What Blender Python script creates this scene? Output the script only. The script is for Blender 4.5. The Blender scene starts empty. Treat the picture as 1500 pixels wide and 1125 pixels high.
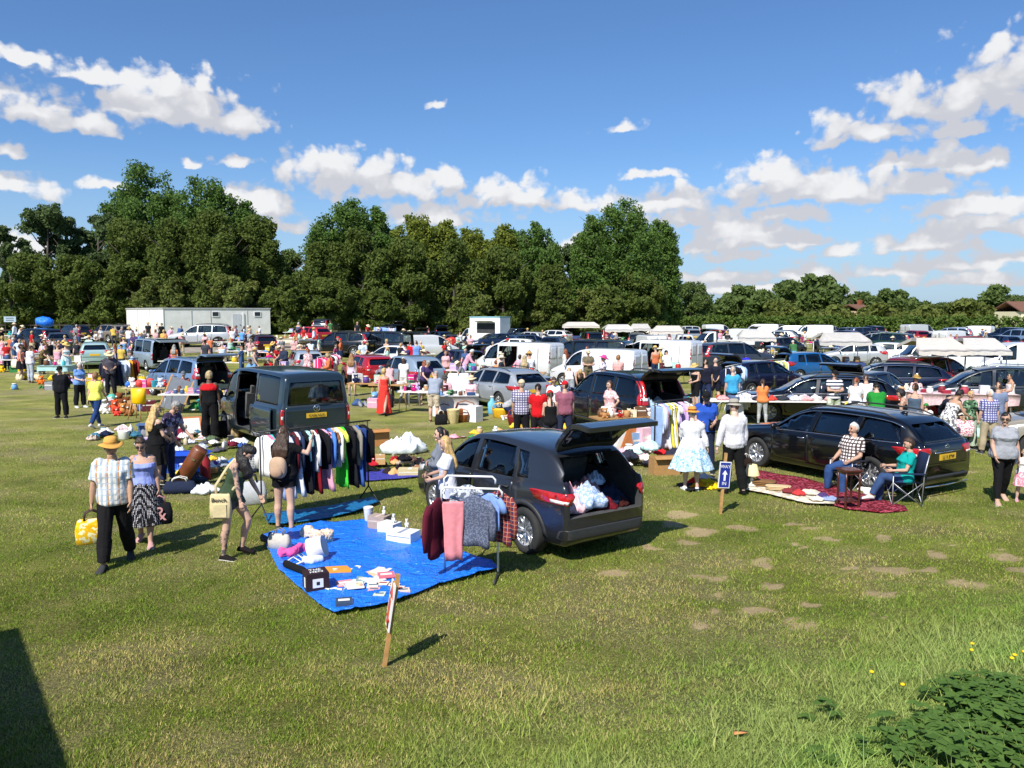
import bpy,bmesh,math,random,time
import numpy as np
from math import sin,cos,pi,radians,sqrt,atan2,tan
from mathutils import Vector,Matrix,noise as mnoise
from mathutils.bvhtree import BVHTree
from mathutils.geometry import delaunay_2d_cdt
T0=time.time()
RND=random.Random(7)
sc=bpy.context.scene
COL=sc.collection
V=Vector
CH,FPX,HOR=3.5,1180.0,458.0
PITCH=math.atan((562.5-HOR)/FPX)
cam_d=bpy.data.cameras.new('camera');cam=bpy.data.objects.new('camera',cam_d);COL.objects.link(cam)
cam.location=(0,0,CH);cam.rotation_euler=(pi/2-PITCH,0,0)
cam_d.sensor_width=36;cam_d.lens=36*FPX/1500;cam_d.clip_end=5000;cam_d.clip_start=.1
sc.camera=cam
_cp,_sp=cos(PITCH),sin(PITCH)
def ray(px,py):
 a=(px-750)/FPX;b=(562.5-py)/FPX
 return V((a,_cp+b*_sp,-_sp+b*_cp))
def S(a):a=min(1,max(0,a));return a*a*(3-2*a)
def terr(x,y):
 return 1.1*S((y-44)/30)*S((-6-x)/9)+.42*S((x*.55-(y-6.6)*.9)/3)
def at(px,py,z=0.0):
 d=ray(px,py);t=(z-CH)/d.z
 return V((d.x*t,d.y*t,z))
def gr(px,py):
 z=0.0
 for _ in range(12):
  p=at(px,min(py,481),z)if py>470 else at(px,485,z)
  p=at(px,py,z);z=.5*z+.5*terr(p.x,p.y)
 return p
def atY(px,Y,z=None):
 d=ray(px,HOR);p=V((d.x/d.y*Y,Y,0));p.z=terr(p.x,p.y)if z is None else z
 return p
def pix(p):
 q=V(p)-V((0,0,CH));zc=q.y*_cp-q.z*_sp;yc=q.y*_sp+q.z*_cp
 return(750+FPX*q.x/zc,562.5-FPX*yc/zc)
def lin(c):
 c=c/255.0
 return c/12.92 if c<=.04045 else((c+.055)/1.055)**2.4
def hx(h):
 h=h.lstrip('#');return tuple(min(.82,lin(int(h[i:i+2],16)))for i in(0,2,4))
def rgba(c):return(c[0],c[1],c[2],1)
MATS={}
def newmat(name):
 m=bpy.data.materials.new(name);m.use_nodes=True
 nt=m.node_tree;nt.nodes.clear()
 out=nt.nodes.new('ShaderNodeOutputMaterial')
 return m,nt,out
def N(nt,t,**kw):
 n=nt.nodes.new(t)
 for k,v in kw.items():
  if k.startswith('i_'):n.inputs[int(k[2:])].default_value=v
  else:setattr(n,k,v)
 return n
def L(nt,a,b):nt.links.new(a,b)
def plain(name,col,rough=.7,metal=0.,coat=0.,spec=.5,vary=.12,scale=6.,bump=0.,bscale=40.):
 k=('plain',name)
 if k in MATS:return MATS[k]
 m,nt,out=newmat(name);b=N(nt,'ShaderNodeBsdfPrincipled')
 b.inputs['Roughness'].default_value=rough;b.inputs['Metallic'].default_value=metal
 b.inputs['Coat Weight'].default_value=coat;b.inputs['Coat Roughness'].default_value=.06;b.inputs['Specular IOR Level'].default_value=spec
 tc=N(nt,'ShaderNodeTexCoord')
 if vary>0:
  nz=N(nt,'ShaderNodeTexNoise');nz.inputs['Scale'].default_value=scale;nz.inputs['Detail'].default_value=5
  L(nt,tc.outputs['Object'],nz.inputs['Vector'])
  mp=N(nt,'ShaderNodeMapRange');mp.inputs[1].default_value=.3;mp.inputs[2].default_value=.7;mp.inputs[3].default_value=1-vary;mp.inputs[4].default_value=1+vary
  L(nt,nz.outputs['Fac'],mp.inputs[0])
  mx=N(nt,'ShaderNodeVectorMath',operation='SCALE');mx.inputs[0].default_value=col;L(nt,mp.outputs[0],mx.inputs['Scale'])
  L(nt,mx.outputs[0],b.inputs['Base Color'])
 else:b.inputs['Base Color'].default_value=rgba(col)
 if bump>0:
  n2=N(nt,'ShaderNodeTexNoise');n2.inputs['Scale'].default_value=bscale;n2.inputs['Detail'].default_value=4
  L(nt,tc.outputs['Object'],n2.inputs['Vector'])
  bp=N(nt,'ShaderNodeBump');bp.inputs['Strength'].default_value=bump;bp.inputs['Distance'].default_value=.02
  L(nt,n2.outputs['Fac'],bp.inputs['Height']);L(nt,bp.outputs[0],b.inputs['Normal'])
 L(nt,b.outputs[0],out.inputs[0]);MATS[k]=m
 return m
def paint(h):
 c=hx(h);dark=sum(c)<.25
 return plain('car_paint_'+h.strip('#'),c,rough=.35 if not dark else .3,metal=.25 if not dark else .35,coat=1.,vary=.03,scale=2)
def cloth(h):return plain('cloth_'+h.strip('#'),hx(h),rough=.92,spec=.2,vary=.1,scale=9,bump=.2,bscale=22)
def pattern(kind,*cols):
 """woven / printed cloth patterns in the garment's own object space"""
 k=(kind,)+cols
 if k in MATS:return MATS[k]
 m,nt,out=newmat('cloth_'+kind+'_'+'_'.join(c.strip('#')for c in cols))
 b=N(nt,'ShaderNodeBsdfPrincipled');b.inputs['Roughness'].default_value=.9;b.inputs['Specular IOR Level'].default_value=.2
 tc=N(nt,'ShaderNodeTexCoord');cs=[rgba(hx(c))for c in cols]
 def ramp(fac,a,c_a,c_b,w=.02):
  r=N(nt,'ShaderNodeMapRange',interpolation_type='SMOOTHSTEP');r.inputs[1].default_value=a-w;r.inputs[2].default_value=a+w
  L(nt,fac,r.inputs[0]);mx=N(nt,'ShaderNodeMix',data_type='RGBA')
  L(nt,r.outputs[0],mx.inputs[0])
  for s,i in((c_a,6),(c_b,7)):
   if isinstance(s,tuple):mx.inputs[i].default_value=s
   else:L(nt,s,mx.inputs[i])
  return mx.outputs[2]
 def stripe(axis,freq,off=0.):
  sep=N(nt,'ShaderNodeSeparateXYZ');L(nt,tc.outputs['Object'],sep.inputs[0])
  mu=N(nt,'ShaderNodeMath',operation='MULTIPLY_ADD');mu.inputs[1].default_value=freq;mu.inputs[2].default_value=off+50
  L(nt,sep.outputs[axis],mu.inputs[0]);fr=N(nt,'ShaderNodeMath',operation='FRACT');L(nt,mu.outputs[0],fr.inputs[0])
  return fr.outputs[0]
 if kind=='vstripe':
  o=ramp(stripe(0,15),.5,cs[0],cs[1]);o=ramp(stripe(0,7.5,.2),.86,o,cs[2%len(cs)]);o=ramp(stripe(2,13),.85,o,cs[0])
 elif kind=='hstripe':o=ramp(stripe(2,10),.55,cs[0],cs[1])
 elif kind=='check':
  o=ramp(stripe(0,16),.6,cs[0],cs[1]);o=ramp(stripe(2,16),.6,o,cs[1])if len(cs)<3 else ramp(stripe(2,16),.7,o,cs[2])
 elif kind=='tartan':
  o=ramp(stripe(0,17),.5,cs[0],cs[1],.12);o=ramp(stripe(2,17),.6,o,cs[1],.12);o=ramp(stripe(2,17,.4),.9,o,cs[2]);o=ramp(stripe(0,17,.4),.9,o,cs[2])
 elif kind=='dots':
  v=N(nt,'ShaderNodeTexVoronoi');v.inputs['Scale'].default_value=44;v.inputs['Randomness'].default_value=.15;L(nt,tc.outputs['Object'],v.inputs[0])
  o=ramp(v.outputs['Distance'],.33,cs[1],cs[0],.05)
 else:
  sc_={'floral':17,'camo':9,'marl':45,'print':6}[kind]
  n1=N(nt,'ShaderNodeTexNoise');n1.inputs['Scale'].default_value=sc_;n1.inputs['Detail'].default_value=2;L(nt,tc.outputs['Object'],n1.inputs['Vector'])
  o=ramp(n1.outputs['Fac'],.52,cs[0],cs[1],.03)
  if len(cs)>2:
   n2=N(nt,'ShaderNodeTexNoise',noise_dimensions='4D');n2.inputs['W'].default_value=3;n2.inputs['Scale'].default_value=sc_*1.2;L(nt,tc.outputs['Object'],n2.inputs['Vector'])
   o=ramp(n2.outputs['Fac'],.57,o,cs[2],.03)
 L(nt,o,b.inputs['Base Color']);L(nt,b.outputs[0],out.inputs[0])
 MATS[k]=m
 return m
def fab(s):
 """'#aabbcc' or 'check:#a:#b'"""
 if ':' in s:p=s.split(':');return pattern(p[0],*p[1:])
 return cloth(s)
def mk_glass():
 m,nt,out=newmat('car_glass')
 tr=N(nt,'ShaderNodeBsdfTransparent');tr.inputs[0].default_value=(.50,.56,.55,1)
 gl=N(nt,'ShaderNodeBsdfGlossy');gl.inputs['Roughness'].default_value=.03;gl.inputs[0].default_value=(.95,.97,1,1)
 fr=N(nt,'ShaderNodeFresnel');fr.inputs[0].default_value=1.5
 mr=N(nt,'ShaderNodeMath',operation='MULTIPLY_ADD');mr.inputs[1].default_value=1.0;mr.inputs[2].default_value=.03;L(nt,fr.outputs[0],mr.inputs[0])
 mx=N(nt,'ShaderNodeMixShader');L(nt,mr.outputs[0],mx.inputs[0]);L(nt,tr.outputs[0],mx.inputs[1]);L(nt,gl.outputs[0],mx.inputs[2])
 L(nt,mx.outputs[0],out.inputs[0]);return m
GLASS=mk_glass()
M_DARK=plain('black_plastic',(.018,.018,.02),.6,vary=.1)
M_TRIM=plain('dark_plastic_trim',(.03,.031,.033),.55,vary=.15,scale=30)
M_INT=plain('car_interior',(.045,.045,.047),.9,vary=.3)
M_TYRE=plain('tyre_rubber',(.022,.022,.022),.85,vary=.25)
M_ALLOY=plain('alloy_metal',(.55,.56,.58),.35,metal=.8,vary=.08)
M_CHROME=plain('chrome',(.8,.8,.8),.15,metal=1.,vary=0)
M_STEEL=plain('steel_tube',(.42,.43,.44),.4,metal=.6)
M_REDL=plain('tail_lamp_red',(.45,.012,.014),.2,coat=1.,vary=.2,scale=25)
M_CLRL=plain('lamp_clear',(.7,.7,.68),.15,coat=1.,vary=.2,scale=30)
M_YEL=plain('number_plate_yellow',(.75,.46,.03),.5,vary=.06)
M_WHT=plain('white_board',(.78,.78,.77),.6,vary=.05)
M_BLK=plain('black_print',(.015,.015,.015),.6,vary=0)
M_SEAT=plain('seat_cloth',(.09,.088,.085),.95,vary=.3)
M_WOOD=plain('pale_wood',hx('#b58a55'),.7,vary=.25,scale=12)
M_DWOOD=plain('red_brown_wood',hx('#4a1c12'),.4,coat=.3,vary=.25,scale=10)
M_CARD=plain('cardboard',hx('#b08a5c'),.85,vary=.12,scale=8)
M_WICK=plain('wicker',hx('#8a5228'),.8,vary=.5,scale=40,bump=.8,bscale=60)
class MB:
 def __init__(s):s.v=[];s.f=[];s.m=[];s.s=[]
 def add(s,vs,fs,mi=0,sm=False):
  o=len(s.v);s.v+=[tuple(p)for p in vs]
  for f in fs:s.f.append([i+o for i in f]);s.m.append(mi);s.s.append(sm)
  return s
 def box(s,c,d,mi=0,rot=None,taper=1.):
  x,y,z=d[0]/2,d[1]/2,d[2]/2;c=V(c)
  ps=[V((a*x*(taper if e<0 else 1),b*y*(taper if e<0 else 1),e*z))for e in(-1,1)for b in(-1,1)for a in(-1,1)]
  if rot is not None:ps=[rot@p for p in ps]
  return s.add([c+p for p in ps],[(0,2,3,1),(4,5,7,6),(0,1,5,4),(2,6,7,3),(0,4,6,2),(1,3,7,5)],mi)
 def tube(s,pts,rad,n=8,mi=0,caps=True,sm=True,flat=None):
  pts=[V(p)for p in pts];k=len(pts)
  if not hasattr(rad,'__len__'):rad=[rad]*k
  vs=[];ref=None
  for i,p in enumerate(pts):
   d=(pts[min(i+1,k-1)]-pts[max(i-1,0)])
   d=d.normalized()if d.length>1e-9 else V((0,0,1))
   if ref is None:ref=V((0,1,0))if abs(d.y)<.8 else V((1,0,0))
   a=d.cross(ref);a=a.normalized()if a.length>1e-6 else V((1,0,0));b=a.cross(d).normalized();ref=b
   r=rad[i];ra,rb=(r,r)if not hasattr(r,'__len__')else r
   for j in range(n):
    t=2*pi*j/n;vs.append(p+a*(cos(t)*ra)+b*(sin(t)*rb))
  fs=[(i*n+j,i*n+(j+1)%n,(i+1)*n+(j+1)%n,(i+1)*n+j)for i in range(k-1)for j in range(n)]
  if caps:fs.append(tuple(range(n-1,-1,-1)));fs.append(tuple((k-1)*n+j for j in range(n)))
  return s.add(vs,fs,mi,sm)
 def rings(s,rings,mi=0,sm=True,caps=True):
  n=len(rings[0]);k=len(rings);vs=[p for r in rings for p in r]
  fs=[(i*n+j,i*n+(j+1)%n,(i+1)*n+(j+1)%n,(i+1)*n+j)for i in range(k-1)for j in range(n)]
  if caps:fs.append(tuple(range(n-1,-1,-1)));fs.append(tuple((k-1)*n+j for j in range(n)))
  return s.add(vs,fs,mi,sm)
 def lathe(s,prof,n=16,o=(0,0,0),mi=0,sm=True,rot=None,caps=True,sx=1.,sy=1.):
  o=V(o);rs=[]
  for r,z in prof:
   ring=[V((r*cos(2*pi*j/n)*sx,r*sin(2*pi*j/n)*sy,z))for j in range(n)]
   rs.append([o+(rot@p if rot is not None else p)for p in ring])
  return s.rings(rs,mi,sm,caps)
 def ball(s,c,r,nu=12,nv=8,mi=0,rot=None,fn=None):
  c=V(c);r=(r,r,r)if not hasattr(r,'__len__')else r
  rs=[]
  for i in range(nv+1):
   th=pi*max(.02,min(.98,i/nv));ring=[]
   for j in range(nu):
    ph=2*pi*j/nu;p=V((sin(th)*cos(ph)*r[0],sin(th)*sin(ph)*r[1],-cos(th)*r[2]))
    if fn:p=fn(p)
    if rot is not None:p=rot@p
    ring.append(c+p)
   rs.append(ring)
  return s.rings(rs,mi,True)
 def prism(s,poly,a,b,axis='z',mi=0,sm=False):
  f={'z':lambda x,y,t:(x,y,t),'y':lambda x,y,t:(x,t,y),'x':lambda x,y,t:(t,x,y)}[axis]
  n=len(poly);vs=[f(x,y,a)for x,y in poly]+[f(x,y,b)for x,y in poly]
  return s.add(vs,[tuple(range(n))[::-1],tuple(range(n,2*n))]+[(i,(i+1)%n,n+(i+1)%n,n+i)for i in range(n)],mi,sm)
 def mesh(s,name):
  me=bpy.data.meshes.new(name);me.from_pydata(s.v,[],s.f)
  me.polygons.foreach_set('material_index',s.m);me.polygons.foreach_set('use_smooth',s.s);me.update()
  return me
def fixn(me):
 bm=bmesh.new();bm.from_mesh(me);bmesh.ops.recalc_face_normals(bm,faces=bm.faces);bm.to_mesh(me);bm.free();return me
def link(name,me,mats=(),parent=None,loc=None,rz=None,objmat=False):
 o=bpy.data.objects.new(name,me);COL.objects.link(o)
 if parent is not None:o.parent=parent
 if loc is not None:o.location=loc
 if rz is not None:o.rotation_euler=(0,0,rz)
 if me is not None:
  while len(me.materials)<len(mats):me.materials.append(mats[len(me.materials)])
  for i,m in enumerate(mats):
   if me.materials[i]is not m:
    o.material_slots[i].link='OBJECT';o.material_slots[i].material=m
 return o
def obj(name,mb,mats,parent=None,loc=None,rz=None):
 return link(name,fixn(mb.mesh(name)),mats if isinstance(mats,(list,tuple))else[mats],parent,loc,rz)
TMP=bpy.data.scenes.new('workbench')
def evaluate(o):
 vl=TMP.view_layers[0];vl.update();dg=vl.depsgraph
 return bpy.data.meshes.new_from_object(o.evaluated_get(dg),depsgraph=dg)
THINGS=[]
def tag(o,label,cat,group=None,kind=None,auto=False):
 if label:o['label']=label
 if cat:o['category']=cat
 if group:o['group']=group
 if kind:o['kind']=kind
 if auto:THINGS.append(o)
 return o
def empty(name,loc,rz=0.):
 o=bpy.data.objects.new(name,None);COL.objects.link(o);o.location=loc;o.rotation_euler=(0,0,rz);o.empty_display_size=.1
 return o
LANDMARKS=[]
def landmark(ph,p):LANDMARKS.append((ph,p[0],p[1]))
def vnoise(x,y,seed=0):
 xi=np.floor(x).astype(np.int64);yi=np.floor(y).astype(np.int64);fx=x-xi;fy=y-yi
 fx=fx*fx*(3-2*fx);fy=fy*fy*(3-2*fy)
 def h(a,b):
  n=(a*374761393+b*668265263+seed*1442695041)&0xffffffff
  n=((n^(n>>13))*1274126177)&0xffffffff
  return((n^(n>>16))&0xffff)/65535.0
 return(h(xi,yi)*(1-fx)+h(xi+1,yi)*fx)*(1-fy)+(h(xi,yi+1)*(1-fx)+h(xi+1,yi+1)*fx)*fy
def fbm(x,y,seed=0,o=4):
 r=0;a=.5
 for i in range(o):r=r+a*vnoise(x*2**i,y*2**i,seed+i);a*=.5
 return r/(1-.5**o)
SUN_AZ,SUN_EL=radians(27),radians(47)
sd=bpy.data.lights.new('sun','SUN');so=bpy.data.objects.new('sun',sd);COL.objects.link(so)
sundir=V((-sin(SUN_AZ)*cos(SUN_EL),-cos(SUN_AZ)*cos(SUN_EL),sin(SUN_EL)))
so.rotation_euler=sundir.to_track_quat('Z','Y').to_euler();so.location=sundir*60
sd.energy=5.0;sd.angle=radians(.53);sd.color=(1,.955,.88)
wd=bpy.data.worlds.new('World');sc.world=wd;wd.use_nodes=True
nt=wd.node_tree;nt.nodes.clear();wo=N(nt,'ShaderNodeOutputWorld')
sky=N(nt,'ShaderNodeTexSky',sky_type='NISHITA');sky.sun_disc=False;sky.sun_elevation=SUN_EL
sky.sun_rotation=atan2(sundir.x,sundir.y);sky.altitude=0;sky.air_density=1.0;sky.dust_density=.6;sky.ozone_density=1.6
bg=N(nt,'ShaderNodeBackground');bg.inputs[1].default_value=.077
hs=N(nt,'ShaderNodeHueSaturation');hs.inputs['Saturation'].default_value=1.0
mt=N(nt,'ShaderNodeVectorMath',operation='MULTIPLY');mt.inputs[1].default_value=(.71,1.0,1.36);L(nt,sky.outputs[0],mt.inputs[0]);L(nt,mt.outputs[0],hs.inputs['Color'])
CL=[(270,152,84,37,1),(345,170,44,27,1),(212,152,48,34,1),(250,125,38,27,1),(302,122,13,21,1),(55,158,64,30,1),(115,178,50,19,1),(40,80,40,14,0.75),(110,102,48,16,0.7),(172,110,40,14,0.75),(20,273,42,17,1),(372,292,50,26,1),(500,252,86,36,1),(575,270,75,22,.9),(482,236,42,26,1),(540,246,40,24,1),(660,256,24,21,.9),(640,150,19,10,.35),(908,187,38,12,.25),(965,250,60,12,.2),(770,287,98,22,1),(722,277,36,20,1),(785,276,30,18,1),(855,294,55,16,.9),(635,312,95,22,.9),(1003,290,32,26,1),(957,296,32,20,1),(1000,318,65,17,.9),(1135,266,86,30,1),(1128,248,44,22,1),(1215,276,110,26,1),(1330,272,64,18,.9),(1095,346,92,24,1),(1070,332,42,26,1),(1160,350,45,14,.9),(1230,366,26,16,.85),(1430,134,112,44,1),(1475,108,80,46,1),(1345,152,48,26,1),(1290,192,86,18,.9),(1232,182,34,26,.9),(1395,192,70,14,.8),(1375,228,88,18,.75),(1440,232,54,18,.85),(1420,302,92,19,1),(1445,330,88,20,1),(1345,350,58,20,.9),(1385,384,80,15,1),(1490,378,34,14,.9),(1150,312,70,14,.6),(1080,372,70,12,.6),(1160,400,120,12,.7),(1060,402,60,12,.7),(1300,394,90,14,.7),(1420,410,110,12,.8),(1210,400,30,16,.9),(1090,420,110,10,.7),(150,270,30,9,.35),(280,236,14,9,.4),(345,232,40,9,.35),(420,330,40,14,.4),(5,215,22,10,.5),(30,360,60,20,.7),(590,370,80,16,.6),(840,360,60,22,1)]
def dir_uv(px,py):
 d=ray(px,py).normalized();return atan2(d.x,d.y),math.asin(d.z)
gp=bpy.data.node_groups.new('cloud_field','ShaderNodeTree')
gp.interface.new_socket('P',in_out='INPUT',socket_type='NodeSocketVector');gp.interface.new_socket('D',in_out='OUTPUT',socket_type='NodeSocketFloat')
gi=gp.nodes.new('NodeGroupInput');go=gp.nodes.new('NodeGroupOutput');acc=None
for cx,cy,rx,ry,w in CL:
 u,v=dir_uv(cx,cy+ry*.35);k=1.1/FPX
 ma=N(gp,'ShaderNodeVectorMath',operation='MULTIPLY_ADD');sx_,sy_=1/(rx*k*1.12),1/(ry*k*1.2)
 ma.inputs[1].default_value=(sx_,sy_,0);ma.inputs[2].default_value=(-u*sx_,-v*sy_,0);L(gp,gi.outputs[0],ma.inputs[0])
 le=N(gp,'ShaderNodeVectorMath',operation='LENGTH');L(gp,ma.outputs[0],le.inputs[0])
 a=N(gp,'ShaderNodeMath',operation='SUBTRACT');a.inputs[0].default_value=.65+.35*w;L(gp,le.outputs['Value'],a.inputs[1])
 dt=N(gp,'ShaderNodeVectorMath',operation='DOT_PRODUCT');dt.inputs[1].default_value=(0,2.2,0);L(gp,ma.outputs[0],dt.inputs[0])
 ad=N(gp,'ShaderNodeMath',operation='ADD');ad.inputs[1].default_value=.95;L(gp,dt.outputs['Value'],ad.inputs[0])
 mn=N(gp,'ShaderNodeMath',operation='MINIMUM');L(gp,a.outputs[0],mn.inputs[0]);L(gp,ad.outputs[0],mn.inputs[1])
 if acc is None:acc=mn
 else:
  mxn=N(gp,'ShaderNodeMath',operation='SMOOTH_MAX');mxn.inputs[2].default_value=.12;L(gp,acc.outputs[0],mxn.inputs[0]);L(gp,mn.outputs[0],mxn.inputs[1]);acc=mxn
L(gp,acc.outputs[0],go.inputs[0])
tc=N(nt,'ShaderNodeTexCoord');sep=N(nt,'ShaderNodeSeparateXYZ');L(nt,tc.outputs['Generated'],sep.inputs[0])
un=N(nt,'ShaderNodeMath',operation='ARCTAN2');L(nt,sep.outputs[0],un.inputs[0]);L(nt,sep.outputs[1],un.inputs[1])
vn=N(nt,'ShaderNodeMath',operation='ARCSINE');L(nt,sep.outputs[2],vn.inputs[0])
P=N(nt,'ShaderNodeCombineXYZ');L(nt,un.outputs[0],P.inputs[0]);L(nt,vn.outputs[0],P.inputs[1])
def nz(scale,detail,rough,sy=1.6):
 mp=N(nt,'ShaderNodeVectorMath',operation='MULTIPLY');mp.inputs[1].default_value=(1,sy,1);L(nt,P.outputs[0],mp.inputs[0])
 n=N(nt,'ShaderNodeTexNoise');n.inputs['Scale'].default_value=scale;n.inputs['Detail'].default_value=detail;n.inputs['Roughness'].default_value=rough
 L(nt,mp.outputs[0],n.inputs['Vector']);return n
n1=nz(26,4,.5,1.2);n2=nz(42,7,.58,1.2)
wp=N(nt,'ShaderNodeVectorMath',operation='SUBTRACT');wp.inputs[1].default_value=(.5,.5,.5);L(nt,n1.outputs['Color'],wp.inputs[0])
ws=N(nt,'ShaderNodeVectorMath',operation='MULTIPLY_ADD');ws.inputs[1].default_value=(.03,.026,0);L(nt,wp.outputs[0],ws.inputs[0]);L(nt,P.outputs[0],ws.inputs[2])
def field(off):
 ao=N(nt,'ShaderNodeVectorMath',operation='ADD');ao.inputs[1].default_value=off;L(nt,ws.outputs[0],ao.inputs[0])
 g=N(nt,'ShaderNodeGroup');g.node_tree=gp;L(nt,ao.outputs[0],g.inputs[0]);return g
f0=field((0,0,0));f1=field((-.008,.026,0))
dn=N(nt,'ShaderNodeMath',operation='MULTIPLY_ADD');dn.inputs[1].default_value=1.15;L(nt,n2.outputs['Fac'],dn.inputs[0])
d0=N(nt,'ShaderNodeMath',operation='SUBTRACT');d0.inputs[1].default_value=-.31;L(nt,f0.outputs[0],d0.inputs[0]);vo=N(nt,'ShaderNodeTexVoronoi',feature='SMOOTH_F1');vo.inputs['Scale'].default_value=34;vo.inputs['Detail'].default_value=2.0;vo.inputs['Roughness'].default_value=.55;vo.inputs['Smoothness'].default_value=.35;L(nt,ws.outputs[0],vo.inputs['Vector']);dv=N(nt,'ShaderNodeMath',operation='MULTIPLY_ADD');dv.inputs[1].default_value=-.9;L(nt,vo.outputs['Distance'],dv.inputs[0]);L(nt,d0.outputs[0],dv.inputs[2]);L(nt,dv.outputs[0],dn.inputs[2])
al=N(nt,'ShaderNodeMapRange',interpolation_type='SMOOTHSTEP');al.inputs[1].default_value=.0;al.inputs[2].default_value=.5;L(nt,dn.outputs[0],al.inputs[0])
df=N(nt,'ShaderNodeMath',operation='SUBTRACT');L(nt,f0.outputs[0],df.inputs[0]);L(nt,f1.outputs[0],df.inputs[1])
n3=nz(22,6,.6);sh=N(nt,'ShaderNodeMath',operation='MULTIPLY_ADD');sh.inputs[1].default_value=.8;L(nt,n3.outputs['Fac'],sh.inputs[0]);sv=N(nt,'ShaderNodeMath',operation='MULTIPLY_ADD');sv.inputs[1].default_value=-.7;L(nt,vo.outputs['Distance'],sv.inputs[0]);L(nt,df.outputs[0],sv.inputs[2]);L(nt,sv.outputs[0],sh.inputs[2])
lt=N(nt,'ShaderNodeMapRange',interpolation_type='SMOOTHSTEP');lt.inputs[1].default_value=-.25;lt.inputs[2].default_value=.6;L(nt,sh.outputs[0],lt.inputs[0])
cc=N(nt,'ShaderNodeMix',data_type='RGBA');cc.inputs[6].default_value=(6.1,6.2,6.7,1);cc.inputs[7].default_value=(8.9,8.9,9.0,1);L(nt,lt.outputs[0],cc.inputs[0])
ma_=N(nt,'ShaderNodeMath',operation='MULTIPLY');ma_.inputs[1].default_value=.97;L(nt,al.outputs[0],ma_.inputs[0])
mixc=N(nt,'ShaderNodeMix',data_type='RGBA');L(nt,ma_.outputs[0],mixc.inputs[0]);hz_f=N(nt,'ShaderNodeMapRange',interpolation_type='SMOOTHSTEP');hz_f.inputs[1].default_value=.0;hz_f.inputs[2].default_value=.2;hz_f.inputs[3].default_value=.6;hz_f.inputs[4].default_value=0;L(nt,vn.outputs[0],hz_f.inputs[0]);hzm=N(nt,'ShaderNodeMix',data_type='RGBA');hzm.inputs[7].default_value=(4.6,6.1,8.2,1);L(nt,hz_f.outputs[0],hzm.inputs[0]);L(nt,hs.outputs[0],hzm.inputs[6]);L(nt,hzm.outputs[2],mixc.inputs[6]);L(nt,cc.outputs[2],mixc.inputs[7])
L(nt,mixc.outputs[2],bg.inputs[0]);L(nt,bg.outputs[0],wo.inputs[0])
wd.cycles.sampling_method='MANUAL';wd.cycles.sample_map_resolution=512
sc.view_settings.view_transform='Standard';sc.view_settings.look='None';sc.view_settings.gamma=1;sc.view_settings.exposure=.4
sc.cycles.max_bounces=6;sc.cycles.diffuse_bounces=2;sc.cycles.glossy_bounces=3;sc.cycles.transparent_max_bounces=10;sc.cycles.transmission_bounces=3
sc.cycles.caustics_reflective=False;sc.cycles.caustics_refractive=False;sc.cycles.sample_clamp_indirect=6
BARE=[(1003,755,26,6),(985,769,14,4),(1075,773,18,4),(1155,766,14,4),(1185,774,12,4),(1172,801,16,5),(1310,791,22,6),(1225,792,14,4),(1017,778,20,5),(1005,794,18,6),(1370,815,20,5),(1252,831,12,4),(1312,840,26,7),(1350,836,18,5),(1395,800,16,4),(1422,856,26,7),(1466,813,24,6),(1112,821,20,5),(1030,842,18,5),(1117,856,20,5),(1117,899,26,8),(1190,884,22,7),(1168,912,22,8),(1040,893,18,9),(1028,914,20,8),(905,844,22,6),(950,800,16,4),(1045,872,16,5),(1465,876,14,5),(1490,832,16,5),(1300,905,10,4),(1400,690,20,3),(1280,868,26,5)]
_b=[]
for cx,cy,rx,ry in BARE:
 p=at(cx,cy);s_=(HOR-cy)/-CH;q=at(cx,cy-ry);_b.append((p.x,p.y,rx/s_,max(.12,(q.y-p.y))))
def masks(x,y):
 """bare earth, dryness, lushness at ground points"""
 w=fbm(x*2.2,y*2.2,5)-.5;w2=fbm(x*2.2+40,y*2.2,9)-.5
 bare=np.zeros_like(x)
 for bx,by,rx,ry in _b:
  d=np.hypot((x-bx+w*.7)/(rx*.85),(y-by+w2*.7)/(ry*.85))+1.0*(fbm(x*6,y*6,12)-.5);bare=np.maximum(bare,np.clip((1.4-d)/.7,0,1))
 streak=fbm(x*.35-y*.1,y*1.1+x*.3,21);d2=fbm(x*.8,y*.8,33)
 dry=np.clip(.42+2.2*(streak-.5)+2.0*(d2-.5)+.25*np.exp(-((x-.2)/3)**2-((y-8)/3)**2),0,1)
 lush=np.clip((x*.55-(y-6.9)*.9+.3+2.4*(fbm(x*.9,y*.9,50)-.5))/2.2,0,1)*np.clip((11.5-y)/3,0,1)
 bare*=1-lush
 return bare,dry,lush
def bank(X,Y):a=np.clip((X*.55-(Y-6.6)*.9)/3,0,1);return .42*a*a*(3-2*a)
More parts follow.
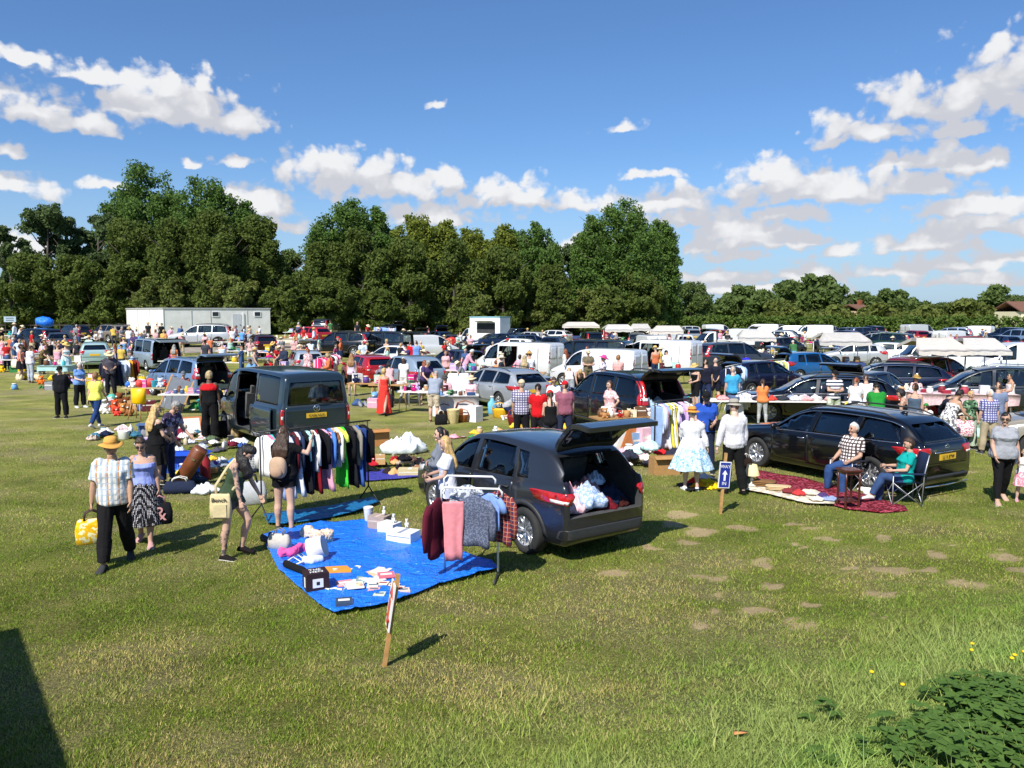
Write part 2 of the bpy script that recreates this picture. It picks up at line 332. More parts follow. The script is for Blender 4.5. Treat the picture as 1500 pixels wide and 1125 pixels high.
def ground_sheet():
 ys=np.concatenate([np.arange(1,16,.1),np.arange(16,36,.3),np.arange(36,80,2.0),np.arange(80,200,10.),np.array([220,300,500,900,1600,3000])])
 ys=np.concatenate([np.array([-60,-20,-6,-2]),ys])
 rows=[];nx=260;t=np.linspace(-1,1,nx)
 X=[];Y=[]
 for y in ys:
  hw=max(14,abs(y)*.85+8)if y<200 else y*1.5
  xs=t*hw
  X.append(xs);Y.append(np.full(nx,y))
 X=np.array(X);Y=np.array(Y);Z=np.zeros_like(X)
 sm=lambda a:np.clip(a,0,1)**2*(3-2*np.clip(a,0,1))
 Z=1.1*sm((Y-44)/30)*sm((-6-X)/9)+bank(X,Y)
 bare,dry,lush=masks(X,Y)
 Z+=np.where(Y<40,.03*(fbm(X*.7,Y*.7,3)-.5),0)*0
 ny=len(ys);me=bpy.data.meshes.new('grass_field');idx=np.arange(nx*ny).reshape(ny,nx)
 faces=np.stack([idx[:-1,:-1],idx[:-1,1:],idx[1:,1:],idx[1:,:-1]],-1).reshape(-1,4)
 me.from_pydata(np.stack([X,Y,Z],-1).reshape(-1,3).tolist(),[],faces.tolist())
 ca=me.color_attributes.new('soil','FLOAT_COLOR','POINT')
 ca.data.foreach_set('color',np.stack([bare,dry,lush,np.clip((Y-9)/14,0,1)],-1).astype(np.float32).ravel())
 me.polygons.foreach_set('use_smooth',[True]*len(me.polygons));me.update()
 m,nt,out=newmat('grass_field');b=N(nt,'ShaderNodeBsdfPrincipled');b.inputs['Roughness'].default_value=.95;b.inputs['Specular IOR Level'].default_value=.1
 a=N(nt,'ShaderNodeVertexColor',layer_name='soil');sp=N(nt,'ShaderNodeSeparateColor');L(nt,a.outputs[0],sp.inputs[0])
 tc=N(nt,'ShaderNodeTexCoord')
 def nse(s,d=6,r=.6,st=(1,1,1)):
  mu=N(nt,'ShaderNodeVectorMath',operation='MULTIPLY');mu.inputs[1].default_value=st;L(nt,tc.outputs['Object'],mu.inputs[0])
  n=N(nt,'ShaderNodeTexNoise');n.inputs['Scale'].default_value=s;n.inputs['Detail'].default_value=d;n.inputs['Roughness'].default_value=r;L(nt,mu.outputs[0],n.inputs['Vector']);return n.outputs['Fac']
 def mixc(f,c1,c2):
  x=N(nt,'ShaderNodeMix',data_type='RGBA');L(nt,f,x.inputs[0])
  for c,i in((c1,6),(c2,7)):
   if isinstance(c,tuple):x.inputs[i].default_value=rgba(c)
   else:L(nt,c,x.inputs[i])
  return x.outputs[2]
 def mr(f,a_,b_,c_=0.,d_=1.):
  r=N(nt,'ShaderNodeMapRange');r.inputs[1].default_value=a_;r.inputs[2].default_value=b_;r.inputs[3].default_value=c_;r.inputs[4].default_value=d_;L(nt,f,r.inputs[0]);return r.outputs[0]
 base=mixc(mr(nse(9,8,.7),.35,.65),(.135,.165,.03),(.31,.30,.082))
 big=mixc(mr(nse(.5,5,.6,(1,1.6,1)),.38,.62),(.17,.20,.04),(.345,.31,.095))
 c=mixc(mr(nse(2.5,6,.65),.35,.65),base,big)
 dryc=mixc(mr(nse(14,6,.7),.35,.65),(.35,.29,.15),(.22,.21,.09))
 c=mixc(mr(sp.outputs[1],.35,.95,.05,.8),c,dryc)
 c=mixc(mr(sp.outputs[2],0,1,0,.8),c,(.20,.28,.06))
 earth=mixc(mr(nse(30,6,.7),.3,.7),(.48,.37,.20),(.37,.275,.15))
 bm_=N(nt,'ShaderNodeMath',operation='MULTIPLY_ADD');L(nt,nse(16,6,.7),bm_.inputs[0]);bm_.inputs[1].default_value=.9;L(nt,sp.outputs[0],bm_.inputs[2])
 c=mixc(mr(bm_.outputs[0],.75,1.05),c,earth)
 gp_=N(nt,'ShaderNodeTexCoord');sepy=N(nt,'ShaderNodeSeparateXYZ');L(nt,gp_.outputs['Object'],sepy.inputs[0])
 mv=N(nt,'ShaderNodeVectorMath',operation='SCALE');L(nt,c,mv.inputs[0]);L(nt,mr(nse(.75,3,.55,(1,1.4,1)),.3,.7,.72,1.22),mv.inputs['Scale']);c=mv.outputs[0]
 th=N(nt,'ShaderNodeMix',data_type='RGBA',blend_type='MULTIPLY');inv=N(nt,'ShaderNodeMapRange');inv.inputs[3].default_value=.85;inv.inputs[4].default_value=0;L(nt,a.outputs[1],inv.inputs[0]);nb=N(nt,'ShaderNodeMath',operation='SUBTRACT',use_clamp=True);L(nt,inv.outputs[0],nb.inputs[0]);L(nt,sp.outputs[0],nb.inputs[1]);L(nt,nb.outputs[0],th.inputs[0]);L(nt,c,th.inputs[6]);L(nt,mixc(mr(nse(34,5,.7),.38,.62),(.22,.2,.2),(1.,1.,1.)),th.inputs[7])
 L(nt,th.outputs[2],b.inputs['Base Color'])
 bp=N(nt,'ShaderNodeBump');bp.inputs['Strength'].default_value=.9;bp.inputs['Distance'].default_value=.05;L(nt,nse(28,8,.75),bp.inputs['Height']);L(nt,bp.outputs[0],b.inputs['Normal'])
 L(nt,b.outputs[0],out.inputs[0])
 tag(link('grass_field',me,[m]),None,None,kind='structure')
ground_sheet()
def strip(name,pts,mat):
 mb=MB();n=40
 for i in range(n):
  for j in range(7):
   a=i/(n-1);b=j/6
   p=V(pts[0]).lerp(V(pts[1]),a).lerp(V(pts[3]).lerp(V(pts[2]),a),b);mb.v.append((p.x,p.y,terr(p.x,p.y)+.03+.0*RND.random()))
 for i in range(n-1):
  for j in range(6):mb.f.append([i*7+j,(i+1)*7+j,(i+1)*7+j+1,i*7+j+1]);mb.m.append(0);mb.s.append(True)
 return tag(link(name,mb.mesh(name),[mat]),None,None,kind='structure')
M_TRACK=plain('dusty_track',(.27,.235,.19),.95,vary=.25,scale=1.5,bump=.3)
strip('gravel_track',[(-60,47,0),(-14,62,0),(-15,68,0),(-62,53,0)],M_TRACK)
def blades(name,n,ymax,ymin,seed,hs=(.02,.05),wd_=.006,lushsel=False,dens_pow=1.):
 r=np.random.default_rng(seed)
 u=r.random(n);Y=ymin+(ymax-ymin)*u**dens_pow
 X=(r.random(n)*2-1)*(Y*.66+.6)
 bare,dry,lush=masks(X,Y)
 keep=(r.random(n)>bare*.8)&(r.random(n)>np.clip((Y-10)/(ymax-10),0,1)**1.5)
 if lushsel:keep&=(r.random(n)<lush*np.clip(2.6*fbm(X*1.4,Y*1.4,91)-.75,0,1))
 X,Y,dry,lush=X[keep],Y[keep],dry[keep],lush[keep];n=len(X)
 tuft=np.clip(1.6*fbm(X*5,Y*5,77)-.3+.6*(fbm(X*1.3,Y*1.3,78)-.5),0,1);h=(hs[0]+(hs[1]-hs[0])*r.random(n))*(.35+1.4*tuft)
 if lushsel:h*=.6+.7*lush
 w=wd_*(.7+.6*r.random(n))*(1+Y*.03);a=r.random(n)*2*pi;ln=h*(.3+.9*r.random(n));b=r.random(n)*2*pi
 dx,dy=np.cos(a)*w,np.sin(a)*w;tx,ty=np.cos(b)*ln,np.sin(b)*ln
 z=bank(X,Y)
 v=np.stack([np.stack([X-dx,Y-dy,z-.004],-1),np.stack([X+dx,Y+dy,z-.004],-1),np.stack([X+tx,Y+ty,z+h],-1)],1).reshape(-1,3)
 me=bpy.data.meshes.new(name);me.vertices.add(n*3);me.vertices.foreach_set('co',v.astype(np.float32).ravel())
 me.loops.add(n*3);me.loops.foreach_set('vertex_index',np.arange(n*3,dtype=np.int32));me.polygons.add(n)
 me.polygons.foreach_set('loop_start',np.arange(0,n*3,3,dtype=np.int32));me.polygons.foreach_set('loop_total',np.full(n,3,dtype=np.int32));me.update()
 g1=np.array([.135,.20,.025]);g2=np.array([.33,.41,.065]);d1=np.array([.66,.57,.23]);d2=np.array([.40,.33,.115]);lu=np.array([.41,.50,.17])
 q=r.random((n,1));c=g1*(1-q)+g2*q;q2=r.random((n,1));dc=d1*(1-q2)+d2*q2
 isd=(r.random(n)<(.06+.62*dry**1.3*(1-lush)))[:,None];c=np.where(isd,dc,c);c=c*(1-.6*lush[:,None])+lu*(.6+.8*r.random((n,1)))*.6*lush[:,None]
 mac=(.62+.76*fbm(X*.75,Y*1.1,140,3))[:,None];gy=np.array([[.92,1.04,.9]]);c=c*(mac*(1-lush[:,None])+lush[:,None]);c=np.where(mac<.98,c*gy,c)
 ca=me.color_attributes.new('tint','FLOAT_COLOR','POINT');ca.data.foreach_set('color',np.repeat(np.concatenate([c,np.ones((n,1))],1),3,0).astype(np.float32).ravel())
 m=MATS.get('blade')
 if not m:
  m,nt,out=newmat('grass_blades');va=N(nt,'ShaderNodeVertexColor',layer_name='tint');df_=N(nt,'ShaderNodeBsdfDiffuse');tr=N(nt,'ShaderNodeBsdfTranslucent')
  L(nt,va.outputs[0],df_.inputs[0]);L(nt,va.outputs[0],tr.inputs[0]);mx=N(nt,'ShaderNodeMixShader');mx.inputs[0].default_value=.35
  L(nt,df_.outputs[0],mx.inputs[1]);L(nt,tr.outputs[0],mx.inputs[2]);L(nt,mx.outputs[0],out.inputs[0]);MATS['blade']=m
 tag(link(name,me,[m]),None,None,kind='stuff')
blades('mown_grass',780000,26,4.6,1,(.010,.034),.0042,dens_pow=1.7)
blades('long_grass',70000,12,4.4,2,(.05,.16),.0042,True)
def leafmat(name,c1,c2,c3):
 m,nt,out=newmat(name);g=N(nt,'ShaderNodeNewGeometry');tc=N(nt,'ShaderNodeTexCoord')
 nz_=N(nt,'ShaderNodeTexNoise');nz_.inputs['Scale'].default_value=1.1;nz_.inputs['Detail'].default_value=3;L(nt,tc.outputs['Object'],nz_.inputs['Vector'])
 x1=N(nt,'ShaderNodeMix',data_type='RGBA');x1.inputs[6].default_value=rgba(c1);x1.inputs[7].default_value=rgba(c2);L(nt,g.outputs['Random Per Island'],x1.inputs[0])
 mr=N(nt,'ShaderNodeMapRange');mr.inputs[1].default_value=.5;mr.inputs[2].default_value=.75;mr.inputs[4].default_value=.7;L(nt,nz_.outputs['Fac'],mr.inputs[0])
 x2=N(nt,'ShaderNodeMix',data_type='RGBA');L(nt,mr.outputs[0],x2.inputs[0]);L(nt,x1.outputs[2],x2.inputs[6]);x2.inputs[7].default_value=rgba(c3)
 df_=N(nt,'ShaderNodeBsdfPrincipled');df_.inputs['Roughness'].default_value=.7;df_.inputs['Specular IOR Level'].default_value=.15;tr=N(nt,'ShaderNodeBsdfTranslucent')
 L(nt,x2.outputs[2],df_.inputs['Base Color']);L(nt,x2.outputs[2],tr.inputs[0]);mx=N(nt,'ShaderNodeMixShader');mx.inputs[0].default_value=.38
 L(nt,df_.outputs[0],mx.inputs[1]);L(nt,tr.outputs[0],mx.inputs[2]);L(nt,mx.outputs[0],out.inputs[0]);return m
LM={'poplar':leafmat('poplar_leaves',(0.076,0.145,0.029),(0.129,0.209,0.047),(0.136,0.225,0.040)),'maple':leafmat('maple_leaves',(0.076,0.113,0.024),(0.129,0.169,0.035),(0.152,0.185,0.040)),'thin':leafmat('locust_leaves',(0.076,0.121,0.040),(0.129,0.177,0.066),(0.107,0.161,0.053)),'yellow':leafmat('yellowing_leaves',(0.114,0.161,0.026),(0.228,0.258,0.040),(0.287,0.306,0.046)),'far':leafmat('far_leaves',(0.091,0.145,0.040),(0.145,0.201,0.057),(0.152,0.193,0.053)),'olive':leafmat('olive_leaves',(0.114,0.153,0.034),(0.183,0.217,0.053),(0.197,0.193,0.053)),'hedge':leafmat('hedge_leaves',(0.076,0.137,0.026),(0.152,0.225,0.046),(0.129,0.193,0.040)),'nettle':leafmat('nettle_leaves',(0.084,0.166,0.034),(0.140,0.245,0.053),(0.113,0.201,0.040))}
M_BARK=plain('bark',(.085,.07,.055),.95,vary=.35,scale=3,bump=.6)
def cards(cent,n_per,spread,size,seed,up=.25):
 """leaf cards scattered round clump centres (k,3): returns an array of quad corners"""
 r=np.random.default_rng(seed);k=len(cent);n=k*n_per
 c=np.repeat(cent,n_per,0);sp=np.repeat(spread,n_per)[:,None]
 d=r.normal(size=(n,3));d/=np.linalg.norm(d,axis=1,keepdims=True);p=c+d*sp*(r.random((n,1))**.45)*np.array([1,1,.8])
 nn=d*.7+r.normal(size=(n,3))*.75+np.array([0,0,up]);nn/=np.linalg.norm(nn,axis=1,keepdims=True)
 t=np.cross(nn,r.normal(size=(n,3)));t/=np.linalg.norm(t,axis=1,keepdims=True);b=np.cross(nn,t)
 s=size*(.55+.9*r.random((n,1)));t=t*s;b=b*s*.62
 return np.stack([p-t,p-b*.9+t*.1,p+t,p+b*.9+t*.1],1)
def quads_mesh(name,q):
 n=len(q);me=bpy.data.meshes.new(name);me.vertices.add(n*4);me.vertices.foreach_set('co',q.reshape(-1).astype(np.float32))
 me.loops.add(n*4);me.loops.foreach_set('vertex_index',np.arange(n*4,dtype=np.int32));me.polygons.add(n)
 me.polygons.foreach_set('loop_start',np.arange(0,n*4,4,dtype=np.int32));me.polygons.foreach_set('loop_total',np.full(n,4,dtype=np.int32));me.update();return me
def crown_pts(style,seed):
 """clump centres in a unit tree (height 1, half width .5)"""
 r=np.random.default_rng(seed);pts=[];sp=[]
 if style in('poplar','yellow'):
  lobes=[]
  for i in range(28):
   a=r.random()*2*pi;q=.43*sqrt(r.random());h=.98-1.25*q*q-.3*q*r.random()-.04*r.random();lobes.append((q*cos(a),q*sin(a),h,.10+.05*r.random()))
  for x,y,top,w in lobes:
   for j in range(36):
    z=.06+(top-.06)*r.random()**.8;tt=(top-z)/top;rr=w*min(1,.4+tt*2.4)*sqrt(r.random())*1.1
    a=r.random()*2*pi;pts.append((x*(1.1 if tt>.4 else .9)+rr*cos(a),y+rr*sin(a),z));sp.append(.042)
 elif style in('maple','far','olive'):
  for i in range(26):
   a=r.random()*2*pi;z=.12+.76*r.random();q=.36*sqrt(max(0,1-((z-.45)/.55)**2))*sqrt(r.random());c=np.array([q*cos(a),q*sin(a),z]);w=.08+.09*r.random()
   for j in range(26):
    d=r.normal(size=3);d/=np.linalg.norm(d);pts.append(c+d*w*(.5+.5*r.random())*np.array([1,1,.95]));sp.append(.045)
 elif style=='thin':
  for i in range(36):
   a=r.random()*2*pi;z=.25+.67*r.random();q=.42*(.25+.75*r.random())*(1-.5*max(0,z-.6));w=.05+.06*r.random();c=np.array([q*cos(a),q*sin(a),z])
   for j in range(13):
    d=r.normal(size=3);d/=np.linalg.norm(d);pts.append(c+d*w*r.random()**.4*np.array([1.2,1.2,.5]));sp.append(.036)
 return np.array(pts),np.array(sp)
CROWNS={}
def crown_mesh(style,var,H,W,leaf=.42,per=14):
 """crown built at real size so leaves keep their size"""
 k=(style,var,round(H),round(W))
 if k not in CROWNS:
  p,s=crown_pts(style,100+var*17+len(style));cent=p*np.array([W,W,H]);q=cards(cent,per,s*(H+W)*.74,leaf,var+3);CROWNS[k]=quads_mesh(style+'_crown',q)
 return CROWNS[k]
def trunk_mb(H,W,seed,vis=.45):
 r=random.Random(seed);mb=MB();base=.012*H+.1
 mb.tube([(0,0,-.2),(r.uniform(-.1,.1),0,H*.2),(r.uniform(-.3,.3),0,H*.5),(r.uniform(-.4,.4),0,H*.8)],[base,base*.8,base*.5,base*.15],7)
 for i in range(9):
  z=H*(.2+.55*i/9);a=r.random()*6.28;l=W*(.25+.2*r.random())
  mb.tube([(0,0,z),(cos(a)*l*.5,sin(a)*l*.5,z+H*.06),(cos(a)*l,sin(a)*l,z+H*.16)],[base*.4,base*.25,base*.06],5)
 return mb
def tree(style,px,top,hw,Y,label,group,var=0,kind='tree',leaf=.42,per=14,z0=None):
 s=FPX/Y;p=atY(px,Y,z0)
 H=CH+(HOR-top)/s-p.z;W=2*hw/s
 o=empty({'tree':'tree','bush':'bush'}[kind],p,RND.uniform(-.6,.6));tag(o,label,kind,group)
 link('crown',crown_mesh(style,var,H,W,leaf,per),[LM[style]],o)
 obj('trunk',trunk_mb(H,W,int(px)),M_BARK,o)
 return o
GT='trees along the far edge of the field'
TR=[('thin',18,316,34,92,'thin dark tree with open branches, first at the left end of the tree line'),('maple',45,372,60,90,'low dark rounded tree below the two thin trees at the left end'),('thin',72,293,42,95,'tall thin tree with a tufted top left of the big poplars'),('thin',112,303,36,97,'sparse grey green tree with sky showing through, second from the poplars'),('thin',146,303,34,98,'sparse grey green tree touching the left side of the big poplars'),('maple',95,366,62,91,'dark bushy tree under the sparse grey green trees'),('maple',138,385,60,90,'bushy tree just left of the white cabin end'),('poplar',218,233,62,104,'very tall poplar with a rounded top, the tallest tree in the row'),('poplar',308,252,56,103,'tall poplar leaning close to the tallest tree, its right neighbour'),('poplar',358,290,36,104,'shorter poplar at the right shoulder of the two tall poplars'),('maple',196,322,62,93,'olive green maple rising behind the left part of the white cabin'),('maple',262,308,62,94,'olive green maple rising behind the middle of the white cabin'),('maple',330,312,60,93,'olive green maple rising behind the right part of the white cabin'),('maple',382,316,42,95,'maple with a loose right edge beyond the end of the white cabin'),('olive',230,400,50,90,'low spreading maple over the white cabin roof, left one'),('olive',345,405,60,90,'low spreading maple over the white cabin roof, right one'),('far',425,362,40,112,'low tree seen in the gap between the two wooded blocks'),('maple',418,398,40,91,'low dark tree above the red tiled shelter'),('poplar',508,288,64,106,'big rounded poplar with dense dark crown right of the gap'),('poplar',556,300,34,108,'narrow poplar against the right side of the big rounded poplar'),('maple',470,345,48,96,'maple on the left flank of the big rounded poplar'),('maple',532,338,56,97,'dark maple in front of the big rounded poplar'),('maple',480,408,46,91,'low maple by the white estate at the wood edge'),('yellow',612,308,44,108,'poplar with yellow tinged top, tallest of the yellowing trees'),('yellow',650,318,36,110,'yellowing poplar right beside the tallest yellow one'),('maple',600,350,50,97,'dark maple with a pale trunk below the yellowing poplar'),('yellow',692,328,38,112,'small pale poplar in the middle of the right wooded block'),('yellow',734,330,36,112,'light green poplar with spiky top behind the catering van'),('poplar',788,322,40,112,'dark poplar at the right end of the long wooded block'),('poplar',760,330,34,113,'slim poplar squeezed left of the dark end poplar'),('maple',668,355,54,99,'broad dull green maple behind the white flatbed cab'),('maple',738,362,50,101,'broad dull green maple behind the catering van roof'),('maple',800,378,40,103,'dull green maple behind the first white market stalls'),('olive',690,418,48,98,'light olive bush tree right behind the catering van'),('olive',790,432,46,104,'light olive bush tree behind the white market stalls'),('thin',838,352,26,122,'wispy tree in the narrow sky gap left of the broad poplar'),('poplar',905,288,66,112,'broad tall poplar standing clear at the right of the woods'),('poplar',868,312,34,114,'poplar stem merging with the left side of the broad tall poplar'),('poplar',968,316,30,118,'slim feathery poplar at the right of the broad tall poplar'),('olive',868,425,46,106,'olive bush tree under the broad tall poplar'),('maple',935,395,50,108,'dark undergrowth tree at the foot of the broad tall poplar'),('far',1012,412,36,150,'rounded tree beside the slim feathery poplar, over the hedge end'),]
for i,(st,px,top,hw,Y,lab)in enumerate(TR):tree(st,px,top,hw,Y,lab,GT,i%3,leaf=.18 if st!='thin' else .18,per=54 if st!='thin' else 34)
FT=[(1085,418,38,175),(1120,424,36,165),(1155,410,44,180),(1190,402,46,185),(1225,415,42,180),(1262,428,36,170),(1300,424,40,185),(1340,436,32,190),(1385,444,34,195),(1425,448,30,190),(1462,416,36,185),(1500,440,40,175),(1060,438,28,170),(1140,442,40,155),(1215,446,42,152),(1285,446,34,158),(1420,440,40,152),(1350,450,40,155)]
for i,(px,top,hw,Y)in enumerate(FT):
 tree('far' if Y>160 else 'olive',px,top,hw,Y,('round green tree rising beyond the long hedge' if Y>160 else 'low olive tree close behind the long hedge'),'trees beyond the hedge',i%3,leaf=.6,per=11)['auto']=1
for i in range(34):
 px=10+i*28.5+RND.uniform(-8,8)
 Y=93 if px<570 else 106
 tree('maple',px,432+RND.uniform(-14,10),30,Y+RND.uniform(-2,6),'dark leafy bush at the foot of the tree line','bushes under the trees',i%3,'bush',leaf=.36,per=14)['auto']=1
def hedge(x0,x1,Y0,Y1,hgt,label):
 r=np.random.default_rng(5);n=int(abs(x1-x0)*22);t=r.random(n)
 c=np.stack([x0+(x1-x0)*t,Y0+(Y1-Y0)*t+r.uniform(-1,1,n),.1+(hgt-.1)*r.random(n)**.7+.15*np.sin(t*60)],-1)
 q=cards(c,16,np.full(n,.45),.22,8,.5);o=link('hedge',quads_mesh('hedge',q),[LM['hedge']]);tag(o,label,'hedge')
 return o
a,b=atY(985,142,0),atY(1540,126,0)
hedge(a.x,b.x,142,126,2.75,'long clipped green hedge closing the field on the right')
landmark('the long hedge',atY(1250,130))
def pchip(pts):
 pts=sorted(pts);x=np.array([p[0]for p in pts],float);y=np.array([p[1]for p in pts],float)
 h=np.diff(x);d=np.diff(y)/h;m=np.zeros(len(x));m[0]=d[0];m[-1]=d[-1]
 for i in range(1,len(x)-1):
  if d[i-1]*d[i]>0:
   w1=2*h[i]+h[i-1];w2=h[i]+2*h[i-1];m[i]=(w1+w2)/(w1/d[i-1]+w2/d[i])
 def f(q):
  q=min(max(q,x[0]),x[-1]);i=min(len(h)-1,max(0,int(np.searchsorted(x,q)-1)));t=(q-x[i])/h[i]
  return float((1+2*t)*(1-t)**2*y[i]+t*(1-t)**2*h[i]*m[i]+t*t*(3-2*t)*y[i+1]+t*t*(t-1)*h[i]*m[i+1])
 return f
SPEC={'crossover':dict(xf=2.16,xr=-2.14,xa=1.30,xb=-1.31,R=.345,W=.89,rw=.73,z0=.24,clad=1,top=[(-2.14,.98),(-2.10,1.10),(-1.96,1.26),(-1.72,1.46),(-1.5,1.545),(-1.0,1.59),(-.3,1.605),(.25,1.57),(.6,1.44),(1.15,1.09),(1.45,1.02),(1.95,.91),(2.12,.78),(2.16,.70)],belt=[(-2.14,1.12),(-1.3,1.06),(0,1.0),(1.0,.96),(2.16,.80)],win=[(1.06,.98,.17,.15),(.07,.05,-1.0,-.86)],quarter=[(-1.05,-.93,-1.34,-1.2)],ws=(1.04,1.5,.74,.6),rwin=(1.12,1.43,.62,.5),rw_=0,lamp=(.84,1.01,.58),hinge=(-1.62,1.49),gate=(.66,.66),doors=[(1.04,.12),(.08,-1.02)]),'estate':dict(xf=2.44,xr=-2.46,xa=1.44,xb=-1.44,R=.34,W=.925,rw=.70,z0=.20,top=[(-2.46,.90),(-2.43,.99),(-2.25,1.17),(-2.0,1.37),(-1.75,1.455),(-1.2,1.50),(-.5,1.51),(.1,1.48),(.5,1.36),(1.1,1.02),(1.5,.96),(2.1,.86),(2.38,.74),(2.44,.64)],belt=[(-2.46,1.02),(-1.3,.985),(0,.95),(1.0,.915),(2.44,.72)],win=[(.98,.9,.08,.02),(-.02,-.1,-.96,-1.02),(-1.06,-1.12,-2.02,-1.92)],ws=(.98,1.40,.76,.58),rwin=(1.06,1.36,.66,.52),lamp=(.78,.96,.5),hinge=(-1.88,1.42),gate=(.62,.70),doors=[(1.0,.04),(0,-1.05)],rails=1,chrome=1),'suv':dict(xf=2.40,xr=-2.40,xa=1.43,xb=-1.43,R=.37,W=.95,rw=.76,z0=.27,clad=1,top=[(-2.40,1.0),(-2.38,1.12),(-2.28,1.36),(-2.12,1.60),(-1.95,1.70),(-1.3,1.765),(-.4,1.78),(.25,1.74),(.6,1.61),(1.15,1.22),(1.5,1.15),(2.1,1.04),(2.36,.88),(2.40,.78)],belt=[(-2.40,1.16),(-1.3,1.12),(0,1.09),(1.0,1.06),(2.40,.88)],win=[(1.08,1.0,.16,.14),(.06,.04,-.92,-.94),(-1.02,-1.04,-2.06,-1.96)],ws=(1.16,1.66,.78,.64),rwin=(1.20,1.58,.70,.60),lamp=(.98,1.62,.74),hinge=(-2.04,1.68),gate=(.66,.74),doors=[(1.08,.1),(.06,-.98)],rails=1),'hatch':dict(xf=1.98,xr=-1.97,xa=1.24,xb=-1.24,R=.31,W=.85,rw=.72,z0=.21,top=[(-1.97,.92),(-1.94,1.02),(-1.84,1.16),(-1.66,1.34),(-1.45,1.42),(-.9,1.465),(-.3,1.48),(.25,1.45),(.6,1.33),(1.18,1.0),(1.45,.94),(1.8,.84),(1.95,.72),(1.98,.64)],belt=[(-1.97,1.02),(-1.2,.98),(0,.94),(1.0,.90),(1.98,.74)],win=[(1.04,.96,.14,.12),(.05,.03,-.82,-.8),(-.9,-.88,-1.34,-1.24)],ws=(.96,1.38,.7,.56),rwin=(1.06,1.33,.6,.5),lamp=(.80,1.04,.5),hinge=(-1.52,1.38),gate=(.64,.66),doors=[(1.02,.08),(.04,-.88)]),'mpv':dict(xf=2.18,xr=-2.17,xa=1.35,xb=-1.33,R=.325,W=.90,rw=.74,z0=.22,top=[(-2.17,.98),(-2.15,1.10),(-2.06,1.30),(-1.92,1.51),(-1.75,1.59),(-1.0,1.65),(-.2,1.66),(.45,1.58),(.85,1.42),(1.4,1.08),(1.7,.98),(2.0,.86),(2.15,.74),(2.18,.66)],belt=[(-2.17,1.08),(-1.3,1.04),(0,1.0),(1.2,.95),(2.18,.78)],win=[(1.28,1.1,.2,.18),(.1,.08,-.8,-.82),(-.9,-.92,-1.86,-1.74)],ws=(1.04,1.54,.76,.6),rwin=(1.12,1.5,.66,.56),lamp=(.86,1.3,.6),hinge=(-1.84,1.57),gate=(.6,.7),doors=[(1.2,.14),(.09,-.92)],rails=1),'bus':dict(xf=2.45,xr=-2.44,xa=1.52,xb=-1.48,R=.335,W=.955,rw=.83,z0=.24,sq=1,top=[(-2.44,1.70),(-2.42,1.80),(-2.36,1.88),(-2.2,1.935),(-1.5,1.965),(0,1.975),(.8,1.93),(1.15,1.82),(1.55,1.46),(1.85,1.18),(2.05,1.08),(2.3,.96),(2.42,.82),(2.45,.70)],belt=[(-2.44,1.16),(0,1.14),(1.2,1.10),(1.8,1.04),(2.45,.84)],win=[(1.66,1.28,.72,.7),(.56,.54,-.72,-.74),(-.84,-.86,-2.22,-2.2)],ws=(1.20,1.80,.84,.72),rwin=(1.18,1.74,.74,.66),lamp=(.74,1.10,.80),hinge=(-2.34,1.88),gate=(.5,.80),doors=[(1.6,.66),(.62,-.78)]),'van':dict(xf=2.40,xr=-2.40,xa=1.48,xb=-1.50,R=.335,W=.955,rw=.87,z0=.26,sq=1,top=[(-2.40,1.74),(-2.385,1.84),(-2.33,1.91),(-2.2,1.95),(-1.5,1.97),(0,1.975),(.7,1.94),(1.05,1.82),(1.5,1.46),(1.82,1.18),(2.02,1.06),(2.26,.94),(2.37,.80),(2.40,.70)],belt=[(-2.40,1.12),(0,1.10),(1.2,1.06),(1.8,1.02),(2.40,.82)],win=[(1.60,1.22,.72,.7)],ws=(1.18,1.80,.84,.72),rwin=None,lamp=(.95,1.5,.80),hinge=(-2.3,1.9),gate=(.42,.86),doors=[(1.6,.66),(.62,-.62)]),'cab':dict(xf=2.40,xr=.55,xa=1.48,xb=-1.6,R=.335,W=.955,rw=.87,z0=.30,sq=1,top=[(.55,1.96),(.6,1.97),(.9,1.93),(1.15,1.82),(1.5,1.46),(1.82,1.18),(2.02,1.06),(2.26,.94),(2.37,.80),(2.40,.70)],belt=[(.55,1.10),(1.2,1.06),(1.8,1.02),(2.40,.82)],win=[(1.60,1.22,.78,.76)],ws=(1.18,1.80,.84,.72),rwin=None,lamp=(.5,.6,.80),hinge=(.6,1.9),gate=(.42,.86),doors=[(1.6,.68)]),'smallvan':dict(xf=2.22,xr=-2.20,xa=1.40,xb=-1.40,R=.32,W=.90,rw=.84,z0=.23,sq=1,top=[(-2.20,1.60),(-2.185,1.70),(-2.12,1.78),(-1.9,1.82),(-1.2,1.84),(0,1.84),(.5,1.78),(.85,1.64),(1.3,1.26),(1.6,1.06),(1.9,.94),(2.14,.82),(2.2,.72),(2.22,.66)],belt=[(-2.20,1.06),(0,1.05),(1.0,1.0),(1.6,.96),(2.22,.76)],win=[(1.36,1.02,.46,.44)],ws=(1.12,1.66,.78,.66),rwin=None,lamp=(.9,1.4,.76),hinge=(-2.12,1.76),gate=(.46,.8),doors=[(1.34,.4),(.36,-.6)]),}
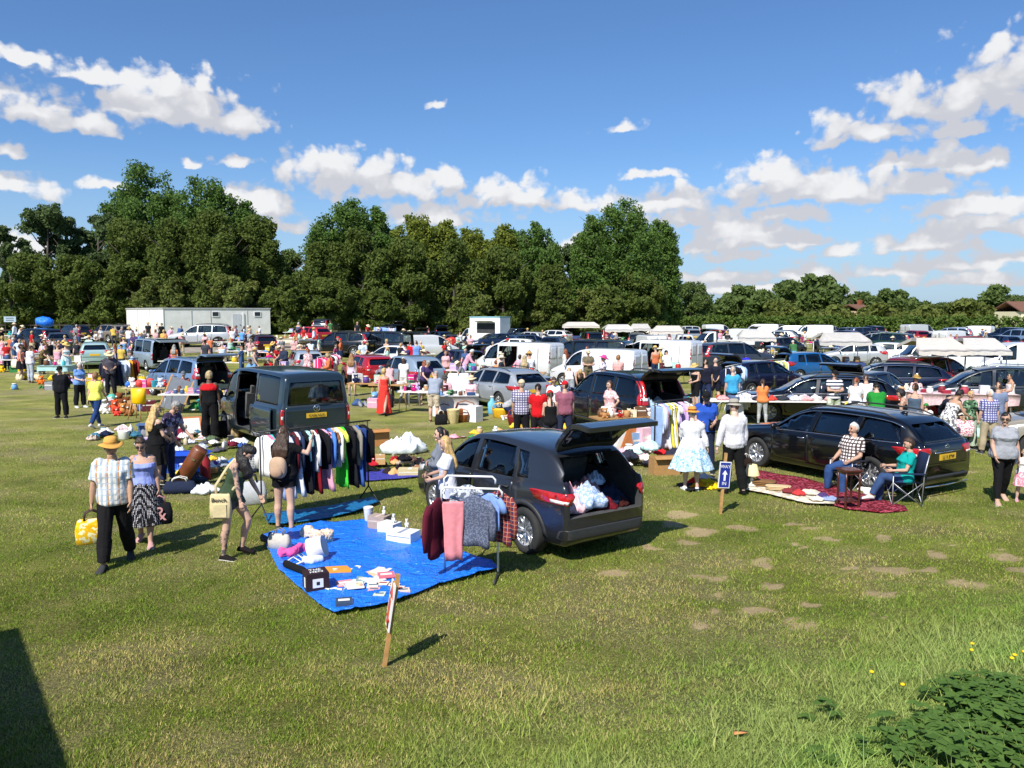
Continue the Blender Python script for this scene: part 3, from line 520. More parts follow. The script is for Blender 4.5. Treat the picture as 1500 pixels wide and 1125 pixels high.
class Car:
 def __init__(s,kind):
  s.kind=kind;s.__dict__.update(dict(clad=0,rails=0,chrome=0,sq=0,quarter=[]));s.__dict__.update(SPEC[kind])
  s.ztop=pchip(s.top);s.zbelt=pchip(s.belt);s.H=max(p[1]for p in s.top)
 def plan(s,x):
  if x>0:t=x/s.xf;a,n=.17,4
  else:t=x/s.xr;a,n=(.05,9)if s.sq else(.17,4)if s.clad else(.12,5)
  p=1-a*t**n
  if t>.975:p*=1-.05*((t-.975)/.025)**2
  return p
 def section(s,x,ins=0.,zlo=None,zhi=None):
  w=s.W*s.plan(x);zt=s.ztop(x);z0=s.z0;t=x/(s.xf if x>0 else s.xr)
  if t>.93:z0+=.12*((t-.93)/.07)**2
  zb=min(s.zbelt(x),zt-.045);u=zt-zb;um=s.H-s.zbelt(0);k=min(1,max(0,u/um))
  wr=w*(.84+(s.rw-.84)*k);h=zb-z0
  P=[(0,z0),(.5*w,z0),(.87*w,z0),(.95*w,z0+.04),(.98*w,z0+.2*h),(.997*w,z0+.42*h),(w,z0+.62*h),(.992*w,z0+.82*h),(.972*w,zb-.02),(.945*w,zb+.012)]
  a=.945*w
  for q in(.2,.4,.6,.8,.92):P.append((a+(wr-a)*(q**1.12),zb+.012+(u-.05-.02*k)*q))
  rr=.07*k+.012
  P+=[(wr*.985,zt-rr*.7),(wr*.94,zt-rr*.3),(wr*.86,zt-rr*.12),(wr*.62,zt),(wr*.32,zt+.008),(0,zt+.011)]
  if ins:
   P=[(max(0,y-ins),z)for y,z in P]
  if zlo is not None:P=[(y,max(zlo,min(z,zt-ins,zhi if zhi else 9)))for y,z in P]
  return P
 def ring(s,x,**k):
  P=s.section(x,**k);return[V((x,y,z))for y,z in P]+[V((x,-y,z))for y,z in P[-2:0:-1]]
 def body(s):
  xs=set(np.round(np.linspace(s.xr+.1,s.xf-.1,52),3));
  for a in(.0,.008,.02,.035,.055,.08):xs.add(round(s.xr+a,4));xs.add(round(s.xf-a,4))
  for a in np.arange(.1,.75,.03):xs.add(round(s.xr+float(a),3))
  mb=MB();mb.rings([s.ring(x)for x in sorted(xs)],0);return fixn(mb.mesh(s.kind+'_shell'))
def boolean(me,cutters,tr=False):
 o=bpy.data.objects.new('tmp',me);TMP.collection.objects.link(o);cs=[]
 for c in cutters:
  co=bpy.data.objects.new('tmpc',c);TMP.collection.objects.link(co);cs.append(co)
  m=o.modifiers.new('b','BOOLEAN');m.operation='DIFFERENCE';m.object=co;m.solver='MANIFOLD'
 r=evaluate(o)
 for q in[o]+cs:bpy.data.objects.remove(q)
 for c in cutters:bpy.data.meshes.remove(c)
 return r
def resample(poly,d=.06):
 out=[]
 for i,p in enumerate(poly):
  q=poly[(i+1)%len(poly)];n=max(1,int(math.hypot(q[0]-p[0],q[1]-p[1])/d))
  out+=[(p[0]+(q[0]-p[0])*j/n,p[1]+(q[1]-p[1])*j/n)for j in range(n)]
 return out
def rounded(poly,r=.05,n=3):
 out=[];k=len(poly)
 for i in range(k):
  p=V(poly[i]);a=V(poly[i-1]);b=V(poly[(i+1)%k]);da=(a-p);db=(b-p)
  ra=min(r,da.length*.45);rb=min(r,db.length*.45);A=p+da.normalized()*ra;B=p+db.normalized()*rb
  for j in range(n+1):
   t=j/n;out.append(tuple(A*(1-t)**2+p*2*t*(1-t)+B*t*t))
 return out
def cdt(poly,step=.09):
 b=resample(poly,step*.7);n=len(b);vs=[V(p)for p in b];xs=[p[0]for p in b];ys=[p[1]for p in b]
 x=min(xs)+step*.5
 def inside(px,py):
  c=False;j=n-1
  for i in range(n):
   if(b[i][1]>py)!=(b[j][1]>py)and px<(b[j][0]-b[i][0])*(py-b[i][1])/(b[j][1]-b[i][1])+b[i][0]:c=not c
   j=i
  return c
 while x<max(xs):
  y=min(ys)+step*.5
  while y<max(ys):
   if inside(x,y)and min((x-p[0])**2+(y-p[1])**2 for p in b)>(step*.35)**2:vs.append(V((x,y)))
   y+=step
  x+=step
 r=delaunay_2d_cdt(vs,[(i,(i+1)%n)for i in range(n)],[list(range(n))],1,1e-5)
 return[tuple(v)for v in r[0]],[list(f)for f in r[2]],n
def panel(mb,bvh,poly,side,off=.004,thick=.02,mi=0,step=.09,round_=0.,mi_back=None):
 """a piece of skin: the outline dropped onto the body from one side, given thickness"""
 if round_:poly=rounded(poly,round_)
 vs,fs,n=cdt(poly,step);out=[];ins=[]
 for a,b in vs:
  if side in 'LR':o,d=V((a,3 if side=='L' else-3,b)),V((0,-1 if side=='L' else 1,0))
  elif side=='B':o,d=V((-6,a,b)),V((1,0,0))
  elif side=='F':o,d=V((6,a,b)),V((-1,0,0))
  else:o,d=V((a,b,5)),V((0,0,-1))
  h=bvh.ray_cast(o,d)
  p,nn=(h[0],h[1])if h[0]is not None else bvh.find_nearest(o+d*(3-.8 if side in 'LR' else 4))[:2]
  if nn.dot(d)>0:nn=-nn
  nn=(nn-d*.6).normalized()
  out.append(p+nn*off);ins.append(p+nn*(off-thick))
 k=len(vs);edges={}
 for f in fs:
  for i in range(len(f)):
   e=(f[i],f[(i+1)%len(f)]);edges[e]=1
 rim=[e for e in edges if(e[1],e[0])not in edges]
 base=len(mb.v)
 mb.add(out+ins,[],mi)
 for f in fs:mb.f.append([base+i for i in f]);mb.m.append(mi);mb.s.append(True)
 for f in fs:mb.f.append([base+k+i for i in f[::-1]]);mb.m.append(mi if mi_back is None else mi_back);mb.s.append(True)
 for a,b in rim:mb.f.append([base+b,base+a,base+k+a,base+k+b]);mb.m.append(mi);mb.s.append(False)
def grow(poly,d):
 c=V((sum(p[0]for p in poly)/len(poly),sum(p[1]for p in poly)/len(poly)));out=[]
 n=len(poly)
 for i in range(n):
  p=V(poly[i]);e1=(p-V(poly[i-1])).normalized();e2=(V(poly[(i+1)%n])-p).normalized()
  nn=V((e1.y,-e1.x))+V((e2.y,-e2.x));nn=nn.normalized()if nn.length>1e-6 else V((0,0))
  if nn.dot(p-c)<0:nn=-nn
  out.append(tuple(p+nn*d))
 return out
def wheel_meshes(R):
 k=('wheel',round(R,3))
 if k not in TPL:
  rot=Matrix.Rotation(-pi/2,3,'X');t=MB();w=.1
  t.lathe([(R*.62,-w),(R*.86,-w*1.04),(R*.96,-w*.95),(R,-w*.7),(R,w*.7),(R*.96,w*.95),(R*.86,w*1.04),(R*.64,w),(R*.62,w*.6)],28,(0,0,0),0,True,rot,caps=False)
  r=MB();r.lathe([(R*.66,w*.96),(R*.62,w*.99),(R*.60,w*.7),(R*.58,w*.1),(.02,0)],28,(0,0,0),0,True,rot,caps=False)
  r.lathe([(R*.2,w*.4),(R*.17,w*.75),(R*.05,w*.82),(.002,w*.82)],14,(0,0,0),0,True,rot,caps=False)
  for i in range(5):
   for da in(-.16,.16):
    a=2*pi*i/5+da;b=2*pi*i/5+da*1.6
    r.tube([(cos(a)*R*.12,w*.7,sin(a)*R*.12),(cos(a)*R*.4,w*.72,sin(a)*R*.4),(cos(b)*R*.63,w*.82,sin(b)*R*.63)],[(.022,.016)]*3,5)
  h=MB();h.lathe([(R*.585,w*.06),(.02,-.01)],24,(0,0,0),0,True,rot,caps=False)
  TPL[k]=(fixn(t.mesh('wheel')),fixn(r.mesh('rim')),fixn(h.mesh('hub_well')))
 return TPL[k]
TPL={}
def seat_mesh():
 if 'seat' not in TPL:
  mb=MB()
  mb.box((0,0,.28),(.5,.5,.16));r=Matrix.Rotation(-.28,3,'Y')
  mb.box((-.30,0,.60),(.13,.48,.62),rot=r);mb.box((-.42,0,1.0),(.1,.26,.18),rot=r)
  TPL['seat']=fixn(mb.mesh('seat'))
 return TPL['seat']
def win_poly(c,w,lo=.03,hi=.085):
 x1b,x1t,x2b,x2t=w;n=9;bot=[];topp=[]
 for i in range(n+1):
  t=i/n;x=x1b+(x2b-x1b)*t;bot.append((x,c.zbelt(x)+lo))
 for i in range(n+1):
  t=i/n;x=x1b+(x2b-x1b)*t;x=x1t+(x2t-x1t)*t;z=c.ztop(x)-hi
  if z>c.zbelt(x)+lo+.03:topp.append((x,z))
 p=bot+topp[::-1]
 q=[p[0]]
 for a in p[1:]:
  if math.hypot(a[0]-q[-1][0],a[1]-q[-1][1])>.01:q.append(a)
 return q
def car_template(kind,gate=False,side=None,reardoors=False):
 """parts of one kind of vehicle: (name, mesh, materials, parent index, matrix). Slot 0 'P' is the paint."""
 key=('car',kind,gate,side,reardoors)
 if key in TPL:return TPL[key]
 c=Car(kind);shell=c.body();bm=bmesh.new();bm.from_mesh(shell);bvh=BVHTree.FromBMesh(bm);bm.free()
 parts=[]
 def mesh(mb,name):return fixn(mb.mesh(name))
 cut=[]
 xfc=1.0 if not c.sq else 1.5
 while c.ztop(xfc)-.08<c.zbelt(xfc)+.04:xfc-=.04
 rings=[];xend=c.xr+.1
 open_=gate or reardoors
 for x in np.linspace(c.xr+(.14 if open_ else .1),xfc,22):
  rings.append(c.ring(float(x),ins=.055,zlo=.36 if x>c.xr+.3 else .62))
 if open_:
  xh=c.hinge[0]-.02;zl=c.gate[0];extra=[]
  hw=c.gate[1]
  ring_h=c.section(max(xh,c.xr+.3),ins=.06,zlo=zl)
  for xx in(c.xr-.3,c.xr+.05,c.xr+.2):extra.append([V((xx,min(y,hw+.02),min(z,c.ztop(xh)-.07)))for y,z in ring_h]+[V((xx,-min(y,hw+.02),min(z,c.ztop(xh)-.07)))for y,z in ring_h[-2:0:-1]])
  mb=MB();mb.rings(extra,0);cut.append(mesh(mb,'cut_opening'))
  mb=MB();cl=c.xr+.2;extra=[]
  for xx in(c.xr-.3,xh):
   extra.append([V((xx,y,z))for y,z in((-hw,zl),(hw,zl),(hw*.97,c.zbelt(c.xr+.3)+.1),(hw*.84,c.ztop(xh)-.05),(-hw*.84,c.ztop(xh)-.05),(-hw*.97,c.zbelt(c.xr+.3)+.1))])
  mb.rings(extra,0);cut.append(mesh(mb,'cut_flare'))
 mb=MB();mb.rings(rings,0);cut.append(mesh(mb,'cut_cabin'))
 wins=[win_poly(c,w)for w in c.win]+[win_poly(c,w,.05,.11)for w in c.quarter]
 for p in wins:mb=MB();mb.prism(rounded(p,.035)if len(p)<12 else p,-2,2,'y');cut.append(mesh(mb,'cut_win'))
 za,zb_,wa,wb=c.ws;wsp=rounded([(-wa,za),(wa,za),(wb,zb_),(-wb,zb_)],.07)
 mb=MB();mb.prism(wsp,.2,4,'x');cut.append(mesh(mb,'cut_ws'))
 if c.rwin and not gate:
  a,b,w1,w2=c.rwin;rwp=rounded([(-w1,a),(w1,a),(w2,b),(-w2,b)],.06);mb=MB();mb.prism(rwp,-4,-.9,'x');cut.append(mesh(mb,'cut_rw'))
 if side:
  sd_=-1 if side=='R' else 1;x1,x2=c.doors[1]
  mb=MB();mb.prism(rounded([(x1,.42),(x2,.42),(x2,c.H-.2),(x1,c.H-.2)],.08),sd_*.4,sd_*2,'y');cut.append(mesh(mb,'cut_side'))
 for xw in(c.xa,c.xb):
  for sg in(-1,1):
   mb=MB();n=26;poly=[(xw+(c.R+.055)*cos(2*pi*i/n),c.R+(c.R+.055)*sin(2*pi*i/n))for i in range(n)]
   mb.prism(poly,sg*(c.W-.26),sg*(c.W+.3),'y');cut.append(mesh(mb,'cut_arch'))
 kd_n=[v.normal.copy()for v in shell.vertices];kd_p=[v.co.copy()for v in shell.vertices]
 from mathutils.kdtree import KDTree
 kd=KDTree(len(kd_p))
 for i,p in enumerate(kd_p):kd.insert(p,i)
 kd.balance()
 src=shell.copy();body=boolean(src,cut);bpy.data.meshes.remove(src);body.name=kind+'_body'
 nor=[];body.update();mis=[]
 outer=[]
 for p in body.polygons:
  h=bvh.find_nearest(p.center);out_=h[3]<.012 and abs(p.normal.dot(h[1]))>.6;outer.append(out_);mis.append(0 if out_ else 1)
 body.polygons.foreach_set('material_index',mis);body.polygons.foreach_set('use_smooth',[True]*len(mis))
 for p,o_ in zip(body.polygons,outer):
  for vi in p.vertices:
   if not o_:nor.append(tuple(p.normal));continue
   co=body.vertices[vi].co;s_=V((0,0,0))
   for q,i,d in kd.find_n(co,4):
    if kd_n[i].dot(p.normal)>.3:s_+=kd_n[i]/(d+1e-4)
   nor.append(tuple(s_.normalized())if s_.length>1e-6 else tuple(p.normal))
 body.normals_split_custom_set(nor)
 parts.append(('body',body,['P',M_INT],None,None))
 for i,p in enumerate(wins):
  for sd_ in 'LR':
   if side==sd_ and i==1 and len(c.win)>1:continue
   mb=MB();panel(mb,bvh,grow(p,.012),sd_,-.012,.006,0,.14);parts.append(('side_window',mesh(mb,'side_window'),[GLASS],None,None))
 mb=MB();panel(mb,bvh,grow(wsp,.015),'F',-.012,.006,0,.14);parts.append(('windscreen',mesh(mb,'windscreen'),[GLASS],None,None))
 if c.chrome:
  for sd_ in 'LR':
   mb=MB();allp=[q for p in wins for q in p];x1=max(q[0]for q in allp);x2=min(q[0]for q in allp);n=24
   low=[(x1+(x2-x1)*i/n,c.zbelt(x1+(x2-x1)*i/n)+.012)for i in range(n+1)]
   panel(mb,bvh,low+[(x,z+.014)for x,z in low[::-1]],sd_,.006,.01,0,.3)
   hi=[(x1+(x2-x1)*i/n,c.ztop(x1+(x2-x1)*i/n)-.075)for i in range(n+1)];hi=[q for q in hi if q[1]>c.zbelt(q[0])+.04]
   panel(mb,bvh,hi+[(x,z+.012)for x,z in hi[::-1]],sd_,.006,.01,0,.3)
   parts.append(('chrome_strip',mesh(mb,'chrome_strip'),[M_CHROME],None,None))
 lz0,lz1,lw=c.lamp
 def rear_trim(mb_parent):
  pass
 gi=None
 zg=c.gate[0];hw=c.gate[1];zt=c.hinge[1]
 gpoly=rounded([(-hw,zg),(hw,zg),(hw*.985,c.zbelt(c.xr+.2)),(hw*.86,zt),(-hw*.86,zt),(-hw*.985,c.zbelt(c.xr+.2))],.06)
 if not reardoors:
  mb=MB();
  if gate:panel(mb,bvh,gpoly,'B',.002,.06,0,.08,mi_back=1)
  elif c.rwin:
   zb2=c.rwin[0]-.03;lowp=rounded([(-hw,zg),(hw,zg),(hw*.97,zb2),(-hw*.97,zb2)],.05)
   panel(mb,bvh,grow(lowp,.008),'B',.001,.01,1,.1);panel(mb,bvh,lowp,'B',.004,.012,0,.1)
  elif kind in('van','smallvan'):
   for sg in(-1,1):
    q=rounded([(sg*.012,zg),(sg*(hw-.02),zg),(sg*(hw-.05),zt-.03),(sg*.012,zt-.03)],.06)
    panel(mb,bvh,grow(q,.009),'B',.001,.01,1,.12);panel(mb,bvh,q,'B',.004,.012,0,.12)
    q2=rounded([(sg*.1,1.15),(sg*(hw-.12),1.15),(sg*(hw-.15),zt-.14),(sg*.1,zt-.14)],.06);panel(mb,bvh,grow(q2,.006),'B',.0055,.01,1,.14);panel(mb,bvh,q2,'B',.009,.012,0,.14)
  if mb.v:
   gname='tailgate' if kind not in('van','smallvan')else 'rear_doors'
   me=mesh(mb,gname);mat=None
   if gate:
    hpt=V((c.hinge[0]+.02,0,zt+.02));me.transform(Matrix.Translation(-hpt));mat=Matrix.Translation(hpt)@Matrix.Rotation(radians(84),4,'Y')
   gi=len(parts);parts.append((gname,me,['P',M_INT],None,mat))
 if c.rwin:
  a,b,w1,w2=c.rwin;rwp=rounded([(-w1,a),(w1,a),(w2,b),(-w2,b)],.06);mb=MB()
  panel(mb,bvh,grow(rwp,.015),'B',-.012 if not gate else .008,.006 if not gate else .076,0,.12);me=mesh(mb,'rear_window')
  if gate:me.transform(Matrix.Translation(-hpt));parts.append(('rear_window',me,[plain('privacy_glass',(.012,.014,.016),.06,vary=0)],gi,None))
  else:parts.append(('rear_window',me,[GLASS],None,None))
 for sg in(1,-1):
  mb=MB();W=c.W;tall_=lz1-lz0>.3
  def xtail(z):
   x=c.xr
   while c.ztop(x)<z+.05 and x<0:x+=.01
   return x
  def yout(z,x):
   P_=c.section(x)[3:]
   for q0,q1 in zip(P_,P_[1:]):
    if q0[1]<=z<=q1[1]:return q0[0]+(q1[0]-q0[0])*(z-q0[1])/max(1e-6,q1[1]-q0[1])
   return W*.9
  zs=[lz0+(lz1-lz0)*i/6 for i in range(7)]
  if tall_:
   oy=[(sg*(yout(z,xtail(z)+.05)-.012),z)for z in zs];iy=[(sg*(yout(z,xtail(z)+.05)-(.2 if z<lz0+.2 and not c.sq else .11 if not c.sq else .085)),z)for z in zs]
   panel(mb,bvh,oy+iy[::-1],'B',.008,.02,0,.05)
   if not c.sq:panel(mb,bvh,[(xtail(z)+.045,z)for z in zs]+[(xtail(z)+(.2 if z<lz0+.22 else .1),z)for z in zs[::-1]],'L' if sg>0 else 'R',.006,.02,0,.05)
   panel(mb,bvh,[(sg*(abs(iy[1][0])+.015),lz0+.12),(sg*(abs(oy[1][0])-.015),lz0+.12),(sg*(abs(oy[1][0])-.015),lz0+.2),(sg*(abs(iy[1][0])+.015),lz0+.2)],'B',.012,.02,1,.05)
  else:
   q=[(sg*W*.95,lz0+.02),(sg*(lw+.1),lz0),(sg*lw,lz1-.04),(sg*(lw+.04),lz1),(sg*W*.95,lz1)]
   panel(mb,bvh,rounded(q,.03),'B',.009,.02,0,.06)
   s_c=c.clad;xs=c.xr+.03;q=[(xs,lz0+.03),(xs+.04,lz0),(xs+(.18 if s_c else .30),lz1-.05),(xs+(.15 if s_c else .26),lz1),(xs,lz1)]
   panel(mb,bvh,rounded(q,.03),'L' if sg>0 else 'R',.006,.02,0,.06)
   q=[(sg*W*.9,lz0+.03),(sg*(lw+.13),lz0+.015),(sg*(lw+.11),lz0+.06),(sg*W*.9,lz0+.075)]
   panel(mb,bvh,q,'B',.013,.02,1,.06)
  parts.append(('tail_lamp',mesh(mb,'tail_lamp'),[M_REDL,M_CLRL],None,None))
  mb=MB();zf=c.ztop(c.xf-.12)-.1;q=[(sg*W*.78,zf+.05),(sg*W*.46,zf-.0),(sg*W*.48,zf-.12),(sg*W*.8,zf-.1)]
  panel(mb,bvh,rounded(q,.03),'F',.006,.02,0,.07);q=[(c.xf-.1,zf+.03),(c.xf-.42,zf+.09),(c.xf-.36,zf-.02),(c.xf-.1,zf-.1)]
  panel(mb,bvh,rounded(q,.03),'L' if sg>0 else 'R',.006,.02,0,.07);parts.append(('headlamp',mesh(mb,'headlamp'),[M_CLRL],None,None))
 for di,(x1,x2)in enumerate(c.doors):
  for sd_ in 'LR':
   if reardoors is None:continue
   zl=c.z0+.12;top_=lambda x:c.zbelt(x)-.015
   pts=[(x1-.02,zl+.04),(x2,zl)]
   if x2<c.xb+c.R+.12:
    e=c.xb+c.R+.09;pts=[(x1-.02,zl+.02),(e+.06,zl),(e,c.R+.1),(max(x2,c.xb+.22),c.R+c.R*.98),(x2,c.R*2.1+.08)]
   elif di==0 and x1>c.xa-c.R-.1:pts=[(c.xa-c.R-.11,zl+.02),(x2,zl)];
   x1u=x1 if x1<c.xa-c.R-.05 else c.xa-c.R-.1
   tall=kind in('van','smallvan','bus')and di==1
   tz=(lambda x:c.H-.2)if tall and kind!='bus' else top_
   poly=pts+[(x2,tz(x2)),(x1u,tz(x1u))];poly[0]=(x1u,zl+.03)
   mb=MB();poly=rounded(poly,.06)
   slide=side==sd_ and di==1
   panel(mb,bvh,poly,sd_,.004,.012,0,.12)
   if not slide:panel(mb,bvh,grow(poly,.007),sd_,.0012,.01,1,.12)
   me=mesh(mb,'door');mat=None
   if slide:mat=Matrix.Translation((-(x1-x2)*.93,.07 if sd_=='L' else-.07,0))
   pi_=len(parts);parts.append(('door',me,['P',M_DARK],None,mat))
   mb=MB();hx_=x2+.16 if di==0 or not c.sq else x1-.16;yz=c.zbelt(hx_)-.10;h=bvh.ray_cast(V((hx_,3,yz)),V((0,-1,0)));yy=h[0].y if h[0]else c.W
   sg=1 if sd_=='L' else-1
   mb.tube([(hx_+.09,sg*(yy+.004),yz),(hx_+.07,sg*(yy+.035),yz),(hx_-.07,sg*(yy+.035),yz),(hx_-.09,sg*(yy+.004),yz)],.013,6)
   parts.append(('handle',mesh(mb,'handle'),[M_CHROME if c.chrome else M_TRIM],pi_,None))
 xm=c.win[0][0]-.14
 for sg in(1,-1):
  mb=MB();zb=c.zbelt(xm);mb.tube([(xm,sg*c.W*.9,zb+.03),(xm+.01,sg*(c.W+.0),zb+.06)],.025,6,1)
  mb.ball((xm+.03,sg*(c.W+.06),zb+.09),(.055,.1,.075 if not c.sq else .13),10,8,0);parts.append(('wing_mirror',mesh(mb,'wing_mirror'),['P',M_DARK],None,None))
 mb=MB();bw=c.W*.86
 if c.clad:
  panel(mb,bvh,rounded([(-bw,c.z0+.10),(bw,c.z0+.10),(bw,c.z0+.26),(-bw,c.z0+.26)],.04),'B',.008,.02,0,.055)
 else:panel(mb,bvh,rounded([(-bw*.9,c.z0+.15),(bw*.9,c.z0+.15),(bw*.85,c.z0+.22),(-bw*.85,c.z0+.22)],.03),'B',.005,.02,0,.1)
 parts.append(('bumper_trim',mesh(mb,'bumper_trim'),[M_TRIM],None,None));mb=MB()
 panel(mb,bvh,rounded([(-bw*.75,c.z0+.16),(bw*.75,c.z0+.16),(bw*.7,c.z0+.32),(-bw*.7,c.z0+.32)],.04),'F',.006,.02,0,.1)
 parts.append(('bumper_trim',mesh(mb,'bumper_trim'),[M_TRIM],None,None))
 for sd_ in 'LR':
  if c.clad:
   mb=MB();panel(mb,bvh,[(c.xa-c.R-.06,c.z0+.03),(c.xb+c.R+.06,c.z0+.03),(c.xb+c.R+.06,c.z0+.12),(c.xa-c.R-.06,c.z0+.12)],sd_,.01,.02,0,.2)
   parts.append(('sill_trim',mesh(mb,'sill_trim'),[M_TRIM],None,None))
   for xw in(c.xa,c.xb):
    n=14;arc=[(xw+(c.R+.05)*cos(pi*i/n),c.R+(c.R+.05)*sin(pi*i/n))for i in range(n+1)];arc2=[(xw+(c.R+.12)*cos(pi*i/n),c.R+(c.R+.12)*sin(pi*i/n))for i in range(n+1)]
    mb=MB();panel(mb,bvh,arc+arc2[::-1],sd_,.012,.03,0,.2);parts.append(('arch_trim',mesh(mb,'arch_trim'),[M_TRIM],None,None))
 zp=(zg+.14)if not c.sq and not gate else(.62 if not gate else c.z0+.4)
 if kind=='bus':zp=.92
 h=bvh.ray_cast(V((-6,0,zp)),V((1,0,0)));xp=h[0].x if h[0]else c.xr
 mb=MB();mb.box((xp-.012,0,zp),(.012,.52,.115));pm=mesh(mb,'number_plate')
 if not gate:parts.append(('number_plate',pm,[M_YEL],None,None))
 zpf=c.z0+.24;h=bvh.ray_cast(V((6,0,zpf)),V((-1,0,0)));mb=MB();mb.box((h[0].x+.012,0,zpf),(.012,.52,.115));parts.append(('number_plate',mesh(mb,'front_plate'),[M_WHT],None,None))
 if c.rails:
  for sg in(1,-1):
   mb=MB();pts=[]
   for i in range(9):
    x=c.hinge[0]+.1+(.25-c.hinge[0]-.1)*i/8;pts.append((x,sg*c.W*c.rw*.93,c.ztop(x)+(.045 if 0<i<8 else 0)))
   mb.tube(pts,.017,6);parts.append(('roof_rail',mesh(mb,'roof_rail'),[M_CHROME if kind=='mpv' else M_TRIM],None,None))
 wm,rm,hm=wheel_meshes(c.R)
 for xw in(c.xa,c.xb):
  for sg in(1,-1):
   m=Matrix.Translation((xw,sg*(c.W-.125),c.R))@(Matrix.Rotation(pi,4,'Z')if sg<0 else Matrix.Identity(4))
   k=len(parts);parts.append(('wheel',wm,[M_TYRE],None,m));parts.append(('rim',rm,[M_ALLOY],k,None));parts.append(('brake_disc',hm,[M_DARK],k,None))
 sm=seat_mesh()
 for x,y in((.45 if not c.sq else 1.0,.37),(.45 if not c.sq else 1.0,-.37))+(((-.55,.37),(-.55,-.37))if kind not in('van','smallvan')else()):
  parts.append(('seat',sm,[M_SEAT],None,Matrix.Translation((x,y,.36-(.06 if kind in('estate','hatch')else 0)))))
 if not gate:parts.append(('rear_shelf',mesh((lambda m:(m.box((c.xr+.75,0,.6 if not c.sq else .45),(.9,1.2,.05)),m)[1])(MB()),'rear_shelf'),[M_INT],None,None))
 TPL[key]=(parts,c)
 return TPL[key]
SKIP={0:(),1:('brake_disc','rear_shelf','handle'),2:('sill_trim','brake_disc','rear_shelf','handle','seat','roof_rail','rim','bumper_trim','door','chrome_strip','front_plate')}
def car(kind,paint_hex,p,head,label,group='cars parked in the field',cat='car',lod=1,gate=False,side=None,name=None,scale=1.,auto=False,glass=None):
 parts,c=car_template(kind,gate,side)
 o=empty(name or{'van':'panel_van','smallvan':'panel_van','bus':'minibus'}.get(kind,'parked_car'),p,head)
 if scale!=1:o.scale=(scale,)*3
 tag(o,label,cat,group,auto=auto);P=paint(paint_hex);made={}
 for i,(nm,me,mats,par,mat)in enumerate(parts):
  if nm in SKIP[lod]or(lod==2 and par is not None and nm!='rear_window'):continue
  ms=[P if m=='P' else m for m in mats]
  q=link(nm,me,ms,made.get(par,o)if par is not None else o)
  if mat is not None:q.matrix_local=mat
  made[i]=q
 o['dims']=0;del o['dims']
 return o,c,made
def heading(deg):return radians(90+deg)
def car_at(kind,hexp,px,py,deg,label,ref='RL',**kw):
 """place a vehicle so that its rear-left (RL), rear-right, or centre ground point falls on the given photo point"""
 c=SPEC[kind];p=gr(px,py);h=heading(deg);f=V((cos(h),sin(h),0));l=V((-sin(h),cos(h),0))
 off={'RL':(c['xr'],c['W']),'RR':(c['xr'],-c['W']),'C':(0,0),'FL':(c['xf'],c['W']),'FR':(c['xf'],-c['W']),'R':(c['xr'],0),'F':(c['xf'],0),'L':(0,c['W']),'WRL':(c['xb'],c['W'])}[ref]
 o=p-f*off[0]-l*off[1];o.z=terr(o.x,o.y)
 r=car(kind,hexp,o,h,label,**kw)
 tilt=atan2(terr(o.x+f.x,o.y+f.y)-terr(o.x-f.x,o.y-f.y),2)
 return r
def text(name,s,size,mat,parent,loc,rot,extr=.002,sx=1.):
 cu=bpy.data.curves.new(name,'FONT');cu.body=s;cu.size=size;cu.align_x='CENTER';cu.align_y='CENTER';cu.extrude=extr
 t=bpy.data.objects.new('tmp_text',cu);TMP.collection.objects.link(t)
 me=evaluate(t);bpy.data.objects.remove(t);bpy.data.curves.remove(cu)
 me.name=name;o=link(name,me,[mat],parent);o.location=loc;o.rotation_euler=rot;o.scale=(sx,1,1)
 return o
SKINS={'f':(.58,.36,.26),'m':(.50,.30,.21),'t':(.46,.27,.17),'p':(.64,.43,.34),'d':(.11,.06,.04)}
def skin(k):return plain('skin_'+k,SKINS[k],.55,spec=.35,vary=.09,scale=7)
def tattoo():
 if 'tat' in MATS:return MATS['tat']
 m,nt,out=newmat('tattooed_skin');b=N(nt,'ShaderNodeBsdfPrincipled');b.inputs['Roughness'].default_value=.55
 tc=N(nt,'ShaderNodeTexCoord');n=N(nt,'ShaderNodeTexNoise');n.inputs['Scale'].default_value=22;n.inputs['Detail'].default_value=6;L(nt,tc.outputs['Object'],n.inputs['Vector'])
 r=N(nt,'ShaderNodeMapRange',interpolation_type='SMOOTHSTEP');r.inputs[1].default_value=.46;r.inputs[2].default_value=.58;L(nt,n.outputs['Fac'],r.inputs[0])
 x=N(nt,'ShaderNodeMix',data_type='RGBA');x.inputs[6].default_value=(.50,.31,.22,1);x.inputs[7].default_value=(.09,.085,.09,1);L(nt,r.outputs[0],x.inputs[0])
 L(nt,x.outputs[2],b.inputs['Base Color']);L(nt,b.outputs[0],out.inputs[0]);MATS['tat']=m;return m
M_EYE=plain('eyes',(.03,.025,.022),.2,vary=0);M_LIP=plain('lips',(.36,.12,.10),.5,vary=0)
HAIRC={'brown':'#3b2616','dark':'#17110e','blond':'#c2a066','grey':'#8c8a86','white':'#c9c6bf','red':'#7a3c1c','light':'#8a6238','dread':'#a9946a'}
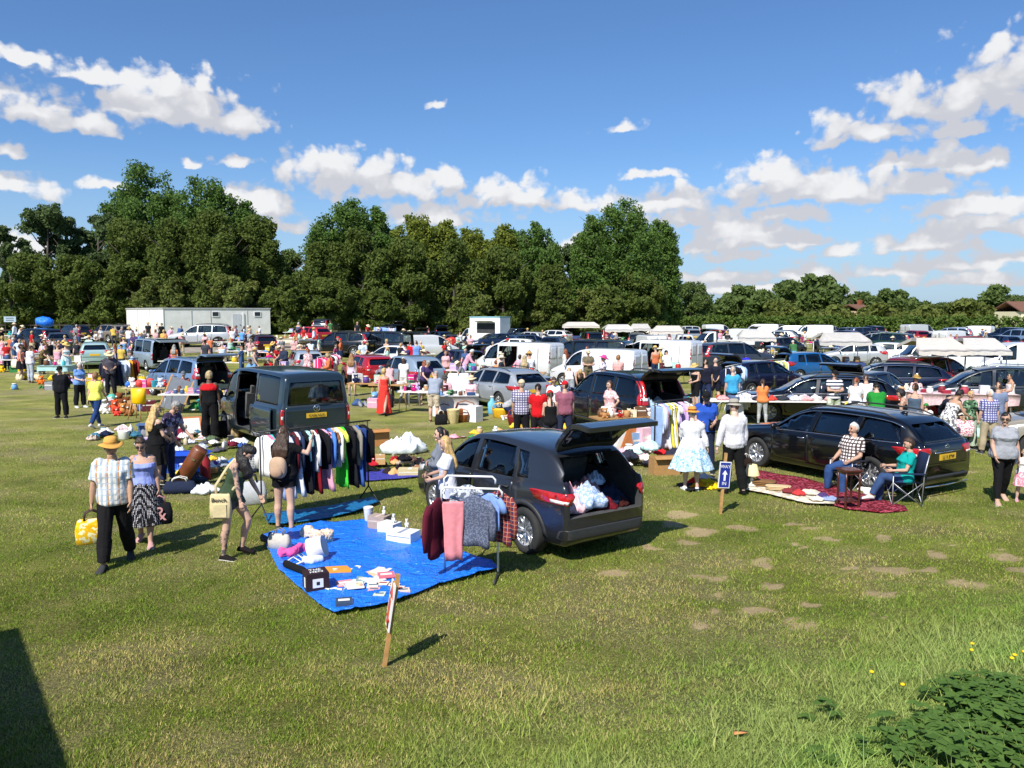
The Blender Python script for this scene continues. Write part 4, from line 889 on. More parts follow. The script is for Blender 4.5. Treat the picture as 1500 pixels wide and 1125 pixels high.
def hairm(k):
 if('hair',k)in MATS:return MATS[('hair',k)]
 m,nt,out=newmat('hair_'+k);b=N(nt,'ShaderNodeBsdfPrincipled');b.inputs['Roughness'].default_value=.5;c=hx(HAIRC[k]);tc=N(nt,'ShaderNodeTexCoord');mu=N(nt,'ShaderNodeVectorMath',operation='MULTIPLY');mu.inputs[1].default_value=(1,1,.12);L(nt,tc.outputs['Object'],mu.inputs[0])
 n=N(nt,'ShaderNodeTexNoise');n.inputs['Scale'].default_value=75;n.inputs['Detail'].default_value=4;n.inputs['Distortion'].default_value=.6;L(nt,mu.outputs[0],n.inputs['Vector']);r=N(nt,'ShaderNodeMapRange');r.inputs[1].default_value=.35;r.inputs[2].default_value=.65;L(nt,n.outputs['Fac'],r.inputs[0])
 x=N(nt,'ShaderNodeMix',data_type='RGBA');x.inputs[6].default_value=rgba([v*.5 for v in c]);x.inputs[7].default_value=rgba([min(.8,v*1.5)for v in c]);L(nt,r.outputs[0],x.inputs[0]);L(nt,x.outputs[2],b.inputs['Base Color'])
 bp=N(nt,'ShaderNodeBump');bp.inputs['Strength'].default_value=.8;bp.inputs['Distance'].default_value=.015;L(nt,n.outputs['Fac'],bp.inputs['Height']);L(nt,bp.outputs[0],b.inputs['Normal']);L(nt,b.outputs[0],out.inputs[0]);MATS[('hair',k)]=m
 return m
def lin_dir(f,a,s):f,a=radians(f),radians(a);return V((s*sin(a),-sin(f)*cos(a),-cos(f)*cos(a)))
POSES={'stand':{},'relax':dict(LL=(4,4,3),RL=(-3,5,4),LA=(4,9,18,4),RA=(-2,9,12,4),hyaw=12),'walk':dict(LL=(22,1,6),RL=(-20,1,18),LA=(-18,6,-6,3),RA=(20,6,34,2),lean=3),'walk2':dict(RL=(22,1,6),LL=(-20,1,18),RA=(-18,6,-6,3),LA=(20,6,34,2),lean=3),'browse':dict(lean=24,head=38,LA=(22,8,52,-6),RA=(26,8,60,-8),LL=(3,4,4),RL=(-2,4,2)),'bend':dict(lean=58,head=80,LA=(48,8,30,-4),RA=(60,8,44,-4),LL=(-4,5,6),RL=(-8,5,4)),'folded':dict(LA=(18,14,84,-62),RA=(22,14,92,-62),LL=(2,6,3),RL=(-2,6,3)),'hips':dict(LA=(-14,42,18,-38),RA=(-14,42,18,-38),LL=(2,6,2),RL=(0,6,2)),'back':dict(LA=(-22,10,-14,-34),RA=(-22,10,-14,-34),LL=(2,5,2),RL=(-2,5,2)),'hold':dict(LA=(8,8,74,-18),RA=(10,8,80,-20),head=24,LL=(2,4,2),RL=(-3,4,3)),'carry':dict(LA=(-2,12,5,5),RA=(10,8,60,-10),LL=(12,2,4),RL=(-12,2,12),hyaw=-10,lcurl=70),'point':dict(LA=(6,8,12,4),RA=(64,12,78,4),LL=(2,4,2),RL=(-3,4,3),head=8),'sit':dict(LL=(82,7,84),RL=(86,6,82),LA=(16,12,66,-16),RA=(18,12,70,-16),lean=-6,hz=.47,head=10),'kneel':dict(LL=(52,8,132),RL=(58,8,138),lean=52,LA=(52,8,30,-4),RA=(58,8,40,-4),head=60,hz=.42),'crouch':dict(LL=(112,12,138),RL=(105,12,136),lean=34,LA=(50,8,74,-8),RA=(58,8,66,-8),head=44,hz=.36),}
def skel(pose,sex):
 p=dict(lean=0,side=0,twist=0,head=6,hyaw=0,LA=(3,9,10,4),RA=(3,9,10,4),LL=(1,4,2),RL=(-1,4,2),hz=None,lcurl=22,rcurl=22,hroll=0);p.update(pose)
 J={'p':p,'sex':sex};P=V((0,0,0));up=V((sin(radians(p['side'])),-sin(radians(p['lean'])),cos(radians(p['lean'])))).normalized()
 tw=radians(p['twist']);xa=V((cos(tw),sin(tw),0));xa=(xa-up*xa.dot(up)).normalized();fw=up.cross(xa).normalized()*-1
 if fw.y>0:fw=-fw
 J['up'],J['xa'],J['fw']=up,xa,fw
 sw=.165 if sex=='m' else .145
 low=0
 for s,k in((1,'L'),(-1,'R')):
  f,a,kn=p[k+'L'];hip=P+V((s*.085,0,-.01));kne=hip+lin_dir(f,a,s)*.43;ank=kne+lin_dir(f-kn,a*.6,s)*.42
  J[k+'hip'],J[k+'kne'],J[k+'ank']=hip,kne,ank;low=min(low,ank.z-.075)
 hz=-low if p['hz']is None else p['hz']
 for k in 'LR':
  for q in('hip','kne','ank'):J[k+q]=J[k+q]+V((0,0,hz))
 P=V((0,0,hz));J['P']=P;C=P+up*.465;J['C']=C;J['N']=P+up*.53
 for s,k in((1,'L'),(-1,'R')):
  uf,ua,ff,fa=p[k+'A'];sh=C+xa*(s*sw);el=sh+lin_dir(uf,ua,s)*.285;wr=el+lin_dir(ff,fa,s)*.245
  J[k+'sh'],J[k+'elb'],J[k+'wri']=sh,el,wr
 hp=radians(p['head']);hd=V((up.x,-sin(hp),cos(hp))).normalized();J['Hc']=J['N']+(up+hd).normalized()*.05+hd*.115
 hy=radians(p['hyaw']);hxv=V((cos(hy),sin(hy),0));hxv=(hxv-hd*hxv.dot(hd)).normalized();hyv=hd.cross(hxv)
 J['H']=Matrix((hxv,hyv,hd)).transposed()
 if p['hroll']:J['H']=J['H']@Matrix.Rotation(radians(p['hroll']),3,'Y')
 return J
TORSO={'m':[(-.10,.085,.075,.0),(-.05,.15,.105,.0),(.02,.168,.118,-.008),(.10,.158,.112,.0),(.20,.15,.105,.005),(.30,.165,.112,.008),(.38,.18,.118,.006),(.44,.172,.1,-.004),(.485,.12,.075,-.01),(.52,.062,.06,-.008),(.585,.055,.058,.006)],'f':[(-.10,.085,.075,.0),(-.05,.16,.112,-.004),(.02,.176,.122,-.012),(.10,.155,.108,-.004),(.19,.128,.094,.002),(.28,.142,.104,.008),(.345,.152,.128,.024),(.40,.152,.108,.012),(.44,.146,.088,-.002),(.485,.10,.068,-.01),(.52,.052,.052,-.008),(.585,.047,.05,.006)]}
def torso(mb,J,fat,inf,t0=-.2,t1=.7,hemw=0.):
 rs=[];rows=[r for r in TORSO[J['sex']]if t0-.001<=r[0]<=t1+.001]
 def at_(t):
  R=TORSO[J['sex']]
  for a,b in zip(R,R[1:]):
   if a[0]<=t<=b[0]:
    k=(t-a[0])/(b[0]-a[0]);return tuple(a[i]+(b[i]-a[i])*k for i in range(4))
  return R[0]if t<R[0][0]else R[-1]
 ts=sorted(set([r[0]for r in rows]+([t0]if t0>-.1 else[])+([t1]if t1<.58 else[])))
 rows=[(t,)+at_(t)[1:]for t in ts]
 for t,w,d,o in rows:
  k=fat if t<.42 else 1+(fat-1)*.4;belly=(fat-1)*.12*math.exp(-((t-.12)/.16)**2)
  w=w*k+inf+(hemw if t<0 else 0);d=d*(1+(k-1)*1.2)+inf+belly*.5+(hemw if t<0 else 0);c=J['P']+J['up']*t+J['fw']*(o+belly*.5)
  ring=[]
  for j in range(18):
   a=2*pi*j/18;ca,sa=cos(a),sin(a);ring.append(c+J['xa']*(w*math.copysign(abs(ca)**.82,ca))-J['fw']*(d*math.copysign(abs(sa)**.82,sa)))
  rs.append(ring)
 mb.rings(rs)
def leg(mb,J,k,fat,inf,f0=0.,f1=2.,flare=0.):
 h,n,a=J[k+'hip'],J[k+'kne'],J[k+'ank'];pts=[];rad=[]
 for t,r in((-.04,.088),(.12,.09),(.3,.081),(.55,.07),(.8,.058),(1.0,.053),(1.12,.052),(1.3,.056),(1.5,.05),(1.75,.037),(1.92,.033),(2.0,.034)):
  if t>f1+.001:break
  if t<f0-.05:continue
  p=h.lerp(n,t)if t<=1 else n.lerp(a,t-1)
  if 1.15<t<1.7:p=p+V((0,.012,0))
  pts.append(p);rad.append(r*(1+(fat-1)*.8)+inf+flare*max(0,t-.1))
 if f1<1.99 and f1 not in(1.0,):
  t=f1;p=h.lerp(n,t)if t<=1 else n.lerp(a,t-1);pts.append(p+(pts[-1]-pts[-2]).normalized()*.002);rad.append(rad[-1]+flare*.1)
 mb.tube(pts,rad,12)
def arm(mb,J,k,fat,inf,f1=2.,inf2=None):
 s,e,w=J[k+'sh'],J[k+'elb'],J[k+'wri'];male=J['sex']=='m';m=1.0 if male else .86;pts=[];rad=[];ii=inf
 for t,r in((0,.056),(.2,.054),(.5,.046),(.8,.041),(1.0,.038),(1.2,.04),(1.45,.036),(1.75,.029),(2.0,.025)):
  if t>f1+.001:
   t=f1
  q=s.lerp(e,t)if t<=1 else e.lerp(w,t-1);pts.append(q);rad.append(r*m*(1+(fat-1)*.7)+ii)
  if t==f1:break
 mb.tube([s+(s-e).normalized()*.0+J['up']*.012]+pts[1:],rad,10)
 mb.ball(s-J['xa']*(.02 if k=='L' else-.02),.062*m+ii+(fat-1)*.03,10,8)
def hand(mb,J,k,mi=0):
 w=J[k+'wri'];d=(w-J[k+'elb']).normalized();s=1 if k=='L' else-1;curl=radians(J['p'][k.lower()+'curl'])
 inw=V((-s,0,0));inw=(inw-d*inw.dot(d));inw=inw.normalized()if inw.length>.2 else V((0,0,-1));side=d.cross(inw).normalized()
 if side.dot(V((0,-1,0)))<0:side=-side
 base=w-d*.015;rs=[]
 for t,a,b in((0,.024,.019),(.03,.03,.017),(.065,.037,.015),(.095,.036,.012)):
  c=base+d*t;rs.append([c+side*(a*cos(2*pi*j/10))+inw*(b*sin(2*pi*j/10))for j in range(10)])
 mb.rings(rs,mi)
 for q,ln,r in((.027,.072,.0085),(.009,.08,.0088),(-.010,.074,.0085),(-.027,.058,.0075)):
  p=base+d*.09+side*q;pts=[p-d*.01];ang=curl*.6;
  for f in(.45,.32,.25):dd=d*cos(ang)+inw*sin(ang);pts.append(pts[-1]+dd*ln*f);ang+=curl*.85
  mb.tube(pts,[r,r*.98,r*.9,r*.7],6,mi)
 p=base+d*.02+side*.026;dd=(d*.7+side*.6+inw*.35).normalized();p2=p+dd*.045;dd2=(d*.9+side*.1+inw*.4).normalized()
 mb.tube([p-dd*.015,p,p2,p2+dd2*.03],[.012,.0115,.0095,.007],6,mi)
def foot_rings(J,k,inf=0.,sole=0.):
 a=J[k+'ank'];s=1 if k=='L' else-1;p=J['p'];f,ab,kn=p[k+'L'];pitch=max(-20,min(50,(kn-f)*.55 if kn-f>8 else 0));fl=f-kn
 if p['hz']is not None and kn>110:pitch=55 if p['lean']>40 and f<70 else 15
 yaw=radians(9*s);dv=V((sin(yaw),-cos(yaw),0));pr=radians(pitch);dv=V((dv.x*cos(pr),dv.y*cos(pr),-sin(pr)));sd=V((dv.y,-dv.x,0)).normalized();u=sd.cross(dv).normalized()
 if u.z<0:u=-u
 rs=[]
 for t,w,h in((-.062,.02,.03),(-.05,.03,.06),(-.02,.035,.082),(.03,.036,.085),(.08,.041,.062),(.13,.046,.044),(.165,.045,.034),(.19,.036,.026),(.203,.015,.014)):
  c=a+dv*t-u*.075;ring=[]
  for j in range(10):
   q=2*pi*j/10;z=h*(.5+.5*sin(q));ring.append(c+sd*((w+inf)*cos(q))+u*(z+(inf*.8 if sin(q)>0 else-sole)))
  rs.append(ring)
 return rs
def headfn(inf=0.):
 def f(p):
  x,y,z=p
  zz=z/.118
  if zz<0:
   x*=1-.30*zz*zz;
   if y>0:y*=1-.42*zz*zz
   else:y*=1-.10*zz*zz
  if y<-.05 and zz>-.9:y=-.05+(y+.05)*.86
  if y>0 and zz>-.2:y*=1.04
  return V((x,y,z))
 return f
def head(mb,J):
 H,c=J['H'],J['Hc'];mb.ball(c,(.076,.097,.12),20,16,0,H,headfn())
 T=lambda x,y,z:c+H@V((x,y,z))
 mb.tube([T(0,-.086,.012),T(0,-.096,-.01),T(0,-.107,-.03),T(0,-.094,-.038)],[.007,.010,.0135,.010],6)
 for s in(-1,1):
  mb.ball(T(s*.033,-.078,.008),(.016,.012,.0095),8,6,1,H);mb.ball(T(s*.078,.008,-.006),(.011,.02,.03),8,6,0,H)
  mb.tube([T(s*.015,-.088,.024),T(s*.034,-.088,.029),T(s*.052,-.074,.024)],[.004,.006,.004],5,1)
  mb.ball(T(s*.034,-.066,-.03),(.024,.02,.022),8,6,0,H)
 mb.tube([T(-.022,-.079,-.056),T(0,-.087,-.055),T(.022,-.079,-.056)],[(.003,.003),(.0075,.006),(.003,.003)],6,2)
 mb.ball(T(0,-.074,-.09),(.026,.022,.02),8,6,0,H)
def remesh(mb,vox,name,fold=0.,it=2,seed=0.,fz=.6):
 me=mb.mesh('tmp');o=bpy.data.objects.new('tmp',me);TMP.collection.objects.link(o)
 m=o.modifiers.new('r','REMESH');m.mode='VOXEL';m.voxel_size=vox;m.use_smooth_shade=True
 if it:s=o.modifiers.new('s','SMOOTH');s.factor=.5;s.iterations=it
 r=evaluate(o);bpy.data.objects.remove(o);bpy.data.meshes.remove(me)
 r.name=name
 if fold:
  fold*=1.4
  n=len(r.vertices);no=[v.normal.copy()for v in r.vertices]
  for v,nn in zip(r.vertices,no):
   p=v.co;d=mnoise.noise(V((p.x*11,p.y*11,p.z*11*fz+seed)))*fold+abs(mnoise.noise(V((p.x*20+7,p.y*20,p.z*20*fz+seed))))*fold*.7-fold*.25
   v.co=p+nn*d
  r.update()
 return r
PC={}
def body_mesh(pk,J,fat,vox):
 k=('body',pk,J['sex'],fat)
 if k not in PC:
  mb=MB();torso(mb,J,fat,0)
  for q in 'LR':leg(mb,J,q,fat,0);arm(mb,J,q,fat,0);mb.rings(foot_rings(J,q))
  mb.tube([J['N']-J['up']*.05,J['Hc']-J['H'].col[2]*.05],.05 if J['sex']=='m' else .043,10)
  r=remesh(mb,vox,'body',it=2)
  m2=MB();head(m2,J);hand(m2,J,'L');hand(m2,J,'R');h=fixn(m2.mesh('h'))
  bm=bmesh.new();bm.from_mesh(r);bm.from_mesh(h);bpy.data.meshes.remove(h);bm.to_mesh(r);bm.free()
  PC[k]=r
 return PC[k]
def skirt_rings(J,fat,L_,w0,w1,inf,t_top,folds=.03,n=36):
 rs=[];P,up=J['P'],J['up'];top=P+up*t_top;kn=(J['Lkne']+J['Rkne'])*.5;an=(J['Lank']+J['Rank'])*.5
 for i in range(9):
  t=i/8;c=V((0,0,0));d=L_*t
  if J['p']['hz']is None:c=top+V((0,0,-d));c.x+=(kn.x)*t*.6;c.y=top.y+(kn.y-top.y)*min(1,d/.5)*.7
  else:c=top.lerp(kn,t)
  w=(w0+(w1-w0)*t**.8)*fat;ring=[]
  for j in range(n):
   a=2*pi*j/n;r=1+folds*4*t*(sin(a*7+1)*.6+sin(a*11)*.4);ring.append(c+V((cos(a)*(w+inf)*r,sin(a)*(w*.82+inf)*r,.01*sin(a*5)*t)))
  rs.append(ring)
 return rs
def garment(kind,pk,J,fat,vox):
 k=(kind,pk,J['sex'],fat)
 if k in PC:return PC[k]
 mb=MB();f=.007;fz=.6
 if kind in('tee','shirt','long','jacket','polo'):
  i={'tee':.019,'shirt':.027,'long':.021,'jacket':.034,'polo':.021}[kind]
  torso(mb,J,fat,i,-.075 if kind!='tee' else-.05,.505,.006)
  for q in 'LR':arm(mb,J,q,fat,i+.004,.62 if kind in('tee','polo')else(.75 if kind=='shirt' else 1.94))
  mb.tube([J['N']-J['up']*.05,J['N']+J['up']*.012],.062,12);f=.009
 elif kind in('tank','bardot'):
  torso(mb,J,fat,.017,-.07,.405)
  if kind=='tank':
   for s in(-1,1):
    a=J['C']+J['xa']*(.085*s);mb.tube([a-J['up']*.09+J['fw']*.085,a-J['up']*.0+J['fw']*.062,a+J['up']*.045,a-J['fw']*.06,a-J['up']*.1-J['fw']*.075],[(.028,.012)]*5,8)
  else:
   for q in 'LR':s_=J[q+'sh'];e=J[q+'elb'];mb.tube([s_.lerp(e,.12)-J['xa']*(.04 if q=='L' else-.04),s_.lerp(e,.25),s_.lerp(e,.5)],[.07,.07,.078],10)
 elif kind in('trousers','jeans','leggings','wide'):
  i={'trousers':.022,'jeans':.015,'leggings':.006,'wide':.026}[kind];torso(mb,J,fat,.006,-.12,.09)
  for q in 'LR':leg(mb,J,q,fat,i,0,1.93,{'trousers':.012,'jeans':.005,'wide':.026}.get(kind,0.))
  fz=.4;f=.007 if kind!='leggings' else .003
 elif kind in('shorts','crop'):
  torso(mb,J,fat,.008,-.12,.09)
  for q in 'LR':leg(mb,J,q,fat,.022 if kind=='shorts' else .012,0,.95 if kind=='shorts' else 1.55,.012 if kind=='shorts' else 0)
 elif kind=='hotpants':
  torso(mb,J,fat,.008,-.12,.09)
  for q in 'LR':leg(mb,J,q,fat,.016,0,.42,.01)
 elif kind in('skirt','longskirt','midi'):
  mb.rings(skirt_rings(J,fat,{'skirt':.5,'midi':.68,'longskirt':.88}[kind],.165,{'skirt':.22,'midi':.27,'longskirt':.27}[kind],.01,.1));f=.006
 elif kind=='fullskirt':mb.rings(skirt_rings(J,fat,.62,.15,.40,.01,.14,.035));f=.006
 elif kind in('dress','maxidress','minidress','widedress'):
  torso(mb,J,fat,.012,-.06,.405)
  for s in(-1,1):
   a=J['C']+J['xa']*(.09*s);mb.tube([a-J['up']*.09+J['fw']*.085,a+J['fw']*.06,a+J['up']*.045,a-J['fw']*.06,a-J['up']*.1-J['fw']*.075],[(.026,.012)]*5,8)
  mb.rings(skirt_rings(J,fat,{'dress':.66,'maxidress':.98,'minidress':.48,'widedress':.85}[kind],.15,{'dress':.27,'maxidress':.26,'minidress':.23,'widedress':.30}[kind],.012,.16));f=.008
 elif kind=='yoke':torso(mb,J,fat,.026,.33,.50)
 elif kind=='apron':
  torso(mb,J,fat,.03,.1,.50)
  for q in 'LR':
   arm(mb,J,q,fat,.026,1.9);mb.ball(J[q+'sh'].lerp(J[q+'elb'],.2),.098,12,8)
  mb.tube([J['N']-J['up']*.05,J['N']+J['up']*.012],.062,12);mb.rings(skirt_rings(J,fat,.30,.165,.25,.025,.16,.02))
 r=remesh(mb,vox,{'tee':'t_shirt','long':'long_sleeved_top','tank':'vest_top','bardot':'off_shoulder_top','wide':'trousers','crop':'cropped_trousers','hotpants':'shorts','midi':'skirt','longskirt':'skirt','fullskirt':'skirt','maxidress':'dress','minidress':'dress','widedress':'dress','apron':'blouse_and_apron'}.get(kind,kind),f,1,len(PC)*3.1,fz)
 PC[k]=r
 return r
def hair_mesh(style,pk,J):
 k=('hair',style,pk,J['sex'])
 if k in PC:return PC[k]
 mb=MB();H,c=J['H'],J['Hc'];hf=headfn();T=lambda x,y,z:c+H@V((x,y,z))
 low={'short':-.02,'bald':.0,'bob':-.11,'long':-.11,'bun':-.04,'pony':-.04,'curly':-.06,'dread':-.06}[style];th={'short':1.07,'curly':1.22,'bob':1.14,'dread':1.16}.get(style,1.10)
 def f(p):
  q=hf(p);x,y,z=q;front=z<.062-.25*max(0,y+.07)and y<-.012;below=z<low if y<.045 else z<low-.035
  if style=='bald':front=y<.01 or z>.05
  k_=.93 if front or below else th*(1+.05*mnoise.noise(V((x*40,y*40,z*40))))
  return q*k_
 mb.ball(c,(.0775,.099,.121),26,20,0,H,f)
 back=-J['fw'];N_,up=J['N'],J['up']
 if style in('long','dread'):
  g=J['p'].get('hang')
  if g:pts=[T(0,.05,.03),T(0,.06,-.06)]+[c+V(q)for q in g];wd_=[(.085,.055),(.095,.065)]+[(.10,.06)]*(len(g)-1)+[(.05,.03)]
  else:
   pts=[T(0,.04,.0),T(0,.052,-.07),N_+back*.075+up*.0,N_+back*.118-up*.1,N_+back*.13-up*(.2 if style=='long' else .14),N_+back*.13-up*(.26 if style=='long' else .16)];wd_=[(.07,.055),(.095,.06),(.12,.055),(.145,.045),(.14,.035),(.08,.02)]
  mb.tube(pts,[(b,a)if abs((pts[1]-pts[0]).normalized().y)>.9 else(a,b)for a,b in wd_],16)
  if not g:
   for s in(-1,1):mb.tube([T(s*.06,.01,.03),T(s*.082,.012,-.05),T(s*.085,.02,-.12),N_+J['xa']*(s*.10)+back*.03-up*.07],[.03,.035,.036,.02],8)
 if style=='bun':mb.ball(T(0,.085,.06),(.045,.045,.04),10,8)
 if style=='pony':mb.tube([T(0,.09,.05),T(0,.125,.03),N_+back*.14-up*.0,N_+back*.13-up*.12],[.028,.034,.03,.012],8)
 r=remesh(mb,.011,'hair',.010,1,3.,.25);PC[k]=r;return r
def hat_mesh(style,pk,J):
 k=('hat',style,pk,J['sex'])
 if k in PC:return PC[k]
 H,c=J['H'],J['Hc'];mb=MB();tilt=H@Matrix.Rotation(radians(-6),3,'X');o=c+H@V((0,.005,.05))
 if style=='cap':
  mb.ball(c+H@V((0,.006,.035)),(.088,.106,.1),16,10,0,H,lambda p:V((p.x,p.y,max(p.z,-.01))))
  mb.rings([[c+H@V((x,y,.035+z))for x,y,z in ring]for ring in([(-.07,-.07,-.004),(.07,-.07,-.004),(.07,-.07,.008),(-.07,-.07,.008)],[(-.07,-.13,-.012),(.07,-.13,-.012),(.07,-.13,-.002),(-.07,-.13,-.002)],[(-.04,-.175,-.028),(.04,-.175,-.028),(.04,-.175,-.02),(-.04,-.175,-.02)])])
 else:
  br={'straw':.165,'sun':.2,'trilby':.14,'boater':.17}[style];wv=.018 if style in('straw','sun')else .008;n=28;rings=[]
  for r,z in((br,-.022),(br,-.016),(br*.75,.0),(.094,.006),(.092,.05),(.08,.085),(.05,.098),(.004,.098 if style!='trilby' else .085)):
   rings.append([o+tilt@V((r*cos(2*pi*j/n)*.95,r*sin(2*pi*j/n)*1.06,z+(wv*sin(4*pi*j/n+1)if r>=br*.7 else 0)))for j in range(n)])
  mb.rings(rings,0);b=[[o+tilt@V((.0955*cos(2*pi*j/n)*.95,.0955*sin(2*pi*j/n)*1.06,z))for j in range(n)]for z in(.012,.036)];mb.rings(b,1,caps=False)
 PC[k]=fixn(mb.mesh('hat'));return PC[k]
def glasses_mesh(pk,J):
 k=('gl',pk,J['sex'])
 if k not in PC:
  H,c=J['H'],J['Hc'];mb=MB();T=lambda x,y,z:c+H@V((x,y,z))
  for s in(-1,1):
   mb.ball(T(s*.034,-.094,.006),(.027,.008,.02),10,6,0,H);mb.tube([T(s*.058,-.088,.012),T(s*.08,-.03,.012),T(s*.08,.01,.008)],.003,5)
  mb.tube([T(-.01,-.1,.01),T(.01,-.1,.01)],.003,5);PC[k]=fixn(mb.mesh('glasses'))
 return PC[k]
LONGN={'tee':'t-shirt','shirt':'shirt','long':'long sleeved top','jacket':'jacket','polo':'polo shirt','tank':'vest top','bardot':'off-shoulder top'}
ncnt=[0]
def person(p,yaw,top=None,bot=None,sex='m',pose='stand',sk='f',hair=('short','brown'),hat=None,glass=None,shoe='#222222',h=1.72,fat=1.,label=None,group=None,lod=1,pk=None,extra=(),auto=False,bare_feet=False,child=False,sole='#d8d8d4',slots=None):
 """yaw: 0 faces the camera side (-Y), 90 faces +X (right in the photo), 180 faces away"""
 pd=POSES[pose]if isinstance(pose,str)else pose;key=pk or(pose if isinstance(pose,str)else 'p%d'%len(PC));J=skel(pd,sex)
 vox={0:.0105,1:.017,2:.026}[lod];kk=key if lod!=2 else key+'_far'
 o=empty('person',p,radians(yaw));s=h/1.72;o.scale=(s*(1 if not child else 1.06),s*(1 if not child else 1.06),s)
 tag(o,label,'child' if child else 'person',group,auto=auto)
 S_=skin(sk);link('body',body_mesh(kk,J,fat,vox),slots or[S_,M_EYE,M_LIP],o)
 o['J']=1;del o['J']
 for g in(bot,top)+tuple(extra):
  if g:me=garment(g[0],kk,J,fat,vox);link(me.name.split('.')[0],me,[fab(g[1])],o)
 if hair:link('hair',hair_mesh(hair[0],kk,J),[hairm(hair[1])],o)
 if hat:link('hat',hat_mesh(hat[0],kk,J),[fab(hat[1]),fab(hat[2]if len(hat)>2 else hat[1])],o)
 if glass:link('glasses',glasses_mesh(kk,J),[M_BLK],o)
 if not bare_feet and lod<2:
  for q in 'LR':
   k=('shoe',kk,q,sex)
   if k not in PC:
    mb=MB();mb.rings(foot_rings(J,q,.007,.003),0);rs=foot_rings(J,q,.011,.012);a=J[q+'ank'].z
    so=[[V((v.x,v.y,min(v.z,J[q+'ank'].z-.062)if J['p']['hz']is None else v.z))for v in r]for r in rs];
    kf=J['p'][q+'L']
    if J['p']['hz']is None and kf[2]-kf[0]<=8:mb.rings(so,1)
    PC[k]=fixn(mb.mesh('shoe'))
   link('shoe',PC[k],[fab(shoe),fab(sole)],o)
 o.location=p
 return o,J,Matrix.LocRotScale(V(p),o.rotation_euler.to_quaternion(),o.scale)
def frame(p,yaw):return Matrix.Translation(V(p))@Matrix.Rotation(yaw,4,'Z')
def table(p,yaw,Lx,Wy,h,label,top='#e4e2dc',legs='steel',skirt=None,group='tables set out by the sellers',drop=.3,auto=False):
 o=empty('folding_table',p,yaw);tag(o,label,'table',group,auto=auto);mb=MB();mb.box((0,0,h-.02),(Lx,Wy,.04));obj('table_top',mb,plain('table_'+top,hx(top),.6,vary=.06),o)
 lm=M_STEEL if legs=='steel' else M_WOOD
 for sx in(-1,1):
  for sy in(-1,1):
   mb=MB();mb.tube([(sx*Lx*.40,sy*Wy*.40,h-.03),(sx*Lx*.44,sy*Wy*.42,0)],.013 if legs=='steel' else .022,6);obj('leg',mb,lm,o)
 if skirt:
  n=40;rs=[];hl,hw=Lx/2+.012,Wy/2+.012;per=[]
  for i in range(n):
   t=i/n*4;k=int(t);f=t-k;cs=[(-hl,-hw),(hl,-hw),(hl,hw),(-hl,hw)];a,b=cs[k],cs[(k+1)%4];per.append((a[0]+(b[0]-a[0])*f,a[1]+(b[1]-a[1])*f))
  mb=MB();rr=random.Random(int(p[0]*100));ds=[drop*rr.uniform(.85,1.1)for _ in per]
  up=[V((x,y,h+.006))for x,y in per];dn=[V((x*(1+.03*sin(i*1.7)),y*(1+.06*sin(i*1.9)),h-ds[i]))for i,(x,y)in enumerate(per)]
  mb.rings([up,[u.lerp(d,.5)for u,d in zip(up,dn)],dn],caps=False);mb.f.append(list(range(n)));mb.m.append(0);mb.s.append(False)
  c=link('tablecloth',mb.mesh('tablecloth'),[fab(skirt)],None,p,yaw);tag(c,'cloth hanging over the edges of the '+label if len(label.split())<10 else label.replace('table','tablecloth',1),'tablecloth',None)
 return frame(p,yaw),h+(.01 if skirt else 0)
